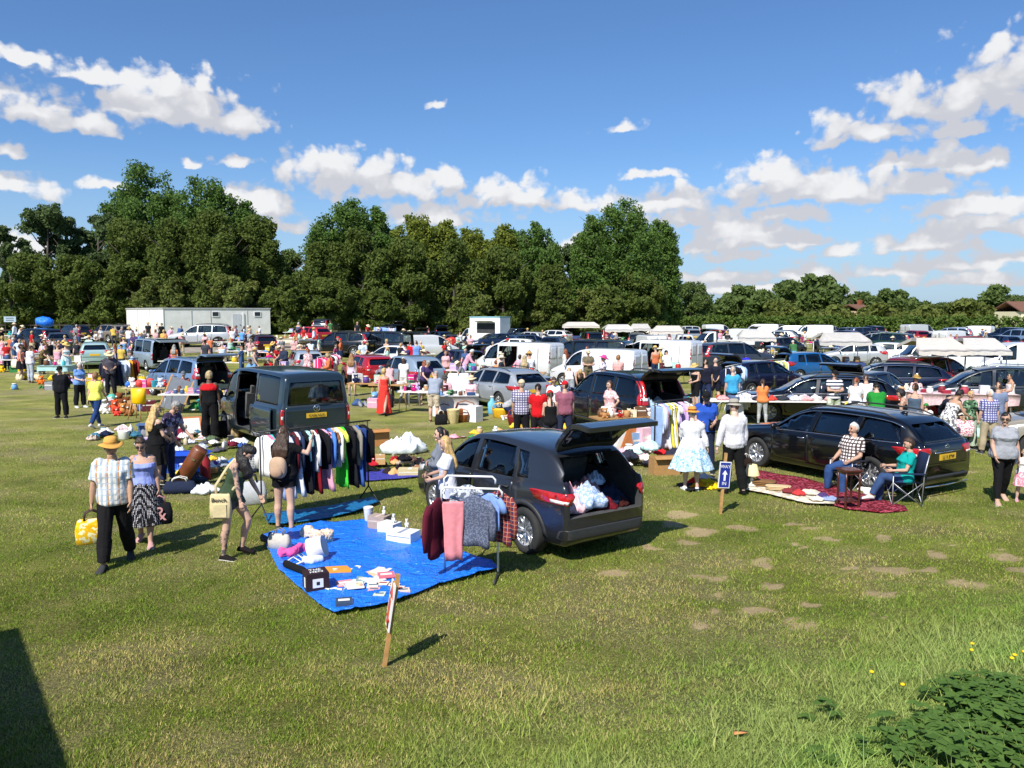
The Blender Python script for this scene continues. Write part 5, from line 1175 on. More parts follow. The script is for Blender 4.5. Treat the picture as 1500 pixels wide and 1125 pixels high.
def g_mesh(kind,var=0):
 k=('good',kind,var)
 if k in PC:return PC[k]
 r=random.Random(var*31+len(kind));mb=MB()
 if kind=='box':mb.box((0,0,.5),(1,.8,1));mb.box((0,-.402,.62),(.9,.01,.1),1);mb.box((0,0,1.003),(.16,.8,.008),1)
 elif kind=='open_box':
  for a in((0,-.39,.5,1,.02,1),(0,.39,.5,1,.02,1),(-.49,0,.5,.02,.76,1),(.49,0,.5,.02,.76,1),(0,0,.02,.96,.76,.03)):mb.box(a[:3],a[3:])
  mb.box((0,-.52,1.03),(.98,.3,.015),0,Matrix.Rotation(.5,3,'X'));mb.box((.62,0,1.03),(.3,.74,.015),0,Matrix.Rotation(.6,3,'Y'))
 elif kind=='book':mb.box((0,0,.05),(.7,1,.1));mb.box((0.02,0,.05),(.68,.97,.085),1);mb.box((0,.1,.1005),(.5,.3,.002),1)
 elif kind=='jar':mb.lathe([(.3,0),(.42,.05),(.42,.62),(.3,.74),(.3,.8)],12,mi=0);mb.lathe([(.33,.8),(.33,.93),(.05,.95)],12,mi=1)
 elif kind=='vase':mb.lathe([(.2,0),(.26,.04),(.4,.4),(.3,.7),(.16,.85),(.24,1.0),(.2,1.0),(.12,.84)],14)
 elif kind=='bowl':mb.lathe([(.2,0),(.3,.05),(.5,.35),(.52,.42),(.47,.42),(.28,.1)],16)
 elif kind=='cup':
  mb.lathe([(.3,0),(.36,.1),(.4,.8),(.36,.8),(.33,.1)],12);mb.tube([(.38,0,.65),(.62,0,.6),(.6,0,.3),(.36,0,.2)],.05,6)
 elif kind=='toy':
  mb.ball((0,0,.33),(.34,.3,.36),10,8);mb.ball((0,-.05,.78),(.27,.25,.25),10,8)
  for s in(-1,1):mb.ball((s*.22,0,.98),(.1,.06,.1),8,6);mb.ball((s*.38,-.12,.42),(.11,.11,.2),8,6);mb.ball((s*.22,-.3,.12),(.13,.2,.12),8,6)
  mb.ball((0,-.28,.74),(.1,.08,.08),8,6,1)
 elif kind=='folded':
  for i in range(3):mb.ball((r.uniform(-.02,.02),0,.1+.17*i),(.5,.4,.11),14,6,0,None,lambda p:V((math.copysign(abs(p.x/.5)**.5*.5,p.x),math.copysign(abs(p.y/.4)**.5*.4,p.y),p.z)))
 elif kind=='lamp':mb.lathe([(.22,0),(.24,.04),(.05,.1),(.08,.3),(.04,.5)],12,mi=1);mb.lathe([(.36,.5),(.22,1.0),(.2,1.0),(.34,.5)],16,caps=False)
 elif kind=='bottle':mb.lathe([(.24,0),(.26,.03),(.26,.6),(.1,.78),(.09,.92)],12);mb.lathe([(.11,.9),(.11,1.0),(.02,1.0)],10,mi=1)
 elif kind=='shoe_pair':
  for s in(-1,1):mb.rings([[V((s*.22+w*cos(2*pi*j/8),y,h*(.5+.5*sin(2*pi*j/8))))for j in range(8)]for y,w,h in((.48,.05,.2),(.42,.13,.42),(.15,.13,.36),(-.2,.16,.24),(-.42,.13,.16),(-.5,.04,.08))])
 elif kind=='frame':mb.box((0,0,.5),(.8,.06,1));mb.box((0,-.035,.5),(.62,.01,.8),1)
 elif kind=='bag':
  rs=[]
  for z,a,b in((0,.42,.2),(.03,.48,.24),(.45,.5,.2),(.8,.42,.1),(.84,.36,.06)):rs.append([V((a*math.copysign(abs(cos(2*pi*j/16))**.5,cos(2*pi*j/16)),b*math.copysign(abs(sin(2*pi*j/16))**.5,sin(2*pi*j/16)),z))for j in range(16)])
  mb.rings(rs)
  for s in(-1,1):mb.tube([(-.22,s*.08,.8),(-.18,s*.1,1.05),(0,s*.1,1.15),(.18,s*.1,1.05),(.22,s*.08,.8)],.03,6,1)
 elif kind=='crumple':
  rr=random.Random(var);sd=rr.random()*50
  def f(p):
   a=atan2(p.y,p.x);rr_=1+.42*mnoise.noise(V((cos(a)*1.7+sd,sin(a)*1.7,3)))+.2*mnoise.noise(V((cos(a)*4+sd,sin(a)*4,1)));q=V((p.x*rr_,p.y*rr_,p.z))
   e=max(0,1-(q.x**2+q.y**2)/.2);u_,v_=q.x*cos(sd)+q.y*sin(sd),q.y*cos(sd)-q.x*sin(sd);rd=(1-2.4*abs(mnoise.noise(V((u_*1.8+sd,v_*6.5,0)))))*.2+(1-2*abs(mnoise.noise(V((u_*6+sd,v_*2.6,5)))))*.12+mnoise.noise(V((u_*3,v_*3,sd)))*.12
   q.z=max(-.1,p.z*.55+(rd*(.35+e)if p.z>-.05 else 0));return q
  mb.ball((0,0,.12),(.5,.44,.3),34,22,0,None,f)
 elif kind=='basket':
  mb.lathe([(.36,0),(.42,.04),(.5,.55),(.52,.6),(.47,.6),(.38,.06)],18,sx=1.,sy=.72);mb.tube([(-.5,0,.58),(-.4,0,.9),(0,0,1.02),(.4,0,.9),(.5,0,.58)],.03,6)
 elif kind=='bucket':mb.lathe([(.34,0),(.36,.02),(.48,.86),(.5,.9),(.45,.9),(.33,.04)],18);mb.tube([(-.48,0,.84),(-.3,-.35,.62),(.3,-.35,.62),(.48,0,.84)],.015,5,1)
 elif kind=='ball':mb.ball((0,0,.5),.5,14,10)
 PC[k]=fixn(mb.mesh(kind));return PC[k]
GN={'box':('cardboard_box','box'),'open_box':('open_box','box'),'book':('book','book'),'jar':('jar','jar'),'vase':('vase','vase'),'bowl':('bowl','bowl'),'cup':('mug','mug'),'toy':('soft_toy','soft toy'),'folded':('folded_clothes','clothes'),'lamp':('table_lamp','lamp'),'bottle':('bottle','bottle'),'shoe_pair':('pair_of_shoes','shoes'),'frame':('picture_frame','picture frame'),'bag':('shopping_bag','bag'),'crumple':('crumpled_garment','garment'),'basket':('wicker_basket','basket'),'bucket':('bucket','bucket'),'ball':('toy_ball','ball')}
CNAME=[('white','#e6e4df'),('cream','#d8c9a6'),('red','#b81f1f'),('navy blue','#1c2548'),('sky blue','#6fa3d8'),('pink','#e59ab0'),('black','#161618'),('yellow','#e3b922'),('green','#2f7a3c'),('grey','#84868a'),('brown','#6b4128'),('purple','#5a3a86'),('orange','#e2742a'),('turquoise','#35a7a6'),('lilac','#b9a3d6'),('tan','#b58a58'),('maroon','#5e1522'),('mint green','#a9d8c4'),('denim blue','#3d567f'),('magenta','#c01d74')]
CN=dict(CNAME)
def cname(h):
 c=hx(h);return min(CNAME,key=lambda q:sum((a-b)**2 for a,b in zip(hx(q[1]),c)))[0]
def good(kind,p,size,col,where=None,yaw=None,label=None,col2='#d8d4c8',group=None,tilt=None,auto=None,scale=None,name=None,cat=None):
 nm,ct=GN[kind];o=link(name or nm,g_mesh(kind,RND.randrange(6)if kind=='crumple' else 0),[plain('good_'+col.strip('#'),hx(col),.65,vary=.1)if kind not in('crumple','folded','bag','toy')else fab(col),plain('good_'+col2.strip('#'),hx(col2),.6,vary=.1)])
 o.location=p;o.scale=scale or(size,)*3;o.rotation_euler=tilt or(0,0,RND.uniform(-.6,.6)if yaw is None else yaw)
 nmx=nm.replace('_',' ')
 if auto is None:auto=label is None
 tag(o,label or '%s %s on %s'%(cname(col),nmx,where),cat or ct,group,auto=auto);return o
def scatter(fr,h,Lx,Wy,n,where,kinds='box book jar vase cup folded toy frame bowl bottle'.split(),sz=(.12,.24),group=None,cols=None):
 """countable goods laid out on a table top"""
 k=max(1,int(n/2+.5));i=0
 for a in range(k):
  for b in range(2):
   if i>=n:return
   x=Lx*.9*((a+.5)/k-.5)+RND.uniform(-.03,.03);y=Wy*(.22 if b else-.22)+RND.uniform(-.05,.05);kd=RND.choice(kinds)
   c=RND.choice(cols or[q[1]for q in CNAME]);s=RND.uniform(*sz);sc_=None
   if kd=='book':s=.2;sc_=(.2,.22,.25)
   if kd=='folded':s=.26;sc_=(.3,.3,.2)
   if kd=='crumple':sc_=(.4,.36,.26)
   good(kd,fr@V((x,y,h)),s,c,where,scale=sc_,group=group or('goods on '+where));i+=1
def heap(c,rx,ry,n,where,cols,h=.25,size=(.38,.6),group=None):
 for i in range(n):
  a=RND.random()*2*pi;q=sqrt(RND.random());s=RND.uniform(*size)*.8;x,y=c[0]+cos(a)*q*rx,c[1]+sin(a)*q*ry
  if i%3==2:
   k=RND.choice('box book toy shoe_pair bag jar folded frame bottle'.split());good(k,(x,y,terr(x,y)+h*(1-q)*.6),s,RND.choice(cols+['#b58a55','#2a2a2e','#c8b89a','#7a4a2a']),where,yaw=RND.uniform(0,6),scale=(s*.6,s*.6,s*(.25 if k=='book' else .6)),group=group or 'things heaped '+where);continue
  good('crumple',(x,y,terr(x,y)+h*(1-q)*RND.uniform(.3,1)),s,RND.choice(cols),where,yaw=RND.uniform(0,6),scale=(s,s,s*RND.uniform(.5,.85)),group=group or 'clothes heaped '+where)
def hung_mesh(kind,var):
 k=('hung',kind,var)
 if k in PC:return PC[k]
 r=random.Random(var*7+len(kind));mb=MB();n=24
 if kind=='shirt':rows=[(-.03,.05,.03),(-.05,.09,.035),(-.10,.205,.05),(-.2,.215,.055),(-.45,.2,.05),(-.72,.21,.06)]
 elif kind=='top':rows=[(-.03,.05,.03),(-.06,.12,.035),(-.10,.18,.045),(-.3,.175,.05),(-.55,.19,.055)]
 elif kind=='dress':rows=[(-.03,.05,.03),(-.06,.11,.035),(-.10,.17,.045),(-.35,.15,.045),(-.7,.22,.06),(-1.1,.27,.07)]
 elif kind=='trousers':rows=[(-.08,.17,.03),(-.12,.18,.035),(-.4,.17,.04),(-.8,.15,.04),(-1.05,.14,.04)]
 else:rows=[(-.08,.19,.03),(-.12,.20,.035),(-.3,.21,.05),(-.55,.23,.055)]
 rs=[]
 sd=r.random()*30
 for z,w,d in rows:
  ring=[]
  for j in range(n):
   a=2*pi*j/n;d_=d*.6;f=1+.45*sin(a*5+sd)*min(1,-z);ring.append(V((w*cos(a),d_*math.copysign(abs(sin(a))**.7,sin(a))*f+.012*sin(z*9+sd),z+.015*sin(a*3+sd)*(z<-.4))))
  rs.append(ring)
 dense=[]
 for a_,b_ in zip(rs,rs[1:]):
  k_=max(1,int((a_[0].z-b_[0].z)/.09));dense+=[[p.lerp(q,i/k_)for p,q in zip(a_,b_)]for i in range(k_)]
 dense.append(rs[-1])
 for rg in dense:
  for j,p in enumerate(rg):
   t=min(1,max(0,-p.z-.1)*2.2);nn=mnoise.noise(V((p.x*14+sd,p.z*2.2,(p.y>0)*5)));p.y+=nn*.028*t;p.x*=1+.10*t*mnoise.noise(V((sd,p.z*3,p.x>0)))
   if rg is dense[-1]:p.z+=.03*mnoise.noise(V((p.x*9,sd,1)))
 rs=dense;mb.rings(rs)
 if kind in('shirt',):
  for s in(-1,1):mb.tube([(s*.17,0,-.11),(s*.235,0,-.2),(s*.25,.01,-.45),(s*.245,.0,-.62)],[(.05,.035),(.06,.035),(.055,.03),(.045,.028)],8)
 if kind=='top':
  for s in(-1,1):mb.tube([(s*.15,0,-.10),(s*.215,0,-.18),(s*.24,0,-.28)],[(.05,.032),(.06,.035),(.058,.03)],8)
 PC[k]=fixn(mb.mesh('hung_'+kind));return PC[k]
def hanger_mesh():
 if 'hgr' not in PC:
  mb=MB();mb.tube([(-.19,0,-.10),(0,0,-.035),(.19,0,-.10)],.008,5);mb.tube([(0,0,-.035),(0,0,.0),(.018,0,.025),(.0,0,.04),(-.018,0,.025)],.004,4);PC['hgr']=fixn(mb.mesh('hanger'))
 return PC['hgr']
HN={'shirt':'hanging_shirt','top':'hanging_blouse','dress':'hanging_dress','trousers':'hanging_trousers','skirt':'hanging_skirt'}
def hang(kind,p,yaw,col,label,group,sc_=1.,hanger=True,hcol=None,auto=False):
 o=link(HN[kind],hung_mesh(kind,RND.randrange(4)),[fab(col)]);o.location=p;o.rotation_euler=(0,0,yaw);o.scale=(sc_,sc_,sc_);tag(o,label,'garment',group,auto=auto)
 if hanger:link('hanger',hanger_mesh(),[hcol or M_BLK],o)
 return o
ORD='first second third fourth fifth sixth seventh eighth ninth tenth eleventh twelfth thirteenth fourteenth fifteenth sixteenth seventeenth eighteenth nineteenth twentieth'.split()+['twenty-'+x for x in 'first second third fourth fifth sixth seventh eighth ninth'.split()]+['thirtieth']+['thirty-'+x for x in 'first second third fourth fifth sixth seventh eighth ninth'.split()]+['fortieth']+['forty-'+x for x in 'first second third fourth fifth'.split()]
def rail(a,b,h,label,where,items,mat=None,foot=.3,dbl=False,small=False):
 """a clothes rail from ground point a to b with garments given as (kind, colour)"""
 mat=mat or M_DARK;a,b=V(a),V(b);o=empty('clothes_rail',(a+b)/2,atan2(b.y-a.y,b.x-a.x));l=(b-a).length;tag(o,label,'clothes rail','clothes rails');r=.014
 mb=MB();mb.tube([(-l/2-.06,0,h),(l/2+.06,0,h)],r,8);obj('crossbar',mb,mat,o)
 for s in(-1,1):
  mb=MB();mb.tube([(s*l/2,0,h),(s*l/2,0,.28)],r,8);obj('upright',mb,mat,o)
  for q in(-1,1):mb=MB();mb.tube([(s*l/2,0,.3),(s*l/2+s*.03,q*foot,.012)],r*.9,6);obj('foot',mb,mat,o)
 d=(b-a).normalized();yaw=atan2(d.y,d.x)+pi/2;n=len(items);out=[]
 for i,it in enumerate(items):
  t=(i+.5)/n;p=a+(b-a)*(.03+.94*t);kd,col=it[0],it[1];w=kd if kd!='skirt' else 'skirt'
  lab='%s %s, %s from the left on %s'%(cname(col if ':' not in col else col.split(':')[1]),w,ORD[min(i,len(ORD)-1)],where)
  out.append(hang(kd,V((p.x,p.y,p.z+h-.035)),yaw+RND.uniform(-.25,.25),col,lab,'clothes on '+where,it[2]if len(it)>2 else 1.))
 return o
def rnd_items(n,cols=None,kinds=('shirt','top','dress','trousers','shirt')):return[(RND.choice(kinds),RND.choice(cols or[q[1]for q in CNAME]))for _ in range(n)]
def sheet(name,pts,mat,z=.012,wr=.02,label=None,cat='sheet',group=None,sd=0,step=.12,fold=0.):
 """a tarpaulin, rug or cloth spread on the grass: crisp outline, wrinkled"""
 poly=[(p.x,p.y)for p in pts];vs,fs,n=cdt(poly,step);mb=MB();
 def hz(x,y):return z+wr*max(0,fbm(np.array([x*2.1+sd]),np.array([y*2.1]),4)[0]-.25)+terr(x,y)+fold*(max(0,1-abs(((x*.8+y*.6)/.62)%1-.5)*12)+max(0,1-abs(((y*.8-x*.6)/.7)%1-.5)*12))
 top=[(x,y,hz(x,y))for x,y in vs];k=len(vs);mb.add(top+[(x,y,c-.007)for(x,y,c)in top],[])
 for f in fs:mb.f.append(f);mb.m.append(0);mb.s.append(True);mb.f.append([i+k for i in f[::-1]]);mb.m.append(0);mb.s.append(True)
 for i in range(n):j=(i+1)%n;mb.f.append([i,j,j+k,i+k]);mb.m.append(0);mb.s.append(False)
 o=link(name,fixn(mb.mesh(name)),[mat]);tag(o,label,cat,group);return o
def camp_chair(p,yaw,col,label,back=.9):
 o=empty('camping_chair',p,yaw);tag(o,label,'chair','folding camping chairs');mb=MB()
 mb.rings([[V((x,y,z+.01*(e==1)))for x,z,e in((-.24,.44,0),(-.1,.41,0),(.1,.41,0),(.24,.44,0),(.24,.44,1),(.1,.41,1),(-.1,.41,1),(-.24,.44,1))]for y in(-.24,0,.2)]);obj('seat',mb,fab(col),o)
 mb=MB();mb.rings([[V((x,y+d,z))for x,d in((-.25,0),(-.1,.05),(.1,.05),(.25,0),(.25,.015),(.1,.065),(-.1,.065),(-.25,.015))]for y,z in((.2,.44),(.27,.7),(.33,back))]);obj('backrest',mb,fab(col),o)
 for s in(-1,1):
  mb=MB();mb.tube([(s*.25,.24,0),(s*.25,.27,.6),(s*.25,.34,back)],.011,6);obj('back_post',mb,M_STEEL,o)
  mb=MB();mb.tube([(s*.26,-.26,.0),(s*.26,-.26,.60)],.011,6);obj('front_post',mb,M_STEEL,o)
  mb=MB();mb.box((s*.27,0,.61),(.06,.56,.02));obj('armrest',mb,fab(col),o)
  for(a,b)in(((s*.25,-.26,.02),(s*.25,.25,.44)),((s*.25,.25,.02),(s*.25,-.26,.44)),((s*.25,-.26,.02),(-s*.25,-.26,.44)),((s*.25,.26,.02),(-s*.25,.26,.44))):mb=MB();mb.tube([a,b],.008,5);obj('brace',mb,M_STEEL,o)
 return o
def stall(px,wpx,ytop,label,goods_n=4,col='#b8b4ac',H=2.3,rot=0.,where=None):
 Y=FPX*(CH-H)/(ytop-HOR);p=atY(px,Y,0);W=wpx*Y/FPX*.86;D=2.6;o=empty('market_stall',p,rot);tag(o,label,'market stall','covered market stalls')
 mb=MB();n=9;rows=[]
 for y,z in((-D/2-.25,1.95),(-D/2+.1,2.06),(-.3,H+.12),(.3,H+.12),(D/2,2.1)):
  rows.append([V((W*(i/(n-1)-.5)*(1.04-.30*(abs(y)<.5)),y,z-.05*abs(sin(i*1.1+px))*(z<H)))for i in range(n)])
 for a,b in zip(rows,rows[1:]):
  for i in range(n-1):mb.add([a[i],a[i+1],b[i+1],b[i],a[i]-V((0,0,.02)),a[i+1]-V((0,0,.02)),b[i+1]-V((0,0,.02)),b[i]-V((0,0,.02))],[(0,1,2,3),(7,6,5,4)],0,True)
 f=rows[0];mb.add([v for v in f]+[v-V((0,.02,.16+.03*sin(i*2.3)))for i,v in enumerate(f)],[(i,i+1,n+i+1,n+i)for i in range(n-1)],0)
 for s in(0,-1):mb.add([r[s]for r in rows]+[r[s]-V((0,0,.14))for r in rows],[(i,i+1,6+i,5+i)for i in range(4)],0)
 me=mb.mesh('canopy');bm=bmesh.new();bm.from_mesh(me);bmesh.ops.remove_doubles(bm,verts=bm.verts,dist=.001);bm.to_mesh(me);bm.free();link('canopy',me,[fab(col)],o)
 for sx in(-1,1):
  for sy in(-1,1):mb=MB();mb.tube([(sx*W*.47,sy*D*.46,0),(sx*W*.47,sy*D*.46,2.05)],.025,6);obj('post',mb,M_STEEL,o)
 mb=MB();mb.box((0,-.5,.8),(W*.92,1.0,.05));mb.box((0,-.99,.5),(W*.92,.02,.55));obj('counter',mb,fab(RND.choice(['#cfcabd','#7a2430','#c8b48a','#3b4a78'])),o)
 scatter(frame(p,rot)@Matrix.Translation((0,-.5,0)),.83,W*.9,.9,goods_n,where or('counter of '+label),sz=(.2,.4),kinds='box folded bag jar toy'.split())
 return o
H1=33
o,c,hr=car_at('crossover','#2a2c31',765,812,35,'dark grey crossover with its tailgate raised and clothes in the boot','WRL',gate=True,lod=0);hrv=o
landmark('the dark grey crossover',o.location)
hb=frame(o.location,o.rotation_euler.z)
for i,(x,y,z,col,s)in enumerate([(-1.55,.30,.66,'#d9a3ab',.62),(-1.75,.05,.68,'floral:#8fa9cf:#c8d2e4',.62),(-1.5,-.1,.74,'floral:#b88f95:#7f6068',.55),(-1.8,.33,.64,'#e0b4ba',.46),(-1.75,-.42,.66,'#16233a',.5),(-1.45,-.35,.9,'#b9cbe0',.36),(-1.9,-.2,.62,'#6b1420',.36),(-1.9,-.45,.64,'#3a1612',.3)]):
 good('crumple',hb@V((x,y,z)),s,col.split(':')[-1],'x',label=['pale pink sheet bundled at the left side of the open boot','blue flowered bedding spilling over the boot sill','mauve flowered cover on the bedding in the boot','light pink cloth folded over the boot lip','dark navy bag standing in the boot on the right','pale blue scarf on top of the navy bag in the boot','dark red cloth wedged under the blue bedding','brown leather pouch at the right of the boot floor'][i],scale=(s,s*.9,s*.9),group='things in the open boot',cat='bedding').material_slots
 ob=COL.objects[-1];
 for sl in ob.material_slots[:1]:sl.link='OBJECT';sl.material=fab(col)
o,c,m=car_at('bus','#27353d',463,662,38,'dark green grey minibus with its side door slid back','R',side='L',cat='minibus',lod=0,scale=1.03);van=o;landmark('the dark minibus',o.location)
text('number_lettering','KX06 NUX',.085,M_BLK,[ch for ch in o.children if ch.name.startswith('number_plate')][0],(c.xr-.034,0,.92),(pi/2,0,-pi/2),sx=1.0)
mb=MB();mb.lathe([(.075,0),(.085,.006),(.085,.012),(.07,.012)],24,(c.xr-.012,0,1.09),rot=Matrix.Rotation(-pi/2,3,'Y'),caps=False);obj('round_badge',mb,M_CHROME,o)
mb=MB()
for a,b in(((-.05,.055),(0,-.055)),((.05,.055),(0,-.055)),((-.03,.05),(0,.0)),((.03,.05),(0,.0))):mb.tube([(c.xr-.026,a[0],1.09+a[1]),(c.xr-.026,b[0],1.09+b[1])],.007,5)
obj('badge_emblem',mb,M_CHROME,o)
mb=MB();mb.tube([(c.xr-.0,.02,1.17),(c.xr-.02,-.2,1.2),(c.xr-.0,-.52,1.21)],.012,6);obj('wiper',mb,M_DARK,o)
o,c,m=car_at('estate','#07080c',1271,719,31,'black estate car with chrome window trim beside the red carpet','WRL',lod=0);est=o;landmark('the black estate car',o.location)
text('number_lettering','LL13 ZTW',.085,M_BLK,[ch for ch in o.children if ch.name.startswith('number_plate')][0],(c.xr-.030,0,.76),(pi/2,0,-pi/2))
mb=MB();mb.tube([(c.xr-.012,-.42,.855),(c.xr-.02,0,.86),(c.xr-.012,.42,.855)],.012,6);obj('chrome_strip',mb,M_CHROME,o)
mb=MB();n=20
mb.tube([(c.xr+.01,.055*cos(2*pi*i/n),.945+.055*sin(2*pi*i/n))for i in range(n+1)],.007,6)
for a in(90,210,330):mb.tube([(c.xr+.01,0,.945),(c.xr+.01,.055*cos(radians(a)),.945+.055*sin(radians(a)))],.006,5)
obj('badge_emblem',mb,M_CHROME,o);text('model_lettering','E 250',.05,M_CHROME,o,(c.xr-.004,.42,.90),(pi/2,0,-pi/2))
mb=MB();mb.tube([(c.xr-.01,-.7,.23),(c.xr-.035,0,.225),(c.xr-.01,.7,.23)],.016,6);obj('bumper_strip',mb,M_CHROME,o)
mb=MB();mb.rings([[V((-1.5+x,y,1.47+z))for x,y,z in ring]for ring in([(-.1,-.015,0),(.1,-.012,0),(.1,.012,0),(-.1,.015,0)],[(-.13,-.008,.06),(-.02,-.006,.06),(-.02,.006,.06),(-.13,.008,.06)])]);obj('aerial',mb,paint('#07080c'),o)
o,c,m=car_at('suv','#0d1320',934,648,27,'navy blue large off-roader with tall red tail lamps and open tailgate','RL',gate=True,lod=0);landmark('the navy off-roader',o.location)
text('number_lettering','EK02 HVB',.085,M_BLK,[ch for ch in o.children if ch.name.startswith('tailgate')][0],(-.26,0,-.5),(pi/2,0,-pi/2))
sb=frame(o.location,o.rotation_euler.z)
for x,y,s,cl in((-1.9,.2,.6,'#9db7c9'),(-1.7,-.25,.6,'#b8bfc4'),(-1.9,-.4,.45,'#d9d6cc')):good('crumple',sb@V((x,y,.72)),s,cl,'x',label=cname(cl)+' cloth bundle in the boot of the navy off-roader',group='things in the off-roader boot')
o,c,m=car_at('estate','#9aa0a6',752,606,33,'silver estate car with lowered side windows beside the basket stall','RL',lod=0,scale=.97);landmark('the silver estate',o.location)
o,c,m=car_at('crossover','#8c9cab',604,580,33,'silver blue compact off-roader behind the wooden table','RL',lod=0);landmark('the silver blue off-roader',o.location)
car_at('hatch','#b0101a',535,569,30,'bright red hatchback behind the woman in the red dress','RL',lod=1)
o,c,m=car_at('mpv','#6e86a6',284,588,50,'light blue people carrier with its tailgate lifted high','RL',gate=True,lod=0);landmark('the light blue people carrier',o.location)
o,c,m=car_at('bus','#93a1b0',221,547,42,'silver blue van with its rear wide open by the black clothes rail','RL',gate=True,cat='van',lod=1,scale=.96)
car_at('hatch','#a8c6c6',140,541,26,'pale mint green hatchback seen from behind','R',lod=1,scale=1.06)
def hh(feet,head):return(feet-head)/((feet-HOR)/CH)
def feet(head,h):k=h/CH;return(head-k*HOR)/(1-k)
def hold(o,J,M,k,kind,size,col,label,col2='#222222',scale=None,dz=0,cat='bag',yaw=None):
 w=M@(J[k+'wri']+(J[k+'wri']-J[k+'elb']).normalized()*.08);sc_=scale or(size,)*3
 return good('bag',V((w.x,w.y,w.z-1.13*sc_[2]+dz)),size,col,'x',label=label,col2=col2,scale=sc_,yaw=o.rotation_euler.z if yaw is None else yaw,name='tote_bag',cat=cat,group=None)
p1,J,M=person(gr(171,828),16,('shirt','vstripe:#a9b7c4:#e8e2d6:#c08a5a'),('trousers','#1a191b'),'m',dict(LL=(-15,3,14),RL=(15,3,5),RA=(3,15,4,6),LA=(10,10,18,2),head=9,hyaw=14,rcurl=75),'t',('short','grey'),('straw','#cf9c4e','#b98a45'),None,'#3a3a3c',1.78,1.12,'man in straw hat and striped shirt carrying a yellow bag',lod=0,pk='strawman',sole='#2c2c2c')
hold(p1,J,M,'R','bag',.4,'print:#e3b414:#f2e7b4:#d9a400','large yellow patterned bag in the hand of the straw hat man','#3b2a1c',(.42,.42,.40),yaw=.5)
landmark('the man in the straw hat',p1.location)
p2,J,M=person(gr(213,797),14,('tank','#8e9bdb'),('midi','dots:#15141a:#d8d6dc'),'f',dict(LL=(14,2,6),RL=(-12,2,14),LA=(4,13,6,6),RA=(4,12,20,2),head=22,lcurl=75),'m',('bob','brown'),None,True,'#b98f8c',1.64,1.2,'woman in lilac vest and dotted skirt beside the straw hat man',lod=0,pk='lilacwoman')
bg_=hold(p2,J,M,'L','bag',.36,'#16171d','black shopping bag with a large pink ampersand','#c98f8c',(.36,.4,.38),yaw=.35)
text('ampersand_print','&',.8,plain('print_pink',hx('#cf9a96'),.8,vary=0),bg_,(.02,-.245,.42),(pi/2,0,0),.004)
person(gr(231,717),140,('bardot','#131315'),('skirt','#131315'),'f',dict(LA=(20,10,84,-50),RA=(12,14,60,-30),LL=(2,4,2),RL=(-3,4,3),head=10,hyaw=-25),'f',('long','blond'),None,None,'#222222',1.68,1.14,'blonde woman in black off-shoulder dress behind the dotted skirt woman',lod=0,pk='bardot')
person(gr(247,708),80,('shirt','print:#4a3d58:#9a93a8:#2c2438'),('jeans','#2b3350'),'m',dict(lean=16,head=34,LA=(20,8,50,-6),RA=(16,8,30,-4),hyaw=10),'m',('short','grey'),None,None,'#222222',1.74,1.05,'grey haired man in patterned shirt looking down at the clothes heap',lod=0,pk='greyman')
p5,J,M=person(gr(341,817),84,('tank','#3a4a36'),('hotpants','#55554a'),'f',dict(lean=17,head=54,RL=(-4,3,3),LL=(28,3,44),RA=(10,7,12,3),LA=(20,6,30,0),hang=[(-.05,.06,-.11),(-.07,.03,-.2),(-.07,-.01,-.3),(-.05,-.03,-.36)]),'f',('long','dark'),None,None,'#1b1617',1.70,1.08,'tattooed woman with long black hair stooping over the blue sheet',lod=0,pk='tattoo',slots=[skin('f'),M_EYE,M_LIP,tattoo()],sole='#e6e4e0')
bd=[ch for ch in p5.children if ch.name.startswith('body')][0].data
mi=[p.material_index for p in bd.polygons]
def segd(p,a,b):ab=b-a;t=max(0,min(1,(p-a).dot(ab)/ab.length_squared));return(p-a-ab*t).length
for q,p in enumerate(bd.polygons):
 if mi[q]==0 and(min(segd(p.center,J['Rsh'],J['Relb']),segd(p.center,J['Relb'],J['Rwri']))<.06 and(p.center-J['Rwri']).length>.05 or segd(p.center,J['Rkne'].lerp(J['Rank'],.2),J['Rank'])<.065):mi[q]=3
bd.polygons.foreach_set('material_index',mi)
while len(bd.materials)<4:bd.materials.append(tattoo())
landmark('the stooping tattooed woman',p5.location)
def shoulder_bag(M,J,pos,size,col,label,strap=None,txt=None,yaw=0):
 o=empty('shoulder_bag',M@V(pos),yaw);tag(o,label,'bag');mb=MB();rs=[]
 for z,a,b in((0,.42,.12),(.05,.48,.16),(.5,.5,.15),(.9,.46,.1),(.98,.42,.06)):rs.append([V((a*size[0]*math.copysign(abs(cos(2*pi*j/20))**.35,cos(2*pi*j/20)),b*size[0]*math.copysign(abs(sin(2*pi*j/20))**.5,sin(2*pi*j/20)),z*size[1]))for j in range(20)])
 mb.rings(rs);obj('pouch',mb,fab(col),o);mb=MB();mb.box((0,-size[0]*.165,size[1]*.33),(size[0]*.62,.02,size[1]*.5));obj('pocket',mb,fab(col),o)
 if strap:
  mb=MB();inv=Matrix.Translation(o.location)@Matrix.Rotation(yaw,4,'Z');inv=inv.inverted();mb.tube([inv@(M@V(q))for q in strap],[(.02,.006)]*len(strap),6);obj('strap',mb,fab(col),o)
 if txt:text('bag_lettering',txt,.085,M_BLK,o,(0,-size[0]*.162,size[1]*.75),(pi/2,0,0))
 return o
sh=J['C']+J['up']*.05
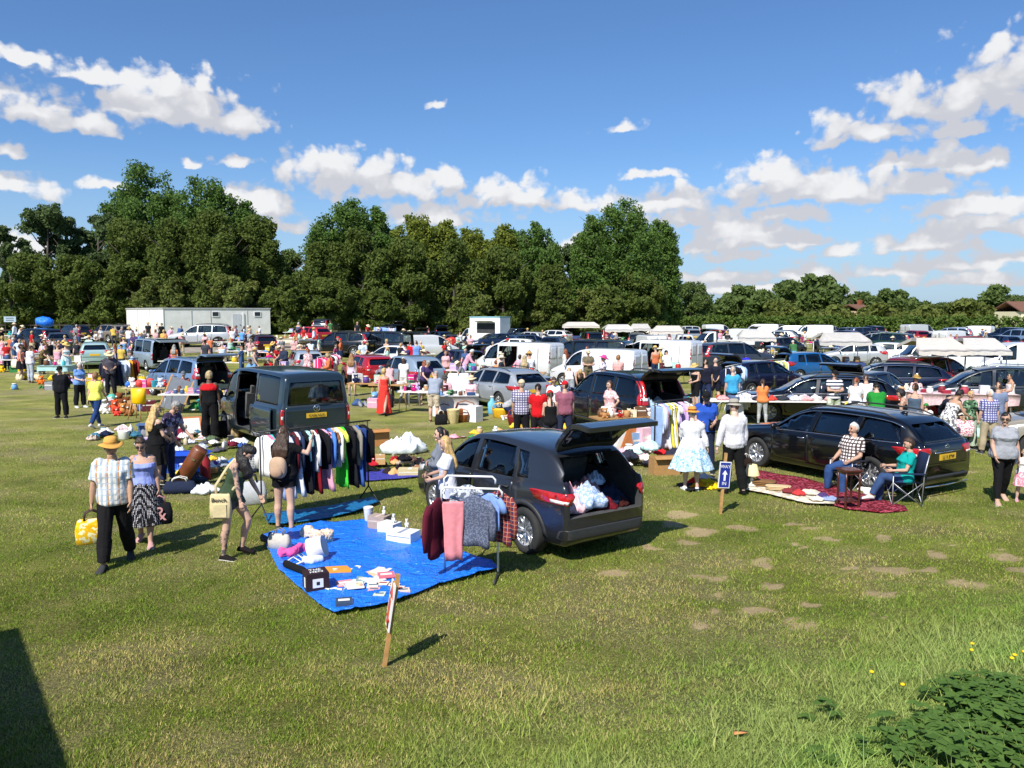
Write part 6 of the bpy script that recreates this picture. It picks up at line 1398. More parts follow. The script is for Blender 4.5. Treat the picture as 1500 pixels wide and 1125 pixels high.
shoulder_bag(M,J,(-.2,.06,.63),(.30,.36),'#cdbd92','cream canvas shoulder bag at the hip of the tattooed woman',[(-.2,.12,.96),(-.19,.13,1.1),(-.1,J['C'].y+.12,J['C'].z-.02),(-.02,J['C'].y+.06,J['C'].z+.075),(.06,J['C'].y-.1,J['C'].z-.02),(-.14,-.12,1.06),(-.19,-.03,.96)],'Bench.',yaw=0.05)
p6,J,M=person(gr(418,777),168,('tee','#121214'),('hotpants','#121213'),'f',dict(RA=(34,62,168,12),LA=(24,12,66,-8),LL=(3,5,2),RL=(-3,5,3),head=16,hyaw=-10),'f',('long','brown'),None,None,'#4a4440',1.68,1.2,'woman in black with a beige backpack reaching to the long clothes rail',lod=0,pk='backpackwoman',sole='#4a4440')
landmark('the long black clothes rail',p6.location)
o=empty('backpack',p6.location+V((0,0,0)),p6.rotation_euler.z);o.scale=p6.scale;tag(o,'small beige backpack on the back of the woman in black','backpack')
mb=MB();mb.ball((0,J['C'].y+.19,J['C'].z-.31),(.15,.085,.17),16,12,0,None,lambda p:V((math.copysign(abs(p.x/.15)**.7*.15,p.x),p.y,math.copysign(abs(p.z/.19)**.75*.19,p.z))));obj('pouch',mb,fab('#b79a80'),o)
mb=MB();mb.ball((0,J['C'].y+.255,J['C'].z-.38),(.11,.05,.09),12,8);obj('front_pocket',mb,fab('#a78a72'),o)
for s in(-1,1):mb=MB();mb.tube([(s*.09,J['C'].y+.13,J['C'].z-.05),(s*.1,J['C'].y+.03,J['C'].z+.085),(s*.105,J['C'].y-.12,J['C'].z-.02),(s*.12,J['C'].y-.13,J['C'].z-.2),(s*.14,J['C'].y+.1,J['C'].z-.3)],[(.02,.008)]*5,6);obj('strap',mb,fab('#8f765f'),o)
good('bag',gr(384,726)+V((0,0,.0)),.45,'#222222','x',label='black and white zigzag tote hanging by the long clothes rail',scale=(.45,.4,.5),name='tote_bag').location.z=.55
COL.objects[-1].material_slots[0].link='OBJECT';COL.objects[-1].material_slots[0].material=pattern('check','#15151a','#cfcfcf')
good('bag',gr(366,738),.5,'#b9bcc0','x',label='grey laundry bag on the grass beside the stooping tattooed woman',scale=(.62,.5,.5),col2='#333333')
p7,J,M=person(gr(309,643),186,('tank','#141416'),('wide','#121214'),'m',dict(LA=(6,12,24,6),RA=(4,11,10,6),LL=(4,5,4),RL=(-6,5,4),head=14),'d',('curly','dread'),None,None,'#cfcfcf',1.86,1.1,'man with fair dreadlocks in red and black sleeveless top',lod=0,pk='dreadman',extra=[('yoke','#c21c24')])
person(gr(656,795),-78,('tee','#d6d7dc'),('jeans','#b9bec9'),'f',dict(LA=(16,12,70,-34),RA=(20,12,84,-30),head=8,hyaw=-12),'m',('long','blond'),None,None,'#dddddd',1.62,1.05,'blonde woman in white t-shirt standing at the crossover door',lod=0,pk='blonde')
person(gr(647,774),-82,('long','#70757e'),('jeans','#2a2f3c'),'f','folded','f',('pony','dark'),None,None,'#222222',1.64,1.05,'dark haired woman in grey top behind the blonde woman',lod=0)
p9,J,M=person(gr(1012,718),176,('apron','#dedee2'),('fullskirt','floral:#a9cbe4:#d9e6f0:#7fa6cf'),'f',dict(RA=(2,24,8,16),LA=(26,12,84,-18),LL=(3,3,3),RL=(-2,3,3),head=10),'p',('short','grey'),('boater','#c8913f','#7a2a18'),None,'#e4e6ee',1.62,1.1,'woman in straw hat, white blouse and full pale blue skirt',lod=0,pk='fullskirt')
landmark('the woman in the full blue skirt',p9.location)
p10,J,M=person(gr(1073,723),192,('long','#cfcdd2'),('trousers','#131314'),'m',dict(LA=(0,20,4,12),RA=(2,12,14,4),LL=(6,3,4),RL=(-8,3,10),head=10),'p',('short','red'),('trilby','#a39e92','#5a554c'),None,'#121212',1.80,1.1,'man in white shirt, black trousers and grey trilby seen from behind',lod=0,pk='trilby',sole='#111111')
p11,J,M=person(gr(1032,692),-8,('tee','#274ea6'),('jeans','#232c42'),'m','hold','m',('short','dark'),('cap','#17171a'),True,'#222222',1.78,1.18,'man in bright blue t-shirt and black cap with a shoulder strap',lod=0)
shoulder_bag(M,J,(.16,-.13,.92),(.26,.22),'#1a1a1c','small black camera bag worn by the man in bright blue',[(.1,-.16,1.1),(-.05,-.15,1.32),(-.12,-.02,1.47)])
ch1=camp_chair(gr(1244,717),radians(-62),'#23262e','black folding chair under the man in the check shirt')
person(ch1.location+V((0,0,0)),-62,('shirt','check:#e4ded8:#4a3a3c'),('jeans','#2f4a78'),'m',dict(LL=(78,8,80),RL=(82,8,84),LA=(14,12,70,-10),RA=(20,12,62,-8),lean=-8,hz=.50,head=4,hyaw=-14),'m',('short','white'),None,None,'#3a2418',1.76,1.12,'seated white haired man in black and white check shirt',lod=0,pk='seatman')
ch2=camp_chair(gr(1322,738),radians(-98),'#1e2c48','navy folding chair under the woman in teal',.95)
person(ch2.location,-98,('polo','#0f9a94'),('jeans','#33496f'),'f',dict(LL=(98,2,70),RL=(80,2,82),LA=(22,12,84,-18),RA=(30,12,92,-14),lean=-10,hz=.50,head=12),'m',('bob','brown'),None,None,'#d8d6d0',1.62,1.15,'seated woman in teal polo shirt with crossed legs',lod=0,pk='seatwoman')
p14,J,M=person(gr(1466,736),-14,('tee','#93959b'),('leggings','#141416'),'f',dict(LL=(-14,3,14),RL=(16,3,6),RA=(10,12,34,-4),LA=(-2,16,8,8),head=8,hyaw=-22),'m',('pony','dark'),None,True,'#b89a86',1.68,1.34,'woman in grey t-shirt and black leggings leading a small child',lod=0,pk='walker')
landmark('the woman in grey t-shirt',p14.location)
person(gr(1497,735),-20,('tee','#dcdadb'),('skirt','floral:#d98a9a:#e8c9cf'),'f',dict(RA=(20,40,110,20),LL=(6,3,4),RL=(-5,3,6)),'p',('short','blond'),None,None,'#d890a0',.98,1.15,'toddler in white top and pink skirt at the right edge',lod=0,pk='toddler',child=True)
def crinkle(name,col,gl=.35):
 m,nt,out=newmat(name);b=N(nt,'ShaderNodeBsdfPrincipled');b.inputs['Base Color'].default_value=rgba(hx(col));b.inputs['Roughness'].default_value=gl
 tc=N(nt,'ShaderNodeTexCoord');h=None
 for sc_,st in((3.2,(1,2.6,1)),(9,(2,1,1)),(60,(1,1,1))):
  mu=N(nt,'ShaderNodeVectorMath',operation='MULTIPLY');mu.inputs[1].default_value=st;L(nt,tc.outputs['Object'],mu.inputs[0]);n=N(nt,'ShaderNodeTexNoise');n.inputs['Scale'].default_value=sc_;n.inputs['Detail'].default_value=5;n.inputs['Distortion'].default_value=.8;L(nt,mu.outputs[0],n.inputs['Vector'])
  k=N(nt,'ShaderNodeMath',operation='MULTIPLY_ADD');k.inputs[1].default_value={3.2:1.,9:.45,60:.05}[sc_];L(nt,n.outputs['Fac'],k.inputs[0])
  if h:L(nt,h.outputs[0],k.inputs[2])
  h=k
 bp=N(nt,'ShaderNodeBump');bp.inputs['Strength'].default_value=.9;bp.inputs['Distance'].default_value=.10;L(nt,h.outputs[0],bp.inputs['Height']);L(nt,bp.outputs[0],b.inputs['Normal']);L(nt,b.outputs[0],out.inputs[0]);return m
M_TARP=crinkle('blue_tarpaulin','#1f78ff',.3);M_TEAL=crinkle('teal_sheet','#0a6aa0',.5)
G=lambda*a:[gr(x,y)for x,y in a]
sheet('tarpaulin',G((383,788),(425,778),(470,771),(535,767),(572,774),(612,788),(648,806),(720,828),(730,838),(690,849),(640,862),(576,888),(530,897),(490,904),(472,895),(440,867),(408,838),(392,808)),M_TARP,.05,.07,'bright blue tarpaulin spread on the grass with scattered goods',step=.05,fold=.016)
landmark('the bright blue tarpaulin',gr(550,830))
sheet('ground_sheet',G((386,757),(440,751),(500,741),(545,733),(556,739),(520,754),(470,764),(425,771),(392,770)),M_TEAL,.045,.05,'teal ground sheet under the long black clothes rail','sheet',sd=4)
sheet('ground_sheet',G((510,700),(560,690),(625,688),(628,699),(580,704),(520,708)),crinkle('violet_sheet','#3a3a9a',.6),.045,.03,'violet sheet under the heap of clothes near the carton','sheet',sd=8)
WT='the bright blue tarpaulin'
def lay(kind,px,py,size,col,label,dz=.06,**kw):p=gr(px,py);p.z+=dz;return good(kind,p,size,col,'x',label=label,group=kw.pop('group','goods on the bright blue tarpaulin'),**kw)
lay('box',591,797,.3,'#e9e9ea','large white box at the corner of the line of boxes',scale=(.42,.38,.15),yaw=-.4,col2='#8f95a8')
lay('box',571,785,.3,'#dedcd8','smaller white box between the brown box and large white box',scale=(.3,.3,.16),yaw=-.5)
lay('box',556,778,.3,'#a89488','grey brown box beside the white tall mug',scale=(.3,.28,.2),yaw=-.4,col2='#c8b8a8')
lay('bucket',540,768,.2,'#e6e2da','tall white flowered mug at the far edge of the tarpaulin',scale=(.17,.17,.26))
for px,py,z,s,lb in((596,778,.21,.13,'little glass ornament on the large white box'),(577,772,.22,.14,'little white china figure on the smaller white box'),(563,764,.27,.13,'little white china bird on the grey brown box')):
 p=gr(px,py+14);p.z=z;good('toy',p,s,'#dfe0dc','x',label=lb,group='ornaments on the boxes',scale=(s*.5,s*.5,s),name='ornament',cat='ornament')
o=link('lamp_shade',fixn((lambda m:m.lathe([(.16,0),(.15,.22),(.145,.22),(.155,0)],24,caps=False))(MB()).mesh('lamp_shade')),[fab('#e2e0de')]);o.location=gr(454,826)+V((0,0,.2));o.rotation_euler=(radians(20),radians(72),.35);tag(o,'white drum lamp shade lying on its side on the tarpaulin','lamp shade')
for i,(pts,r,col,lb)in enumerate([([(446,790),(458,795),(470,800)],.085,'marl:#e3d6c2:#c0a58c','cream fluffy scarf at the far left of the tarpaulin'),([(464,804),(474,801),(486,799)],.09,'marl:#e0d0b8:#bfa388','cream fluffy slipper boot beside the fluffy scarf'),([(410,822),(425,821),(440,816),(448,814)],.07,'#e35a9c','rolled pink towel beside the white lamp shade'),([(445,831),(458,832),(472,829)],.05,'#dfe3e8','roll of white paper in front of the lamp shade'),([(418,836),(432,842),(446,848)],.045,'#161618','black hair straightener with its cable')]):
 mb=MB();q=[gr(x,y)+V((0,0,.07+r*.7))for x,y in pts];mb.tube([q[0]-(q[1]-q[0])*.15]+q+[q[-1]+(q[-1]-q[-2])*.15],[(r*.4,r*.4)]+[(r*1.2,r)]*len(q)+[(r*.5,r*.5)],12);me=remesh(mb,.015,'roll',.03 if i<3 else .004,1,i)
 nm=['fluffy_scarf','slipper_boot','pink_towel','paper_roll','hair_straightener'][i];o=link(nm,me,[fab(col)]);tag(o,lb,nm.replace('_',' '),'goods on the bright blue tarpaulin')
lay('bag',410,809,.3,'#b9b4ac','grey and white handbag at the left edge of the tarpaulin',scale=(.36,.34,.26),col2='#777777')
lay('shoe_pair',398,800,.3,'#22242a','pair of dark shoes at the left edge of the tarpaulin',scale=(.32,.32,.3),yaw=.9)
mb=MB();q=[gr(x,y)+V((0,0,.1))for x,y in((420,833),(440,820),(452,830),(432,838))];mb.tube(q+[q[0]],.012,6);mb.tube([q[0].lerp(q[1],.5),q[3].lerp(q[2],.5)],.009,5);mb.tube([q[0].lerp(q[1],.8),q[3].lerp(q[2],.8)],.009,5);tag(obj('wire_rack',mb,M_WHT),'white wire rack lying by the rolled pink towel','rack')
o=empty('tissue_box',gr(463,868)+V((0,0,.06)),.45);tag(o,'dark brown house shaped box with white windows and lettering','box');mb=MB();mb.box((0,0,.11),(.28,.26,.22));obj('carcass',mb,plain('dark_brown_card',hx('#2c1414'),.6),o)
for x,y,w,h,rz in((.0,-.132,.13,.11,0),(-.142,-.03,.06,.12,pi/2)):
 mb=MB();mb.box((0,0,0),(w,.006,h));q=obj('window_print',mb,M_WHT,o);q.location=(x,y,.1);q.rotation_euler=(0,0,rz);mb=MB();mb.box((0,-.005,0),(w*.3,.004,h*.36));obj('window_centre',mb,M_BLK,q)
text('box_lettering','THE\nHEN',.085,M_WHT,o,(0,0,.222),(0,0,0))
o=link('flat_paper_bag',fixn((lambda m:m.prism([(-.2,-.14),(.2,-.14),(.21,.1),(.12,.14),(-.2,.15)],0,.02))(MB()).mesh('paper_bag')),[plain('orange_paper',hx('#d8912e'),.7,vary=.1)]);o.location=gr(492,843)+V((0,0,.065));o.rotation_euler=(0,0,.2);tag(o,'flat orange paper bag with a white looped handle','paper bag')
mb=MB();mb.tube([(.2,.05,.012),(.28,.1,.014),(.33,.06,.014),(.3,.0,.012),(.2,-.02,.012)],.012,6);obj('handle',mb,M_WHT,o);mb=MB();mb.tube([(-.04,.02,.022),(.03,.02,.022),(.04,-.03,.022),(-.03,-.035,.022),(-.03,-.01,.022)],.006,5);obj('printed_mark',mb,M_WHT,o)
MG=[(505,862,'#d98a8a'),(522,862,'#e0d8d0'),(534,857,'#7f9a92'),(548,858,'#dfe6ea'),(548,848,'#d8b890'),(558,845,'#e6ddd0'),(566,852,'#cf6a78'),(520,868,'#e9e6e0')]
for i,(px,py,col)in enumerate(MG):lay('book',px,py,.2,col,cname(col)+' magazine in the fan on the blue tarpaulin, '+ORD[i]+' in the row',.06+.004*i,scale=(.30,.24,.12),col2='#e8e0d8',yaw=RND.uniform(-.8,.8),group='magazines on the tarpaulin',name='magazine',cat='magazine')
for i,(px,py,col)in enumerate([(546,866,'#e3dcd0'),(561,863,'#dfd8c8'),(548,872,'#d9a8a0'),(577,866,'#dccfb8'),(556,879,'#c8d2b8'),(583,870,'#d8d2c8'),(592,873,'#d9c3b0')]):lay('book',px,py,.2,col,cname(col)+' disc case near the front edge of the tarpaulin, '+ORD[i]+' of the cluster',.06,scale=(.2,.15,.22),yaw=RND.uniform(-.3,.3),col2='#a04a40' if i%2 else '#5a6a80',group='disc cases on the tarpaulin',name='disc_case',cat='disc case')
lay('book',504,892,.2,'#33465e','thick dark book at the nearest corner of the tarpaulin',.06,scale=(.27,.22,.45),yaw=.2,col2='#e6e2d8')
lay('cup',526,869,.09,'#d9b090','small china cup beside the fanned magazines',.06)
mb=MB();q=[gr(x,y)+V((0,0,.075))for x,y in((472,870),(482,872),(490,870),(500,873),(508,871),(504,865),(496,866))];mb.tube(q,[.01,.014,.012,.018,.02,.01,.008],6);tag(obj('bead_necklace',mb,plain('silver_beads',(.7,.72,.74),.3,metal=.5)),'silver bead necklace beside the dark brown box','necklace')
def signpost(p,h,tilt,label,bw,bh,bz,yaw):
 o=empty('sign_post',p,yaw);o.rotation_euler=(Matrix.Rotation(tilt,3,'Y')@Matrix.Rotation(yaw,3,'Z')).to_euler();tag(o,label,'sign');mb=MB();mb.box((0,0,h/2-.05),(.045,.04,h+.1));obj('stake',mb,M_WOOD,o);mb=MB();mb.box((0,-.028,bz),(bw,.014,bh));b=obj('board',mb,M_WHT,o);return o,b
M_SIGN=plain('sign_blue',hx('#1a2c86'),.5,vary=.05)
o,b=signpost(gr(1055,753),1.08,radians(4),'way in sign with white arrow on a wooden stake',.21,.46,.70,.15)
mb=MB();mb.box((0,-.037,.70),(.18,.004,.43));obj('blue_panel',mb,M_SIGN,b)
text('way_lettering','WAY',.082,M_WHT,b,(0,-.0405,.845),(pi/2,0,0),sx=.95);text('in_lettering','IN',.082,M_WHT,b,(0,-.0405,.548),(pi/2,0,0))
mb=MB();mb.prism([(-.018,.60),(.018,.60),(.018,.71),(.05,.71),(0,.785),(-.05,.71),(-.018,.71)],-.0425,-.0395,'y');obj('arrow',mb,M_WHT,b)
o,b=signpost(gr(563,976),.95,radians(9),'edge-on warning sign in red and white on a leaning stake',.22,.47,.63,radians(-74))
mb=MB();mb.prism([(-.1,.72),(.1,.72),(0,.85)],-.0375,-.035,'y');mb.box((0,-.037,.50),(.2,.003,.02));mb.box((-.02,-.037,.56),(.1,.003,.26));obj('red_panel',mb,plain('sign_red',hx('#c8281e'),.5,vary=.05),b)
mb=MB();mb.box((.03,-.0385,.45),(.09,.003,.07));obj('black_symbol',mb,M_BLK,b)
mb=MB();mb.box((0,-.026,.63),(.02,.03,.5));obj('batten',mb,M_WOOD,o)
rk=empty('shirt_rack',gr(690,843),-.12);tag(rk,'small white metal rack of shirts in front of the crossover','clothes rack','clothes rails')
for y,xa_,xb_,z in((-.16,-.36,.44,1.22),(.22,-.40,.30,1.30)):
 mb=MB();mb.tube([(xa_,y,z-.2),(xa_,y,z-.04),(xa_+.04,y,z),(xb_-.04,y,z),(xb_,y,z-.04),(xb_,y,z-.1)],.014,8);obj('bar',mb,M_WHT,rk)
for s in(-1,1):
 mb=MB();mb.tube([(s*.36,.03,1.14),(s*.36,.03,.02)],.014,8);obj('upright',mb,M_WHT,rk);mb=MB();mb.tube([(s*.36,-.36,.015),(s*.36,.03,.05),(s*.36,.42,.015)],.014,8);obj('foot',mb,M_DARK,rk);mb=MB();mb.tube([(s*.36,-.16,1.1),(s*.36,.22,1.18)],.012,6);obj('cross_brace',mb,M_WHT,rk)
F=frame(rk.location,rk.rotation_euler.z);GR='clothes on the small white rack'
hang('shirt',F@V((-.40,-.18,1.12)),1.05,'#5e1a2c','maroon shirt at the left end of the small white rack',GR,1.12)
hang('trousers',F@V((-.19,-.24,1.12)),.1,'#dc8a92','short pink trousers face-on on the small white rack',GR,.80)
hang('shirt',F@V((.09,-.20,1.17)),-.35,'marl:#4d5468:#6d7488','slate blue marl shirt in the middle of the small white rack',GR,.98)
hang('shirt',F@V((-.06,.06,1.24)),.2,'floral:#c9ced6:#6a7280','white and grey flowered shirt behind the slate blue shirt',GR,.8)
hang('top',F@V((.27,-.12,1.18)),-.6,'#7d9bd9','light blue shirt between the slate and tartan shirts',GR,.95)
hang('shirt',F@V((.40,-.04,1.20)),-.75,'tartan:#2a3350:#7a2f36:#c98a6a','red and blue tartan shirt at the right end of the white rack',GR,1.0)
IT=[('shirt','#e2dfdc'),('top','#d8698c'),('shirt','#45b3b3'),('top','#22242c'),('dress','#8ea6d6'),('shirt','#b8c6e4'),('dress','#c9d3ec'),('trousers','#1d2330'),('shirt','#5a1822'),('dress','#cfd6e6'),('shirt','#26324e'),('dress','#16171b'),('top','#a4d8d4'),('trousers','#2c3a52'),('shirt','#e6e4e0'),('dress','#7a1420'),('shirt','#14151a'),('dress','#dba0b6'),('trousers','#d69ab0'),('shirt','#4f7fcb'),('top','print:#8a5a3a:#d8b088:#3a2418'),('shirt','#e8e6e2'),('top','#d9e25a'),('dress','#3fcf3a'),('shirt','#121316'),('trousers','#17181c'),('dress','#1b1c22'),('shirt','#8a8478'),('dress','#3c5fa8'),('trousers','#27407a'),('shirt','#101115')]
rail(gr(384,764),gr(540,735),1.52,'long black clothes rail full of garments behind the teal sheet','the long black rail',IT,M_DARK,.34)
heap((gr(590,688).x,gr(590,688).y),1.0,.6,34,'on the violet sheet',['#2a2024','#5a4038','#c9a06a','#14151a','#d87a86','#7a6a58','#b01f2e','#d8cdbd'],.42,(.26,.46))
good('crumple',gr(592,664),.9,'#dfe6ea','x',label='big clear bag of blue and white things behind the dark clothes heap',scale=(1.1,.8,.8),cat='bag')
good('open_box',gr(553,652),.4,'#b07a44','x',label='open brown carton at the end of the long black rail',scale=(.55,.5,.4),yaw=.4);good('box',gr(601,698),.3,'#c9b98a','x',label='flat pale carton at the edge of the violet sheet',scale=(.5,.3,.18),yaw=0);good('box',gr(617,694),.3,'#a9744a','x',label='flat brown carton at the edge of the violet sheet',scale=(.4,.3,.18),yaw=.1)
heap((gr(215,640).x,gr(215,640).y),1.9,.8,44,'left of the grey haired man',['#c8cdd6','#e4e2de','#3a6f86','#2a2a34','#7a1f34','#b8a898','#e2b8b8','#1d2440'],.4,(.3,.52))
heap((gr(280,655).x,gr(280,655).y),1.5,1.0,46,'behind the brown leather case',['#3b5a9a','#e6e4e6','#6a1a2e','#4a4a54','#14141a','#bfc8d8','#56684a','#e0e4ee'],.4,(.26,.48))
heap((gr(318,690).x,gr(318,690).y),.9,.8,30,'right of the red jug',['#e8e6e4','#2d6fc4','#6a3a8a','#1f2436','#d8d0c4','#e2b640','#88909a'],.3,(.3,.5))
mb=MB();mb.rings([[V((x*s,y*s2,z))for x,y in((-.14,-.09),(.14,-.09),(.14,.09),(-.14,.09))]for z,s,s2 in((0,.8,.8),(.04,1,1),(.9,1,1),(.95,.8,.8))]);o=obj('leather_case',mb,plain('brown_leather',hx('#6b3a1d'),.45,coat=.2,vary=.3));o.location=gr(261,712);o.rotation_euler=(radians(8),radians(33),.1);tag(o,'long brown leather case leaning in front of the blue crate','case')
for s in(.25,.7):mb=MB();mb.box((0,-.1,s),(.06,.02,.03));obj('buckle',mb,M_CHROME,o)
good('open_box',gr(270,690),.5,'#1448b8','x',label='blue plastic crate behind the brown leather case',scale=(.75,.6,.42),yaw=.1,name='plastic_crate',cat='crate')
good('bottle',gr(301,702),.6,'#8e1422','x',label='tall red jug standing among the household goods',scale=(.42,.42,.68),name='red_jug',cat='jug');good('box',gr(293,690),.4,'#7f9cbc','x',label='blue grey storage box behind the tall red jug',scale=(.5,.4,.35),yaw=.1)
good('bag',gr(264,722),.4,'#20283e','x',label='navy holdall on the grass below the brown leather case',scale=(.62,.6,.28));good('crumple',gr(300,722),.5,'#e0e2e6','x',label='crumpled white sheet in front of the tall red jug',scale=(.55,.5,.3));good('crumple',gr(284,706),.5,'#3a4456','x',label='grey blue jumper beside the navy holdall',scale=(.5,.45,.35))
good('bag',gr(326,640),.5,'#17171a','x',label='black holdall at the feet of the dreadlocked man',scale=(.7,.6,.55));good('frame',gr(283,636),.5,'#b3693a','x',label='orange wooden board leaning on the grass near the dreadlocked man',scale=(.7,.5,.6),tilt=(radians(-40),0,.5));good('crumple',gr(346,640),.4,'#a08a68','x',label='tan bundle by the rear wheel of the dark minibus',scale=(.35,.35,.7))
f,h=table(gr(290,606),.05,2.4,.8,.72,'white folding table of small goods before the light blue people carrier','#dcd9cf');scatter(f,h,2.4,.8,16,'the white folding table before the light blue people carrier','toy cup jar box vase shoe_pair'.split(),(.12,.26),'goods on the table by the people carrier')
person(gr(270,592),20,('tee','print:#3a3e46:#a0605a:#22252c'),('jeans','#222838'),'m','sit','f',('short','brown'),('cap','#6a6e74'),None,label='person in grey cap sitting behind the white folding table',h=1.7)
o=empty('drawing_board',gr(248,604),.35);tag(o,'grey board on a pale wooden frame leaning by the toys','board');mb=MB();mb.box((0,0,.75),(.7,.03,1.3));q=obj('panel',mb,plain('grey_board',hx('#6f747c'),.7),o)
for s in(-1,1):mb=MB();mb.box((s*.38,0,.72),(.05,.05,1.5));obj('rail',mb,M_WOOD,o)
o.rotation_euler=(radians(-34),radians(20),.3)
f,h=table(gr(215,590),.1,1.6,.7,.62,'low toy table crowded with bright plastic toys','#c8b48a','wood');scatter(f,h,1.6,.7,14,'the low toy table','ball toy bucket box'.split(),(.22,.36),'toys on the low toy table',['#2d6fd0','#e05a9a','#e3ddd4','#e2742a','#3fa9c4','#c9d3ea','#d8443a'])
o=empty('high_chair',gr(203,614),-.2);tag(o,'yellow plastic high chair with wooden legs','high chair');mb=MB();mb.rings([[V((w*cos(a),.05+d*sin(a)*.6,z))for a in[2*pi*j/14 for j in range(14)]]for z,w,d in((.5,.18,.26),(.55,.24,.32),(.75,.25,.3),(.98,.28,.22),(1.02,.24,.16))]);obj('seat',mb,plain('yellow_plastic',hx('#e8b800'),.35,coat=.3),o)
for sx in(-1,1):
 for sy in(-1,1):mb=MB();mb.tube([(sx*.15,sy*.13,.52),(sx*.24,sy*.22,0)],.02,6);obj('leg',mb,M_WOOD,o)
for i,(px,py,cl,kd,s)in enumerate([(160,598,'#e2d6b8','toy',.4),(168,602,'#d8552e','toy',.38),(176,595,'#7a4524','toy',.5),(186,600,'#6b3a1c','toy',.45),(164,590,'#4fb0a0','ball',.35),(180,606,'#c8884a','toy',.36),(155,606,'#e8e4dc','toy',.34),(172,609,'#d9443a','toy',.3),(190,609,'#8a5a34','toy',.4)]):good(kd,gr(px,py),s,cl,'the grass left of the yellow high chair',group='soft toys on the grass')
good('bucket',gr(229,577),.5,'#e08a1a','x',label='orange bucket with a blue lid behind the toy table',scale=(.7,.7,.8));good('ball',gr(229,577)+V((0,0,.75)),.3,'#1f6ad0','x',label='round blue lid on the orange bucket',scale=(.5,.5,.3));good('box',gr(218,577),.5,'#8a1420','x',label='dark red crate beside the orange bucket',scale=(.6,.5,.6))
def rugmat():
 m=pattern('floral','#6a1420','#a8485a','#3e0c16');return m
sheet('carpet',G((1093,691),(1112,691),(1180,703),(1250,722),(1325,744),(1330,750),(1292,753),(1240,748),(1180,730),(1120,708)),rugmat(),.03,.03,'long dark red patterned carpet beside the black estate car','carpet',sd=2)
landmark('the red carpet',gr(1200,725))
sheet('cloth_strip',G((1085,712),(1110,713),(1170,722),(1225,736),(1222,743),(1180,741),(1130,728),(1088,720)),fab('print:#dcd2bf:#c8bba4:#a89a82'),.05,.05,'cream cloth with small goods along the near edge of the carpet','cloth',sd=7)
for i,(px,py,kd,cl,lb,s)in enumerate([(1101,716,'lamp','#e3cf9a','conical cream lamp shade at the left end of the carpet',(.42,.42,.42)),(1118,716,'folded','#7a5a38','brown folded blanket beside the conical lamp shade',(.5,.4,.2)),(1140,722,'folded','#c8b088','sand folded blanket on the cream cloth',(.5,.34,.15)),(1158,727,'crumple','#7a2f34','dark red scarf on the cream cloth',(.3,.25,.18)),(1170,730,'crumple','#c03a3a','bright red cloth on the cream cloth',(.28,.22,.16)),(1186,729,'crumple','#c8bfae','beige crumpled cloth on the near edge of the carpet',(.42,.32,.16)),(1205,735,'crumple','#4a3a6a','small purple purse on the cream cloth',(.24,.2,.18)),(1196,738,'crumple','#d0c8b8','crumpled pale napkins by the purple purse',(.3,.24,.12)),(1216,738,'crumple','#8a9ac0','pale blue handkerchief at the right end of the cream cloth',(.3,.25,.12)),(1090,700,'bag','#2a1c14','dark brown bag at the far left of the carpet',(.4,.4,.4))]):lay(kd,px,py,.3,cl,lb,.07,scale=s,group='goods on the carpet')
o=empty('plant_stand',gr(1242,744),.15);tag(o,'dark red wooden plant stand at the front of the carpet','plant stand')
mb=MB();mb.box((0,0,.70),(.34,.34,.03));mb.box((0,0,.655),(.28,.28,.06));obj('top',mb,M_DWOOD,o);mb=MB();mb.box((0,0,.14),(.27,.27,.025));obj('shelf',mb,M_DWOOD,o)
for sx in(-1,1):
 for sy in(-1,1):mb=MB();mb.lathe([(.02,0),(.026,.05),(.018,.14),(.022,.3),(.017,.5),(.024,.66)],8,(sx*.13,sy*.13,0));obj('leg',mb,M_DWOOD,o)
good('cup',gr(1271,725),.2,'#e8e8e8','x',label='white tub by the rear wheel of the black estate',scale=(.24,.24,.16));good('crumple',gr(1263,719),.3,'#e4e2e0','x',label='crumpled white paper by the black estate rear wheel',scale=(.2,.2,.14));good('bag',gr(1308,718),.3,'#2a4aa0','x',label='blue carrier bag beside the chair of the woman in teal',scale=(.3,.3,.36))
rail(gr(958,676),gr(1008,668),1.42,'dark clothes rail of pastel garments behind the blue skirt woman','the pastel clothes rail',rnd_items(16,['#e0a8b8','#e8e4e6','#c8d4e6','#d8c84a','#c9a8d8','#e6c8d0','#f0ece6','#8aa4c8']),M_DARK)
heap((gr(940,680).x,gr(940,680).y),1.5,.8,46,'in front of the pastel clothes rail',['#b8d8d0','#e07a86','#c8242a','#e6e2e2','#2a2c3c','#d8a8b0','#9fb4c8','#e8dcd0'],.5,(.4,.62))
good('open_box',gr(973,694),.4,'#a8804e','x',label='cardboard box with hand holes beside the heap of pastel clothes',scale=(.6,.42,.38),yaw=.2);good('crumple',gr(990,690),.4,'#c02820','x',label='red cloth on the grass right of the cardboard box',scale=(.4,.3,.2))
for px,py,cl,lb,ty in((905,664,'#e8e4dc','white board leaning behind the raised tailgate',.6),(914,667,'#b8713a','orange brown plank leaning beside the white board',.62)):good('frame',gr(px,py),1,cl,'x',label=lb,scale=(.45,.5,.95),tilt=(radians(-20),radians(40),.5),name='leaning_board',cat='board',col2=cl)
good('box',gr(945,662),.4,'#e3b8c4','x',label='pink box standing on end among the pastel clothes',scale=(.38,.3,.62));good('box',gr(932,662),.4,'#7fa4cc','x',label='light blue box beside the pink box',scale=(.36,.3,.5));good('bag',gr(968,664),.5,'#dfe2ee','x',label='white bag of linen behind the cardboard box',scale=(.7,.6,.55));good('bucket',gr(984,672),.4,'#e0bc20','x',label='yellow plastic tub under the pastel clothes rail',scale=(.4,.4,.3))
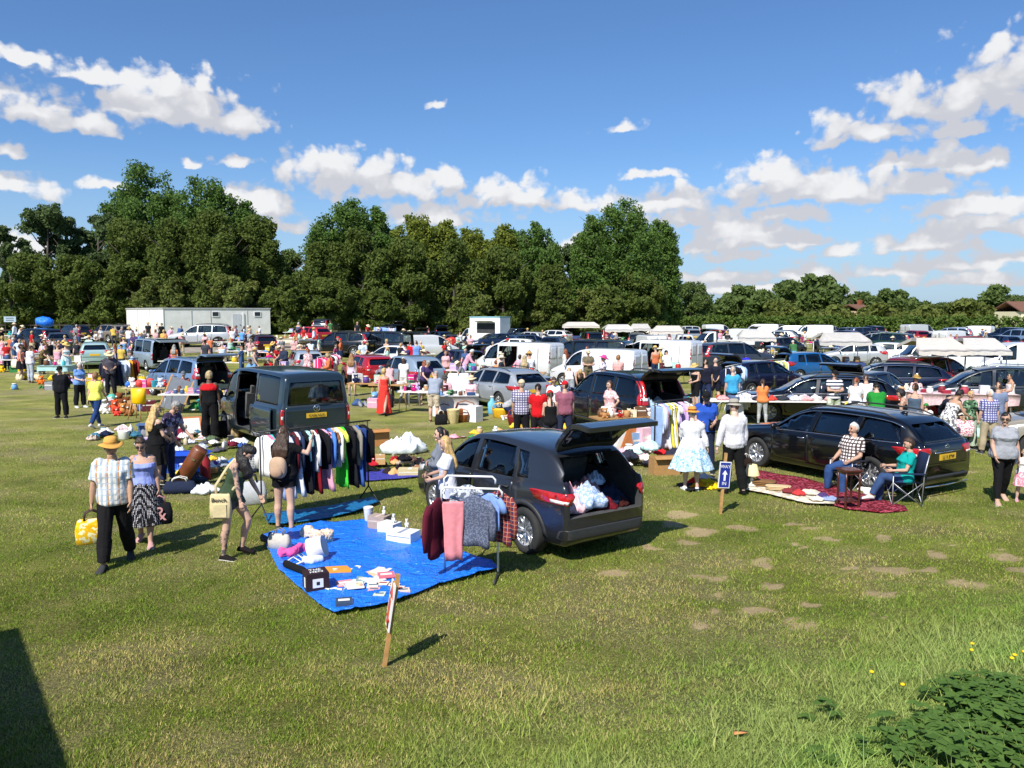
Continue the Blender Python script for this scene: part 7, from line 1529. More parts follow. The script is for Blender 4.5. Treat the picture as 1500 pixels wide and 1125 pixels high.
f,h=table(gr(925,650),.3,2.2,.7,.75,'wooden trestle table of cups behind the raised tailgate','#a8804e','wood');scatter(f,h,2.2,.7,18,'the wooden trestle table of cups','cup box bowl vase toy'.split(),(.14,.26),'goods on the trestle table of cups',['#e8e4dc','#d8c8a8','#b08050','#a02020','#e6e6e6','#6b4a30'])
sheet('ground_sheet',G((990,712),(1040,702),(1052,716),(1010,722)),fab('#1a1c24'),.04,.04,'dark cloth on the grass beside the full blue skirt','sheet',sd=3)
for px,py,cl in((1020,709,'#d8201c'),(1036,711,'#e8c01a'),(1026,715,'#e09a1a'),(1044,716,'#f0c818'),(1030,703,'#c8c0b4')):good('crumple',gr(px,py),.35,cl,'the dark cloth beside the full blue skirt',scale=(.45,.35,.22),group='cloths beside the full blue skirt')
f,h=table(gr(571,592),.0,1.5,.8,.78,'pale wooden table behind the woman in the red dress','#b58a55','wood');scatter(f,h,1.5,.8,5,'the pale wooden table',group='goods on the pale wooden table')
o=empty('step_ladder',gr(606,594),.2);tag(o,'grey step ladder standing between two tables','ladder')
for s in(-1,1):
 mb=MB();mb.tube([(s*.2,-.3,0),(s*.15,0,1.05)],.025,6);obj('rail',mb,M_STEEL,o);mb=MB();mb.tube([(s*.2,.35,0),(s*.15,0,1.05)],.02,6);obj('rear_leg',mb,M_STEEL,o)
for i in range(4):mb=MB();mb.box((0,-.25+.07*i,.2+.24*i),(.34,.12,.03));obj('step',mb,M_TRIM,o)
f,h=table(gr(622,604),-.25,1.9,.8,.76,'white folding table right of the grey step ladder','#dedbd2');scatter(f,h,1.9,.8,10,'the table right of the step ladder',group='goods on the table by the step ladder')
f,h=table(gr(668,611),.05,1.5,.8,.74,'table with a long white cloth behind the wicker baskets','#e0ded8','steel','#dcdad6',drop=.62);scatter(f,h,1.5,.8,8,'the white clothed basket table',group='goods on the white clothed table')
for px,py,lb in((664,596,'white pleated lamp shade beside the straw hatted seller, left one'),(680,596,'white pleated lamp shade beside the straw hatted seller, right one')):p=gr(px,py);good('lamp',p,1,'#e6e6ea','x',label=lb,scale=(.8,.8,1.25),group='white lamp shades',col2='#8a8a86')
for i,(px,py,kd,cl,lb,s)in enumerate([(650,614,'basket','#7a3f20','dark red wicker hamper under the white cloth',(.55,.5,.5)),(664,620,'bucket','#d8c48e','cream woven plant pot in front of the hampers',(.42,.42,.5)),(682,614,'basket','#8a4c22','large brown wicker basket beside the cream plant pot',(.7,.7,.6)),(676,618,'basket','#9a5a2a','small square wicker basket below the large brown one',(.5,.5,.42)),(656,604,'frame','#e8c024','yellow folder leaning against the white cloth',(.5,.5,.62)),(693,617,'box','#e4e2e0','white crate beside the large brown wicker basket',(.5,.5,.5)),(646,622,'bag','#1c1c1e','black bag behind the legs of the man in shorts',(.4,.4,.4))]):good(kd,gr(px,py),.4,cl,'x',label=lb,scale=s,group='goods at the basket stall')
person(gr(652,602),10,('shirt','#d8a8b0'),('jeans','#3a3a44'),'m','sit','f',('short','dark'),('trilby','#4a4a48'),True,label='seller in dark trilby and pink shirt sitting behind the baskets')
person(gr(690,604),-30,('tee','#e2b4bc'),('jeans','#30303c'),'f','sit','f',('bob','brown'),('sun','#e0c8a0','#d8a0a0'),None,label='seller in straw sunhat and pink top sitting by the silver estate',fat=1.15)
good('bottle',gr(721,606),.5,'#69b6d8','x',label='large pale blue bottle by the wheel of the silver estate',scale=(.62,.5,.62),name='water_container',cat='container')
person(gr(742,614),70,('long','marl:#b8b8ba:#8f8f94'),('crop','#1c2848'),'f','kneel','f',('pony','brown'),None,None,'#dddddd',label='woman in grey top and navy trousers kneeling on the grass')
heap((gr(770,640).x,gr(770,640).y),2.2,.8,26,'beside the kneeling woman',['#d8ccb8','#c8a878','#7a1a20','#e0a0b0','#4a8a4a','#e2b83a','#dfe2e6'],.4,(.35,.55))
for px,py,cl,lb in((733,612,'#e2b020','yellow and orange toy frame beside the kneeling woman'),(756,622,'#8a1a22','dark red basket in front of the kneeling woman')):good('basket',gr(px,py),.5,cl,'x',label=lb,scale=(.6,.5,.5))
PL=[(563,608,538,176,('maxidress','#d43a32'),None,'f','walk','m',('bob','blond'),None,'woman in long coral red dress walking away across the grass'),(636,618,534,172,('tee','#8f97a6'),('shorts','camo:#c6b8a0:#a89a84'),'m','browse','f',('bald','grey'),None,'bald man in grey t-shirt and sand coloured shorts from behind'),(764,656,557,182,('shirt','check:#cfcbd8:#5a5878'),('trousers','#151518'),'m','relax','t',('short','grey'),('cap','#cbb998'),'man in checked shirt and beige cap browsing from behind'),(788,660,563,178,('tee','#c3161e'),('trousers','#19191d'),'m','hold','m',('short','dark'),('cap','#26201e'),'person in plain red t-shirt and dark cap beside the checked shirt'),(806,672,572,186,('tank','#151517'),('jeans','#22262f'),'f','hold','f',('pony','brown'),('cap','#d8322c'),'woman in black vest and red cap in the browsing row'),(827,656,559,190,('tee','#8f5666'),('jeans','#2a3046'),'m','relax','m',('short','dark'),('cap','#b81e28'),'man in dusky mauve t-shirt and red cap in the browsing row'),(811,636,552,0,('tee','#e6e6e8'),('jeans','#3a4a68'),'f','hold','m',('bun','brown'),None,'woman in white top and sunglasses facing the browsing row'),(893,648,558,-62,('shirt','floral:#e2b4b4:#d89a9e:#f0dcd6'),('trousers','#c9a8a0'),'f','hips','f',('bob','brown'),None,'woman in pale pink flowered blouse beside the navy off-roader'),(1116,624,556,176,('tee','#e2834a'),('leggings','marl:#b8b8b4:#8a9096'),'f','hold','m',('pony','brown'),None,'woman in orange top and pale patterned leggings at the long white table'),(1072,616,537,182,('tee','#3f9ac4'),('jeans','#2c3648'),'m','relax','f',('short','grey'),None,'grey haired man in bright sky blue t-shirt from behind'),(1047,592,525,166,('polo','#1a1e2c'),('shorts','#1a1e2e'),'m','back','f',('bald','grey'),None,'bald man in navy polo shirt with hands behind his back'),(1018,600,533,-60,('tank','#16161a'),('shorts','#18181c'),'f','hold','f',('bob','blond'),('straw','#d0b070'),'woman in black vest and straw hat behind the open tailgate'),(1033,597,527,170,('tee','#1a1c2c'),('jeans','#2a3658'),'m','relax','m',('short','dark'),None,'man with a dark backpack beside the navy polo man'),(1220,626,543,4,('polo','hstripe:#e2e2e4:#2a3048'),('shorts','print:#cdd2c2:#9aa68a'),'m','folded','m',('short','dark'),('cap','#1a1a1e'),'man in striped polo with folded arms behind the long white table'),(1251,634,553,150,('tee','#e0dfdd'),('skirt','#46484e'),'f','hold','m',('short','red'),None,'woman in white top with a yellow bag near the long white table'),(1266,633,549,170,('tee','#e6e6e8'),('shorts','print:#d8d8d4:#b8bcb4'),'m','hold','m',('short','brown'),None,'man in white t-shirt and patterned shorts beside the yellow bag woman'),(1283,652,556,165,('tee','#22802f'),('shorts','#b0483a'),'m','browse','f',('short','dark'),('cap','#1d1a18'),'man in bright green t-shirt and dark cap from behind'),(1319,668,570,-120,('tank','#18161a'),('jeans','#23262e'),'f','hold','m',('curly','dark'),None,'woman in black vest with curly dark hair behind the black estate'),(1337,655,562,150,('tank','#4a5a6c'),('shorts','#8a8478'),'f','relax','m',('bun','brown'),None,'woman with a grey backpack and bare shoulders behind the black estate'),(1354,654,592,160,('tee','#e4e2e0'),('shorts','#34405a'),'m','stand','f',('short','brown'),('cap','#2a8a3a'),'child in white t-shirt and green cap'),(1385,668,577,100,('tank','floral:#e4e0dc:#6a6a6e'),('skirt','floral:#e4e0dc:#6a6a6e'),'f','browse','t',('bun','dark'),None,'woman in white patterned sundress stooping over goods'),(1402,655,572,175,('long','#1d2230'),('trousers','#1c2030'),'m','bend','m',('short','dark'),None,'person in dark jacket bending behind the patterned sundress'),(1418,658,573,8,('tee','camo:#39593c:#7fa080:#1d2c20'),('wide','#a9b8a4'),'f','relax','m',('short','blond'),None,'woman in dark green patterned top and pale green trousers'),(1446,665,571,176,('shirt','check:#c3c4d8:#4a4a80'),('trousers','#a89a80'),'m','relax','f',('short','white'),None,'man in checked blue shirt and beige trousers from behind'),(1458,655,560,170,('tee','#707c94'),('jeans','#3a4258'),'m','relax','m',('short','brown'),None,'man in blue grey t-shirt beside the checked shirt man at the right'),(1478,612,550,-100,('tank','#d8d0cc'),('shorts','#2a2a30'),'m','hold','t',('short','brown'),None,'sunburnt person in white vest by the dark grey hatchback'),(91,612,537,8,('long','#17181e'),('trousers','#15161a'),'m','back','m',('short','grey'),('cap','#1a1a18'),'man all in black with hands behind his back on the open grass'),(118,597,531,60,('tee','#6a90cc'),('trousers','#17181c'),'f','hold','p',('short','white'),None,'white haired woman in blue blouse beside the man in black'),(142,626,544,172,('tee','#e4df66'),('jeans','#223a6a'),'f','walk','m',('bob','light'),None,'woman in lemon yellow top and blue jeans walking away'),(5,536,487,176,('maxidress','floral:#d88a9e:#e6c0c8:#b85a74'),None,'f','stand','m',('bob','blond'),None,'woman in pink flowered maxi dress at the left edge'),(32,557,498,120,('tank','#d87a6a'),('skirt','#1c1c22'),'f','relax','m',('bob','brown'),None,'woman in coral top and black skirt with a big cream bag'),(46,561,503,160,('tee','#d9d6e2'),('jeans','#aab0bc'),'f','hold','m',('short','brown'),None,'woman in white top and pale grey jeans holding her hands up'),(98,552,497,60,('dress','floral:#a8cfe0:#dceef4'),None,'f','hold','p',('bob','grey'),('sun','#dcc070','#b89a50'),'woman in pale blue dress and yellow sunhat'),(62,548,494,90,('tee','camo:#5a4a30:#8a7a50:#2e2a1c'),('trousers','#4a4434'),'m','browse','m',('short','brown'),None,'man in brown camouflage behind the pale grey jeans woman'),(163,580,507,20,('shirt','#4a4650'),('trousers','#1b1a24'),'m','hold','m',('short','grey'),('sun','#d8caa0','#a89468'),'man in wide cream hat behind the dark clothes rail'),(196,574,514,-70,('shirt','#9fbcdc'),('trousers','#1c1e30'),'f','hold','m',('bun','brown'),None,'woman in pale blue shirt at the dark clothes rail'),(516,580,518,174,('tank','#c9b6c4'),('shorts','#1b1a20'),'f','relax','m',('long','light'),None,'woman in lilac sleeveless blouse and black shorts from behind'),(302,545,481,0,('tee','#3a3c44'),('jeans','#222630'),'m','relax','m',('short','dark'),('cap','#1c1c20'),'man in dark cap behind the light blue people carrier'),(355,514,483,170,('tee','#5a93d2'),('jeans','#2a3048'),'m','hold','m',('short','brown'),None,'man in mid blue t-shirt in front of the white cabin'),(367,516,485,190,('tee','#8f98a6'),('jeans','#22252e'),'m','relax','m',('short','grey'),None,'man in grey t-shirt at the elbow of the mid blue t-shirt'),(394,560,510,176,('tee','#cf1f22'),('jeans','#2a2a30'),'m','sit','m',('short','grey'),None,'man in bright red t-shirt sitting beyond the dark minibus'),(407,562,515,178,('tank','#28262e'),('jeans','#22242c'),'f','sit','m',('long','dark'),None,'woman in dark vest sitting next to the bright red t-shirt'),(417,560,499,-30,('long','#2c3346'),('jeans','#23283a'),'m','hold','m',('short','grey'),None,'man in navy jumper standing over the seated pair'),(452,565,511,170,('shirt','floral:#e2c4c4:#a86a74'),('trousers','#3a3640'),'f','hold','m',('short','red'),None,'woman in pink flowered top at the pink clothes rail'),(775,575,516,185,('tee','#e4e4e6'),('jeans','#2d3c60'),'m','hold','m',('short','brown'),('straw','#c89a50'),'man in white t-shirt and straw hat before the big white van'),(848,588,540,0,('tank','#6a6250'),('skirt','#3a3a3a'),'f','bend','m',('bob','blond'),None,'woman bending in olive top near the green striped box'),(861,574,513,10,('tee','#6e6450'),('trousers','#6a6048'),'m','folded','m',('short','brown'),('cap','#c8baa0'),'man in khaki with cap and folded arms beside the white small van'),(834,590,538,178,('tank','#e4d8e0'),('shorts','#9aa0a6'),'f','bend','f',('bun','blond'),None,'woman in white vest and grey shorts bending over'),(882,582,521,60,('shirt','floral:#e4e0ea:#a898b8'),('jeans','#d8d4d8'),'f','hold','m',('bob','grey'),('sun','#d8488a'),'woman with pink headscarf and flowered blouse by the small van'),(905,585,520,175,('shirt','check:#e8b8b0:#d89a94'),('skirt','#6e7a5c'),'f','hold','m',('bob','light'),None,'woman in peach checked shirt and green skirt by the small van'),(683,545,500,190,('tee','#a8d8c0'),('skirt','print:#2a1a20:#c01a2a'),'f','hold','f',('bob','brown'),None,'woman in mint top and black and red skirt beside the dark grey hatchback'),(728,565,514,120,('tee','#d88a5c'),('jeans','#6f8fb8'),'f','sit','f',('bob','red'),None,'red haired woman sitting beyond the silver estate'),(566,540,497,150,('tank','#5a3a28'),('skirt','#c8b078'),'f','hold','m',('bun','blond'),None,'woman in brown vest behind the silver blue off-roader'),(592,545,503,60,('tank','#2a2a30'),('jeans','#2a2e3c'),'f','browse','m',('curly','grey'),None,'woman in dark top leaning behind the silver blue off-roader'),(602,546,500,170,('tee','#cc1620'),('jeans','#262a34'),'m','relax','m',('short','dark'),None,'person in vivid red top behind the silver blue off-roader'),(610,546,499,185,('tee','#6f93d2'),('jeans','#2a3048'),'m','relax','f',('short','brown'),None,'man in periwinkle t-shirt beside the vivid red top'),(1096,560,521,180,('tee','#2a2ab0'),('jeans','#22242e'),'f','bend','m',('bob','dark'),None,'person in violet blue reaching into the navy hatchback'),(1341,600,556,0,('tee','floral:#d8a8a4:#e6c8c0'),('jeans','#30343c'),'f','sit','m',('bob','light'),('straw','#a88a50'),'woman in pink top and olive hat sitting by the white goods table'),(1381,600,548,100,('tee','#2a35b0'),('skirt','#4a6488'),'f','crouch','m',('short','brown'),None,'person in royal blue crouching by the red cool box'),(212,520,484,178,('jacket','#4c5158'),('trousers','#2a2c30'),'m','relax','m',('short','grey'),None,'grey haired man in grey jacket beside the white cabin corner'),(229,520,483,170,('tee','#d8a4a4'),('trousers','#1d1d24'),'f','relax','m',('short','red'),None,'woman in pale pink top beside the white cabin corner'),(241,522,482,165,('shirt','print:#d88a5c:#d8c04a'),('trousers','#5a4a40'),'m','relax','m',('short','blond'),None,'person in orange patterned shirt beside the white cabin corner'),(346,503,477,100,('tee','#4f7ea8'),('jeans','#2a3048'),'m','hold','m',('short','dark'),None,'person in steel blue t-shirt against the white cabin wall'),(358,504,480,110,('tee','#c8d4e2'),('shorts','#1c1e26'),'f','relax','m',('long','brown'),None,'girl with long hair against the white cabin wall'),(367,503,477,150,('tank','#2e2a2c'),('shorts','#b0a890'),'m','relax','m',('short','dark'),None,'man in dark vest against the white cabin wall'),(381,503,478,-60,('tee','#dfe2e6'),('trousers','#30384a'),'m','hold','m',('short','dark'),None,'man in white t-shirt by the right end of the cabin'),]
for i,(px,fy,hy,yaw,t,b,sx,ps,sk_,hr_,hat,lab)in enumerate(PL):
 g_=gr(px,fy);s_=FPX/g_.y;
 hgt=hh(fy,hy)if g_.z<.05 else(fy-hy)/s_
 if ps in('sit',):hgt=1.68
 if ps in('bend','browse','kneel','crouch'):hgt=1.68
 hgt=max(1.45,min(1.86,hgt))if 'child' not in lab else 1.12
 person(g_,yaw,t,b,sx,ps,sk_,hr_,hat,'sunglasses' in lab,RND.choice(['#222222','#cfcfcf','#5a4030','#3a3a44']),hgt,RND.choice([1.,1.08,1.18])if sx=='m' else RND.choice([1.,1.08,1.15]),lab,None,1 if fy>530 else 2,child='child' in lab)
good('bag',gr(26,552)+V((0,0,.5)),.5,'#e2d8c0','x',label='big cream shopping bag beside the coral top',scale=(.7,.6,.55));good('bag',gr(1246,632)+V((0,0,.55)),.4,'#e0c850','x',label='soft yellow bag worn by the woman in white at the table',scale=(.42,.4,.4));good('bag',gr(151,625)+V((0,0,.1)),.4,'dots:#2a2c3a:#8a8c9a','x',label='dark patterned bag carried by the woman in lemon yellow',scale=(.4,.4,.6))if 0 else None
good('bag',gr(1407,658)+V((0,0,.35)),.4,'#d88a9a','x',label='pink and white patterned shoulder bag on the pale green trousers',scale=(.6,.5,.5));COL.objects[-1].material_slots[0].link='OBJECT';COL.objects[-1].material_slots[0].material=pattern('floral','#e4dcdc','#c86a80')
good('bag',gr(571,603)+V((0,0,.15)),.4,'#1a1b24','x',label='dark handbag held beside the long coral red dress',scale=(.3,.3,.6))
f,h=table(gr(1160,622),-.08,5.2,.8,.78,'very long white table heaped with folded clothes','#e2e0da');scatter(f,h,5.2,.8,26,'the very long white table',['folded','crumple','crumple','book'],(.2,.3),'clothes on the very long white table',['#d8a0a0','#e2e0dc','#8a94a8','#c8453a','#e8c8b0','#5a6a8a','#d8d4e0','#30343c'])
f,h=table(gr(1309,606),-.1,2.1,.8,.8,'white table of crockery beside the dark saloon with open boot','#e4e2de',skirt='#dedcda',drop=.35);scatter(f,h,2.1,.8,12,'the white crockery table','cup bowl jar vase'.split(),(.14,.24),'crockery on the white table',['#e6e6e6','#d8a070','#c8d0d8','#e0d8c8'])
f,h=table(gr(1408,612),-.12,3.2,.9,.82,'table under a pale pink cloth before the dark grey hatchback','#e0c8c8',skirt='floral:#e2c4c4:#d8b0b4',drop=.4);scatter(f,h,3.2,.9,9,'the pale pink table','book box jar folded'.split(),(.2,.3),'goods on the pale pink table',['#7a1a28','#d8d8dc','#a83a4a','#e2e0dc']);landmark('the pale pink table',gr(1408,612))
good('box',gr(1353,606),.5,'#c81820','x',label='bright red cool box with white lid on the grass',scale=(.75,.6,.5),col2='#e4e2de');good('bucket',gr(1365,652),.5,'#2cae3a','x',label='vivid green tub beside the child in green cap',scale=(.6,.6,.6));camp_chair(gr(1352,606),.4,'#20242c','black camping chair beside the white crockery table')
good('box',gr(1483,660),.5,'#e4e4e2','x',label='white storage box behind the woman in grey t-shirt',scale=(.75,.6,.62));good('crumple',gr(1440,600),.8,'#8a98b8','x',label='blue and white cloth spread by the dark grey hatchback wheel',scale=(1.6,.6,.3))
BR=['#cf2f86','#e2dfe0','#d82a6a','#c01430','#e6b8c8','#e4e2e2','#1c1c26']
rail(gr(466,572),gr(494,560),1.5,'clothes rail of pink and white tops beyond the dark minibus','the pink clothes rail',rnd_items(14,BR),M_WHT);landmark('the pink clothes rail',gr(480,565))
rail(gr(152,580),gr(203,574),1.5,'dark clothes rail in front of the silver blue van','the dark rail by the silver blue van',[('shirt','#20203a'),('dress','#e2e0dc'),('trousers','#1a1a22'),('shirt','#1c2036'),('dress','#30344a'),('dress','#232a44'),('shirt','#b8c6e0'),('dress','#c9d2ea'),('shirt','#e2e2ea'),('dress','#e0c070'),('dress','#d89a2a'),('dress','#7a3420'),('shirt','#8a2c28')],M_DARK);landmark('the dark clothes rail by the silver blue van',gr(180,577))
rail(gr(62,540),gr(96,538),1.5,'white clothes rail beyond the pale blue dress','the white rail at the left',rnd_items(12,['#6a1a2e','#e4e2e2','#3a4a7a','#d8b0b8','#2a2a36','#b8c4d8']),M_WHT)
rail(gr(548,503),gr(580,503),1.5,'clothes rail with white and blue garments near the wood','the white and blue rail',rnd_items(11,['#e4e6ea','#2a3f8a','#8fb0dc','#e2e2e6','#d8c8d8']),M_STEEL)
rail(gr(651,526),gr(664,516),1.5,'clothes rail of red and dark garments by the dark grey hatchback','the red and dark rail',rnd_items(8,['#8a1a24','#c83a3a','#2a2a30','#d88a70']),M_DARK)
rail(gr(1062,596),gr(1084,588),1.5,'white clothes rail with black and blue clothes by the navy hatchback','the rail by the navy hatchback',rnd_items(9,['#15151a','#8fb0dc','#c8d4e6','#1c2440','#d86a7a']),M_WHT)
rail(gr(1114,580),gr(1148,576),1.5,'crowded clothes rail in front of the bright blue hatchback','the crowded rail by the bright blue hatchback',rnd_items(16,['#3a2a22','#d8d8d0','#2a2c30','#e2e2dc','#d8d86a','#5a4a40','#d8a8b8','#8a9a6a','#b8b0a0']),M_STEEL)
rail(gr(1080,622),gr(1094,616),1.0,'low rail of white and navy clothes beside the sky blue t-shirt','the low white and navy rail',[(k,c_,.75)for k,c_ in rnd_items(6,['#d8d8da','#2a3470','#c8ccd6','#1c2038'])],M_WHT)
VL=[('hatch','#15171c',122,503,48,'R','black hatchback parked by the wood beside the tan estate',0,1),('estate','#857b6c',184,503,56,'R','tan estate car parked by the wood next to the white cabin',0,1),('estate','#39434f',88,520,30,'R','dark blue grey estate with a pale roof edge beside the blue tarpaulin bundle',0,1),('suv','#17191e',55,516,60,'C','black off-roader half hidden behind the left crowd',0,2),('suv','#b9bcbe',296,508,98,'C','silver off-roader facing left in front of the white cabin',0,1),('hatch','#3f121c',392,524,30,'R','maroon hatchback seen from behind beyond the seated group',0,1),('hatch','#a9b2ba',456,556,24,'R','pale silver hatchback behind the pink clothes rail',0,1),('hatch','#c4121a',476,507,50,'R','bright red small hatchback near the wood',0,1),('suv','#e4e4e2',507,484,0,'R','white off-roader parked on the bank at the wood edge',0,1),('suv','#0f1116',500,522,75,'C','black off-roader left of the big raised tailgate',0,1),('bus','#101216',555,525,70,'C','black van with its tailgate raised near the wood',1,1),('hatch','#e2e2e0',577,540,60,'C','white hatchback behind the brown vest woman',0,1),('hatch','#2b3342',668,550,40,'C','dark grey hatchback with its tailgate up and alloy wheels',1,1),('hatch','#14171d',612,507,20,'C','black hatchback with its boot up under the trees',1,2),('estate','#1a2b4a',640,506,30,'C','dark blue estate under the trees',0,2),('hatch','#3a4048',662,513,5,'R','grey estate with a yellow plate under the trees',0,2),('estate','#1f3050',722,511,120,'C','dark blue car with its tailgate up beside the catering van',1,2),('hatch','#e6e6e4',750,523,75,'C','white small car behind the big white van',0,1),('estate','#31496e',778,514,-60,'C','mid blue car facing right behind the big white van',0,1),('estate','#1c2436',815,518,-20,'C','dark navy estate behind the big white van',0,1),('hatch','#5c101c',850,523,30,'C','dark red hatchback between the two white vans',0,1),('bus','#14161b',862,548,62,'C','black people carrier between the two white vans',0,1),('suv','#3b424e',1076,545,-72,'C','dark grey off-roader facing right beside the white van',0,1),('hatch','#131530',1112,578,-62,'C','navy hatchback with its tailgate raised behind the clothes rails',1,1),('hatch','#175a94',1186,557,-72,'C','bright blue hatchback facing right with raised tailgate',1,1),('estate','#0c0d13',1192,616,76,'C','black saloon estate behind the very long white table',0,0),('estate','#0c152e',1290,586,74,'C','navy estate car facing left behind the crockery table',0,1),('mpv','#7e0f1b',1362,578,-66,'C','dark red people carrier facing right',0,1),('hatch','#11131b',1272,604,-50,'C','dark saloon with an open boot behind the crockery table',1,1),('mpv','#22292f',1452,606,72,'C','dark grey hatchback with silver wheels at the right edge',0,0),('hatch','#9a9282',1582,668,74,'C','beige car cut off by the right edge of the field',0,0),('hatch','#e6e6e4',1290,533,66,'C','white hatchback with dark windows beyond the red people carrier',0,1),('hatch','#a9adb0',1250,536,74,'C','silver hatchback under the edge of a market canopy',0,1),('estate','#2a3646',1120,512,75,'C','dark grey car with its bonnet beside a market canopy',0,2),('hatch','#1c1e24',1148,520,-60,'C','black hatchback with its tailgate up by the market canopies',1,2),]
for k,cl,px,py,dg,rf,lab,op,lod in VL:
 o,c,m=car_at(k,cl,px,py,dg,lab,rf,gate=bool(op),lod=lod,cat='car' if k!='bus' else 'van');
 if px in(392,476,668,862,1076,1186,1290,1362,1452):landmark('the '+lab.split(' facing')[0].split(' with')[0].split(' seen')[0].split(' beyond')[0].split(' near')[0].split(' between')[0],o.location)
def van_doors(o,c,dark='#17120e',inner=None):
 """hinged rear door swung wide and a dark load bay"""
 pass
o,c,m=car_at('van','#e6e6e2',803,560,58,'big white panel van with its side door open on a red interior','RL',side='L',cat='van',lod=1);landmark('the big white van',o.location);mb=MB();mb.box((-.3,-.82,1.1),(2.4,.03,1.3));mb.box((-1.5,0,1.1),(.03,1.6,1.3));obj('timber_lining',mb,plain('red_lining',hx('#8a3a24'),.8),o)
o,c,m=car_at('smallvan','#e6e7ea',926,573,56,'white small van with closed rear doors beside the khaki man','RL',cat='van',lod=1);landmark('the white small van',o.location)
o,c,m=car_at('van','#e8e8e8',1010,552,54,'white panel van with shelves in its open side door','RL',side='L',cat='van',lod=1);landmark('the white van with the open side door',o.location)
o,c,m=car_at('bus','#e6e6e6',1372,553,78,'white minibus with dark windows under the right canopies','C',cat='van',lod=1);landmark('the white minibus',o.location)
for k,px,py,dg,lab in(('van',1112,496,78,'white panel van in front of the long hedge, left one'),('van',1189,499,80,'white panel van in front of the long hedge, right one'),('smallvan',1052,494,-80,'white small van at the hedge end'),('van',1345,497,-70,'grey white van with open doors by the hedge')):car_at(k,'#e4e4e2' if px!=1345 else '#c2c4c4',px,py,dg,lab,'C',cat='van',lod=2)
def truck(px,py,deg,label,body,name='box_lorry',cl='#e6e6e2',group='vans and lorries'):
 o,c,m=car_at('cab',cl,px,py,deg,label,'C',cat='lorry',lod=1,name=name,group=group)
 for ch in list(o.children):
  if ch.name.split('.')[0]in('tail_lamp','rear_shelf','bumper_trim')and ch.name.startswith('tail'):bpy.data.objects.remove(ch)
 mb=MB();mb.box((-1.0,0,.62),(5.2,.9,.18));obj('chassis',mb,M_DARK,o);body(o);return o
def boxbody(w,h,l,col,hatch_=None):
 def f(o):
  mb=MB();x0=.5
  bm=bmesh.new();bmesh.ops.create_cube(bm,size=1);bmesh.ops.scale(bm,vec=(l,w,h),verts=bm.verts);bmesh.ops.translate(bm,vec=(x0-l/2,0,.75+h/2),verts=bm.verts);bmesh.ops.bevel(bm,geom=bm.edges[:],offset=.04,segments=2,affect='EDGES');me=bpy.data.meshes.new('box_body');bm.to_mesh(me);bm.free();link('box_body',me,[plain('lorry_'+col.strip('#'),hx(col),.45,vary=.05)],o)
  if hatch_:
   mb=MB();mb.box((x0-l*.55,hatch_*(w/2+.004),1.95),(l*.6,.02,1.0));obj('serving_hatch',mb,M_INT,o);mb=MB();mb.box((x0-l*.55,hatch_*(w/2+.4),2.62),(l*.6,.85,.03),0,Matrix.Rotation(hatch_*.2,3,'X'));obj('hatch_flap',mb,M_WHT,o)
   mb=MB();mb.box((x0-l/2,0,.75+h+.06),(l*1.02,w*1.02,.1));obj('roof_trim',mb,plain('pale_blue_trim',hx('#7fb0b8'),.5),o)
 return f
truck(702,508,60,'white catering van with a serving hatch under the trees',boxbody(2.1,2.25,3.6,'#e4e6e4',1),'catering_van');landmark('the catering van',gr(702,508))
car_at('van','#eaeaea',1497,557,82,'large white panel van cut off by the right edge','C',cat='van',lod=1)
def dropside(o):
 mb=MB();mb.box((-1.1,0,.86),(3.2,2.0,.08));obj('load_bed',mb,M_TRIM,o)
 for s in(-1,1):mb=MB();mb.box((-1.1,s*.99,1.08),(3.2,.04,.4));obj('side_board',mb,M_WHT,o)
 for s in(-1,1):mb=MB();mb.tube([(.45,s*.9,.9),(.45,s*.9,1.95)],.03,6);obj('headboard_post',mb,M_DARK,o)
 mb=MB();mb.box((.45,0,1.5),(.03,1.8,.9));obj('headboard_mesh',mb,M_DARK,o)
 mb=MB();mb.box((-2.68,0,1.08),(.04,2.0,.4));obj('tail_board',mb,M_WHT,o)
truck(1052,520,98,'white flatbed truck with a dark cage behind its cab',dropside,'flatbed_truck');truck(700,507,62,'x',dropside)if 0 else None
SL=[(745,52,470,'white canopied stall next to the catering van'),(799,48,471,'white canopied stall in the middle of the far row, second'),(851,60,473,'large white canopied stall with red clothes hung in front'),(905,46,477,'white canopied stall with a maroon backdrop'),(938,34,476,'small white canopied stall squeezed behind two others'),(979,52,479,'white canopied stall above the white van roof'),(1108,58,486,'white canopied stall above the dark grey off-roader'),(1232,78,490,'white canopied stall above the silver hatchback'),(1367,78,499,'wide white canopied stall in front of the white minibus, left half'),(1432,66,499,'white canopied stall between the white minibus and the edge van')]
for i,(px,w,yt,lab)in enumerate(SL):stall(px,w,yt,lab,6 if yt<490 else 8,['#bdb9b2','#b5b1ab','#c2bab0'][i%3],rot=RND.uniform(-.25,.1),where='the counter of the '+' '.join(lab.split()[:6]))
o=empty('portable_cabin',atY(239,79),radians(40));tag(o,'long white portable cabin with a door and two small windows','cabin');landmark('the white portable cabin',o.location+V((5,0,0)))
M_CAB=plain('cabin_paint',hx('#e0dfda'),.6,vary=.1,scale=1.2)
Wc,Dc,Hc_=10.9,13.0,2.62
mb=MB();mb.box((Wc/2,Dc/2,.15+Hc_/2),(Wc,Dc,Hc_));obj('wall',mb,M_CAB,o)
mb=MB();mb.box((Wc/2,Dc/2,.15+Hc_+.06),(Wc+.12,Dc+.12,.12));obj('roof',mb,plain('cabin_roof',(.4,.4,.4),.7),o)
for x in(.02,2.7,4.6,8.4):mb=MB();mb.box((x,-.02,.15+Hc_/2),(.06,.03,Hc_));obj('joint_strip',mb,plain('cabin_joint',hx('#b4b4b0'),.6),o)
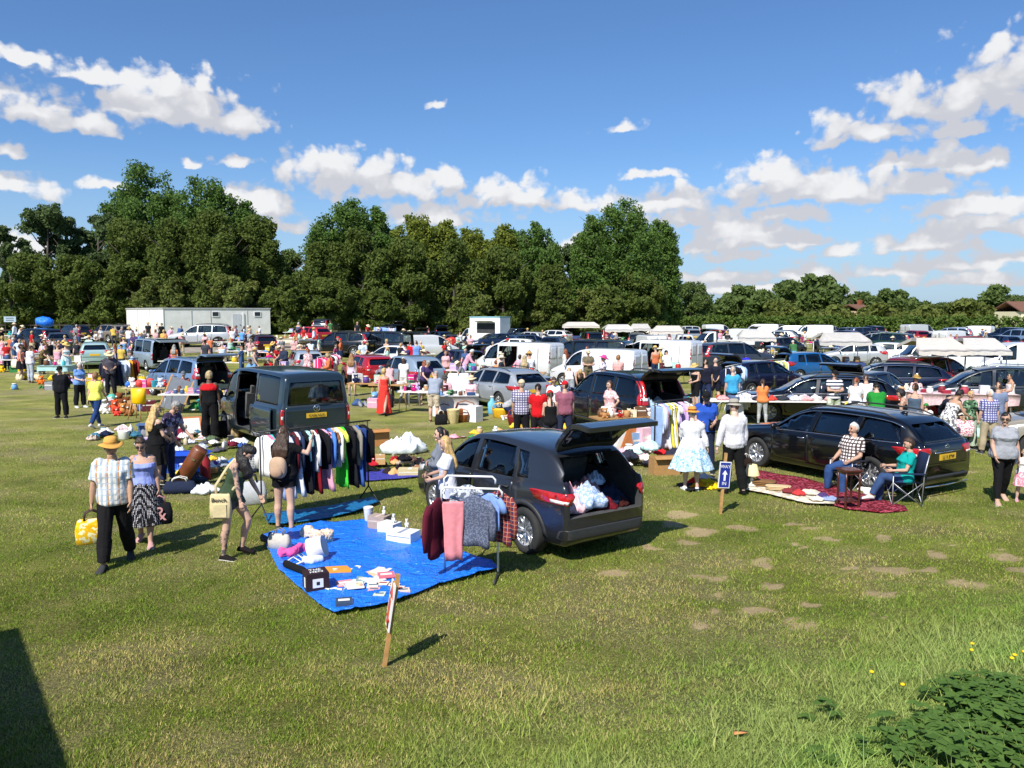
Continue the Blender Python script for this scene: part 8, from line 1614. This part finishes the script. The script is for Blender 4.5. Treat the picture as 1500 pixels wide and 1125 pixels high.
for y in(4.3,8.6):mb=MB();mb.box((-.02,y,.15+Hc_/2),(.03,.06,Hc_));obj('joint_strip',mb,plain('cabin_joint',hx('#b4b4b0'),.6),o)
mb=MB();mb.box((7.3,-.025,1.2),(.95,.04,2.1));d=obj('door',mb,plain('cabin_door',hx('#c4c7cc'),.5),o);mb=MB();mb.tube([(7.65,-.07,1.15),(7.55,-.07,1.15)],.03,6);obj('handle',mb,M_DARK,d)
mb=MB();mb.box((7.95,-.05,1.25),(.18,.08,2.25));obj('door_post',mb,M_WHT,o)
for x in(5.1,9.5):
 mb=MB();mb.box((x,-.012,2.25),(.62,.03,.42));f=obj('window',mb,plain('window_glass',(.02,.025,.03),.1,vary=0),o);mb=MB()
 for a in(((x,-.03,2.49),(.72,.05,.06)),((x,-.03,2.01),(.72,.06,.06)),((x-.34,-.03,2.25),(.05,.05,.42)),((x+.34,-.03,2.25),(.05,.05,.42))):mb.box(*a)
 obj('window_frame',mb,M_WHT,f)
o=empty('open_shed',atY(447,93),.1);tag(o,'dark open shed with a red tiled roof under the trees','shed')
mb=MB();mb.box((0,3.2,1.3),(6.4,.15,2.6));mb.box((-3.2,1.6,1.3),(.12,3.1,2.6));mb.box((3.2,1.6,1.3),(.12,3.1,2.6));obj('wall',mb,plain('dark_boards',(.03,.028,.025),.9),o)
mb=MB();mb.prism([(-.5,2.7),(3.5,3.3),(3.5,3.38),(-.5,2.78)],-3.5,3.5,'x');obj('roof',mb,plain('grey_sheet_roof',hx('#8d9296'),.5),o)
mb=MB();mb.prism([(-.9,3.3),(0,3.7),(.9,3.3)],.4,1.6,'y');obj('porch_roof',mb,plain('red_tiles',hx('#9a3f26'),.8,vary=.3,scale=14),o)
for x in(-3,-.6,1.6,3):mb=MB();mb.box((x,-.3,1.35),(.14,.14,2.7));obj('post',mb,M_DARK,o)
fo=empty('post_and_rail_fence',atY(60,88));tag(fo,'dark post and rail fence along the wood at the left','fence')
x0=fo.location.x
for i in range(16):mb=MB();mb.box((-6+i*1.6,0,.6),(.1,.1,1.3));obj('post',mb,plain('dark_fence_wood',(.05,.04,.03),.9),fo)
for z in(.5,1.05):mb=MB();mb.box((6,-.08,z),(24,.04,.12));obj('rail',mb,plain('dark_fence_wood',(.05,.04,.03),.9),fo)
o=empty('notice_board',atY(14,80));tag(o,'pale grey notice board on two posts at the left edge of the wood','notice board');mb=MB();mb.box((0,0,1.75),(1.2,.05,.55));b=obj('board',mb,plain('notice_grey',hx('#9fb2c0'),.6),o)
for z in(1.86,1.66):mb=MB();mb.box((0,-.03,z),(.8,.012,.06));obj('lettering_line',mb,M_BLK,b)
for s in(-1,1):mb=MB();mb.box((s*.5,.03,.8),(.08,.06,1.7));obj('post',mb,M_DARK,o)
mb=MB();mb.ball((0,0,.5),(.72,.55,.42),22,14,0,None,lambda p:p*(1+.22*mnoise.noise(p*2.3)+.1*mnoise.noise(p*6)));o=obj('tarpaulin_bundle',mb,M_TARP);o.location=gr(68,508)+V((0,0,1.45));tag(o,'bright blue tarpaulin bundle heaped on a roof rack at the left','tarpaulin')
def house(px,Y,w,d,eave,ridge,label,rot=0.,wall='#d8cfae'):
 p=atY(px,Y,0);o=empty('house',p,rot);tag(o,label,'house');mb=MB();mb.box((0,0,eave/2),(w,d,eave));obj('wall',mb,plain('render_'+wall.strip('#'),hx(wall),.9,vary=.1),o)
 mb=MB();mb.prism([(-d/2-.3,eave-.1),(0,ridge),(d/2+.3,eave-.1),(d/2+.3,eave+.12),(0,ridge+.22),(-d/2-.3,eave+.12)],-w/2-.3,w/2+.3,'x');rf=obj('roof',mb,plain('roof_tiles',hx('#6e4c3c'),.85,vary=.25,scale=5),o)
 mb=MB();mb.box((w*.3,0,ridge+.4),(.7,.7,1.4));obj('chimney',mb,plain('chimney_brick',hx('#8a4a34'),.9),rf)
 for i in range(3):mb=MB();mb.box(((i-1)*w*.28,-d/2-.01,eave-1.3),(1.1,.06,1.1));obj('window',mb,plain('window_glass',(.02,.025,.03),.1,vary=0),o)
house(1516,160,12,8,3.7,5.5,'cream house with a brown tiled roof beyond the hedge at the right',.1);house(1253,165,4,6,3.8,5.0,'red roofed house half hidden by trees beyond the hedge',.5,'#c8a88a')
A,B=V((-5.0,3.1,0)),V((-7.0,5.75,0));u=(B-A).normalized();n=V((-u.y,u.x,0));n=n if n.x<0 else-n
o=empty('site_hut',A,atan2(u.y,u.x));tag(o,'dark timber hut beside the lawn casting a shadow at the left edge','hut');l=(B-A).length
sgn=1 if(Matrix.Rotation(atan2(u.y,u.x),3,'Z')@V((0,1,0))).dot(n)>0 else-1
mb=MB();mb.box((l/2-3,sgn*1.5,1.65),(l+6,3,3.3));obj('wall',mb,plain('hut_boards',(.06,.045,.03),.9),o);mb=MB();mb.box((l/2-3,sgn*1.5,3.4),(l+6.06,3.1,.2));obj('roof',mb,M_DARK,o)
r=np.random.default_rng(3);n_=2600;ang=r.random(n_)*2*pi;q=np.sqrt(r.random(n_));c0=gr(1440,1085);cx=c0.x+.35+q*np.cos(ang)*1.7;cy=c0.y+q*np.sin(ang)*1.05;kp=(fbm(cx*1.6,cy*1.6,61)-.5)*1.7+.75-q*.75>r.random(n_)*.5;cx,cy,q=cx[kp],cy[kp],q[kp];n_=len(cx);hz_=(.04+.2*r.random(n_))*(.4+.8*fbm(cx*2.2,cy*2.2,62))*(1.2-q*.5)
k=4;X=np.repeat(cx,k);Y=np.repeat(cy,k);Z=np.repeat(hz_,k);m_=len(X);aa=r.random(m_)*2*pi;ln=.05+.07*r.random(m_);w=ln*.33;dx,dy=np.cos(aa),np.sin(aa);dz=-.25+.3*r.random(m_)
Z=Z+bank(X,Y);p0=np.stack([X,Y,Z],-1);tip=p0+np.stack([dx*ln,dy*ln,dz*ln],-1);mid=p0+np.stack([dx*ln*.4,dy*ln*.4,dz*ln*.2+.012],-1);s1=mid+np.stack([-dy*w,dx*w,np.full(m_,-.004)],-1);s2=mid+np.stack([dy*w,-dx*w,np.full(m_,-.004)],-1)
tag(link('nettle_patch',quads_mesh('nettle_patch',np.stack([p0,s1,tip,s2],1)),[LM['nettle']]),None,None,kind='stuff')
for px,py in((1424,965),(1482,988),(1486,983),(1500,978),(1423,975),(1322,1028),(1277,1008)):
 p=gr(px,py);o=empty('dandelion',p-V((0,0,.03)));tag(o,'yellow dandelion flower in the long grass by the nettles','flower','dandelions in the long grass',auto=True);mb=MB();mb.tube([(0,0,0),(.01,0,.1),(0,.01,.17)],.004,5);obj('stem',mb,LM['hedge'],o);mb=MB();mb.ball((0,.01,.175),(.02,.02,.012),10,6);obj('bloom',mb,plain('dandelion_yellow',hx('#e8c400'),.7),o)
mb=MB();mb.rings([[V((x,y,.04+z))for x,y,z in rr]for rr in([(-.05,-.02,0),(-.05,.02,.01),(-.05,.025,.012),(-.05,-.02,.004)],[(0,-.04,.02),(0,.04,.0),(0,.045,.006),(0,-.04,.026)],[(.06,-.01,.01),(.06,.01,.01),(.06,.012,.014),(.06,-.01,.014)])]);o=obj('dry_leaf',mb,plain('dry_leaf',hx('#c98a52'),.8));o.location=gr(1084,1082);tag(o,'orange brown dry leaf on the grass left of the nettles','leaf')
TOPS=['tee','tee','tee','shirt','tank','long','polo'];BOTS=['jeans','shorts','trousers','leggings','skirt','crop']
TCOL=['#d9d9dc','#a82424','#1c2548','#6f9cc8','#d8a0b0','#161618','#c8ac50','#3a6a42','#84868a','#4a3a66','#c8714a','#c8d4e6','#d8a8a8','#3d567f','#e2e0dc','#8a3a5a','#a9c8bc','#2a2c34','#22242a','#d8d4cc'];BCOL=['#22304e','#16161a','#b8a888','#46484e','#d8d4cc','#3d567f','#5a4a3a']
rc=random.Random(77)
def far_person(px,Y,yaw=None,pose=None):
 p=atY(px,Y);sx=rc.choice('mf');t=rc.choice(TOPS);b=rc.choice(BOTS if sx=='f' else BOTS[:3]);tc_,bc_=rc.choice(TCOL),rc.choice(BCOL)
 ps=pose or rc.choice(['relax','walk','hold','browse','browse','stand','hips','back','hold'])
 hat=rc.choice([None]*6+[('cap',rc.choice(['#1a1a1e','#c82a2a','#d8d0c0'])),('straw','#cfae6a'),('sun','#e0d0b0')]);hr_=(rc.choice(['short']*4+['bald'])if sx=='m' else rc.choice(['bob','long','bun','pony'])),rc.choice(list(HAIRC)[:8])
 lb='person in %s %s and %s %s'%(cname(tc_),LONGN[t],cname(bc_),{'jeans':'jeans','crop':'cropped trousers'}.get(b,b))
 if hat:lb=lb.replace('person in','person in %s,'%{'cap':'cap','straw':'straw hat','sun':'sunhat'}[hat[0]],1)
 person(p,yaw if yaw is not None else rc.choice([0,180,180,90,-90,150,-150,30])+rc.uniform(-20,20),(t,tc_),(b,bc_),sx,ps,rc.choice('ffmmtpd' if rc.random()<.3 else 'fmmtp'),hr_,hat,None,'#222222',rc.uniform(1.58,1.82)if sx=='m' else rc.uniform(1.52,1.72),rc.choice([1,1,1.12]),lb,'people among the stalls',2,auto=True)
def MATCOL(o):return '#'+o.material_slots[0].material.name.split('_')[-1].split('.')[0]
BUSY=[(o.location.x,o.location.y,2.4)for o in COL.objects if o.parent is None and o.get('category')in('car','van','lorry','minibus')]
def free(x,y,r):return all((x-a)**2+(y-b)**2>(r+q)**2 for a,b,q in BUSY)
rows=[(62,620,1010),(74,560,1500),(84,470,1500),(94,640,1500),(104,690,1500),(114,960,1500),(68,1080,1500)]
CC=['#15171c','#2b3342','#8f959a','#1f3050','#c4c6c6','#e4e4e2','#3f454c','#8a1018','#31496e','#0f1116','#5a5f64','#6e86a6','#24402f']
for Y,xa,xb in rows:
 px=xa+rc.uniform(0,10)
 while px<xb:
  yy=Y+rc.uniform(-2,2);p=atY(px,yy)
  if rc.random()<.74 and free(p.x,p.y,1.7)and Y>58:
   k=rc.choice(['hatch','hatch','estate','mpv','suv','crossover','smallvan']);cl=rc.choice(CC)if k!='smallvan' else '#e4e4e2';op=rc.random()<.3 and k in('hatch','estate','mpv')
   dg=rc.choice([33,33,60,90,-60,-90,0,15])+rc.uniform(-10,10)
   car(k,cl,p,heading(dg),'%s %s%s'%(cname(cl),{'hatch':'hatchback','estate':'estate car','mpv':'people carrier','suv':'off-roader','crossover':'crossover','smallvan':'small van'}[k],' with its tailgate up' if op else ''),'cars in the far rows','car' if k!='smallvan' else 'van',2,op,auto=True);BUSY.append((p.x,p.y,1.9))
  px+=2.9*FPX/Y*rc.uniform(.9,1.5)
SP=[]
for Y,n,xa,xb in((31,4,545,760),(34,4,640,830),(36,6,380,760),(38,5,640,1000),(44,7,560,1060),(41,10,330,1000),(47,9,10,640),(51,12,0,1240),(56,14,0,1480),(62,14,0,760),(66,15,0,1480),(72,14,420,1480),(80,14,560,1480),(90,8,600,1490)):
 for i in range(n):
  px=xa+(xb-xa)*(i+rc.uniform(.15,.85))/n;p=atY(px,Y+rc.uniform(-2,2))
  if not free(p.x,p.y,1.0):continue
  BUSY.append((p.x,p.y,1.0));cl=rc.choice(['#e2e0da','#d8d4c8','#b58a55','#7a8aa0','#e4c8c8']);rot=rc.uniform(-.5,.5)
  f,h=table(p,rot,rc.uniform(1.6,2.6),.8,.75,cname(cl)+' topped selling table',cl,'steel',group='selling tables further back',auto=True);SP.append((px,p,f,h))
  if Y<85:scatter(f,h,1.7,.7,4 if Y<60 else 3,'a selling table',sz=(.2,.36),group='goods on tables further back',kinds='box folded crumple toy jar'.split())
  for s in range(rc.choice([1,1,2])):q=p+V((rc.uniform(-1.3,1.3),rc.choice([-1.0,1.0,-1.2]),0));far_person(pix(q)[0],q.y,pose=rc.choice(['browse','hold','relax']))
for Y,n,xa,xb in((35,5,560,780),(40,7,580,900),(44,6,640,1010),(38,4,480,720),(42,6,330,700),(47,8,20,640),(51,9,0,560),(55,9,0,560),(62,10,0,560),(46,5,370,640),(53,6,600,760),(58,9,20,470),(66,10,30,720),(75,14,470,1480),(49,8,0,120),(56,7,0,130)):
 for i in range(n):
  px=xa+(xb-xa)*(i+rc.random())/n;p=atY(px,Y+rc.uniform(-3,3))
  if free(p.x,p.y,-1.2):far_person(px,p.y)
for px,py,l_,cl,sk_,n,lb in((84,556,1.6,'#b8d8d8','#a9cfd0',5,'small table under a pale blue cloth by the man in black'),(352,530,3.0,'#e2e0dc',None,9,'long white table before the silver off-roader'),(335,515,2.6,'#dcd4c0',None,7,'cream table behind the mid blue t-shirt'),(428,510,3.6,'#e0d8c4','#d8d0ba',9,'long cream clothed table beside the bright red small hatchback'),(512,512,2.2,'#e2e0dc',None,6,'white table below the bank at the wood edge'),(545,588,1.8,'#b58a55',None,7,'wooden table behind the lilac blouse'),(432,562,1.8,'#2a4034',None,5,'dark green table beside the seated group'),(300,552,2.2,'#e0dcd4',None,8,'white table behind the raised boot of the light blue carrier'),(20,545,2.0,'#e2e0dc',None,7,'white table beside the pink maxi dress'),(745,575,2.0,'#d8d4c8',None,8,'pale table between the silver estate and big white van'),(700,566,2.0,'#d8d4c8',None,8,'pale table behind the silver estate roof'),(905,592,2.4,'#d0b890',None,8,'brown table beside the white small van doors')):
 f,h=table(gr(px,py),rc.uniform(-.2,.2),l_,.8,.75,lb,cl,skirt=sk_);scatter(f,h,l_,.7,n,'the '+' '.join(lb.split()[:7]),sz=(.18,.34),group='goods on the '+' '.join(lb.split()[:6]))
for px,py,n,rx in((720,578,12,1.5),(745,562,12,1.6),(790,572,12,1.6),(835,586,12,1.5),(885,592,12,1.6),(940,590,12,1.6),(700,545,12,2.2),(1000,588,10,1.3),(650,540,12,2.2),(580,548,10,1.8),(1100,600,8,1.4),(60,556,9,1.3),(100,562,8,1.2),(120,556,6,1.),(170,560,8,1.4),(420,548,10,1.6),(380,556,8,1.4),(640,545,10,2.0),(690,560,10,2.),(760,560,8,1.6),(130,560,8,1.4),(250,562,10,1.6),(330,575,8,1.2),(440,585,8,1.0),(545,595,7,.9),(585,560,8,1.4),(735,590,10,1.2),(655,560,10,2.),(700,552,12,2.4),(790,600,12,1.6),(850,605,14,1.8),(905,600,10,1.5),(980,590,8,1.5),(1110,640,5,.8),(1330,620,8,1.6),(1400,640,10,1.8),(60,570,9,1.2),(20,545,8,1.4),(200,600,10,1.2),(235,640,8,1.0),(300,600,8,1.2),(820,665,8,1.2),(870,655,8,1.0)):
 c=gr(px,py)
 for i in range(n):
  k=rc.choice(['box','open_box','toy','crumple','crumple','bag','basket','bucket','book','shoe_pair','jar','frame']);s=rc.uniform(.25,.5);q=c+V((rc.uniform(-rx,rx),rc.uniform(-.7,.7)*rx*.6,0));q.z=terr(q.x,q.y)
  good(k,q,s,rc.choice(CNAME)[1],'x',label='x',scale=(s,s,s*(.8 if k in('box','open_box','bag')else 1)),group='goods on the grass by the stalls',auto=True);COL.objects[-1]['label']='%s %s on the grass'%(cname(MATCOL(COL.objects[-1])),GN[k][0].replace('_',' '))
def finish_labels():
 def near(o,k=0):
  l=sorted(LANDMARKS,key=lambda q:(q[1]-o.location.x)**2+(q[2]-o.location.y)**2)
  return l[min(k,len(l)-1)][0]
 def groups(objs):
  d={}
  for o in objs:d.setdefault(o['label'],[]).append(o)
  return d
 bpy.context.view_layer.update()
 def sx(o):p=o.matrix_world.translation;return pix((p.x,max(1,p.y),p.z))[0]
 auto=list(THINGS)+[o for o in COL.objects if o.get('auto')]
 for o in auto:
  if 'auto' in o:del o['auto']
 for lab,os_ in groups(auto).items():
  if(len(os_)>1 or len(lab.split())<4)and 'on ' not in lab.split(' ')[2:5]:
   for o in os_:
    if len((lab+' near '+near(o)).split())<=13:o['label']=lab+' near '+near(o)
 for o in auto:
  if o['label'].endswith('selling table')and o.get('category')not in('table',):o['label']=o['label'].replace('a selling table','a table near '+near(o))
 names={}
 for o in COL.objects:
  if o.parent is None and o.get('label')and o not in auto:names[o['label']]=1
 for lab,os_ in groups(auto).items():
  if len(os_)>1 or lab in names:
   os_.sort(key=sx);n=len(os_)
   for i,o in enumerate(os_):
    q=(ORD[i]+' from the left')if i<n-1 or n==1 else 'rightmost'
    if n==2:q=['left one','right one'][i]
    w=lab.split();keep=16-len(q.split());o['label']=' '.join(w[:keep])+', '+q
 for o in auto:
  if len(o['label'].split())>16:o['label']=' '.join(o['label'].split()[:16])
finish_labels()
bpy.data.scenes.remove(TMP)
print('script time',round(time.time()-T0,1),len(bpy.data.objects),'objects')
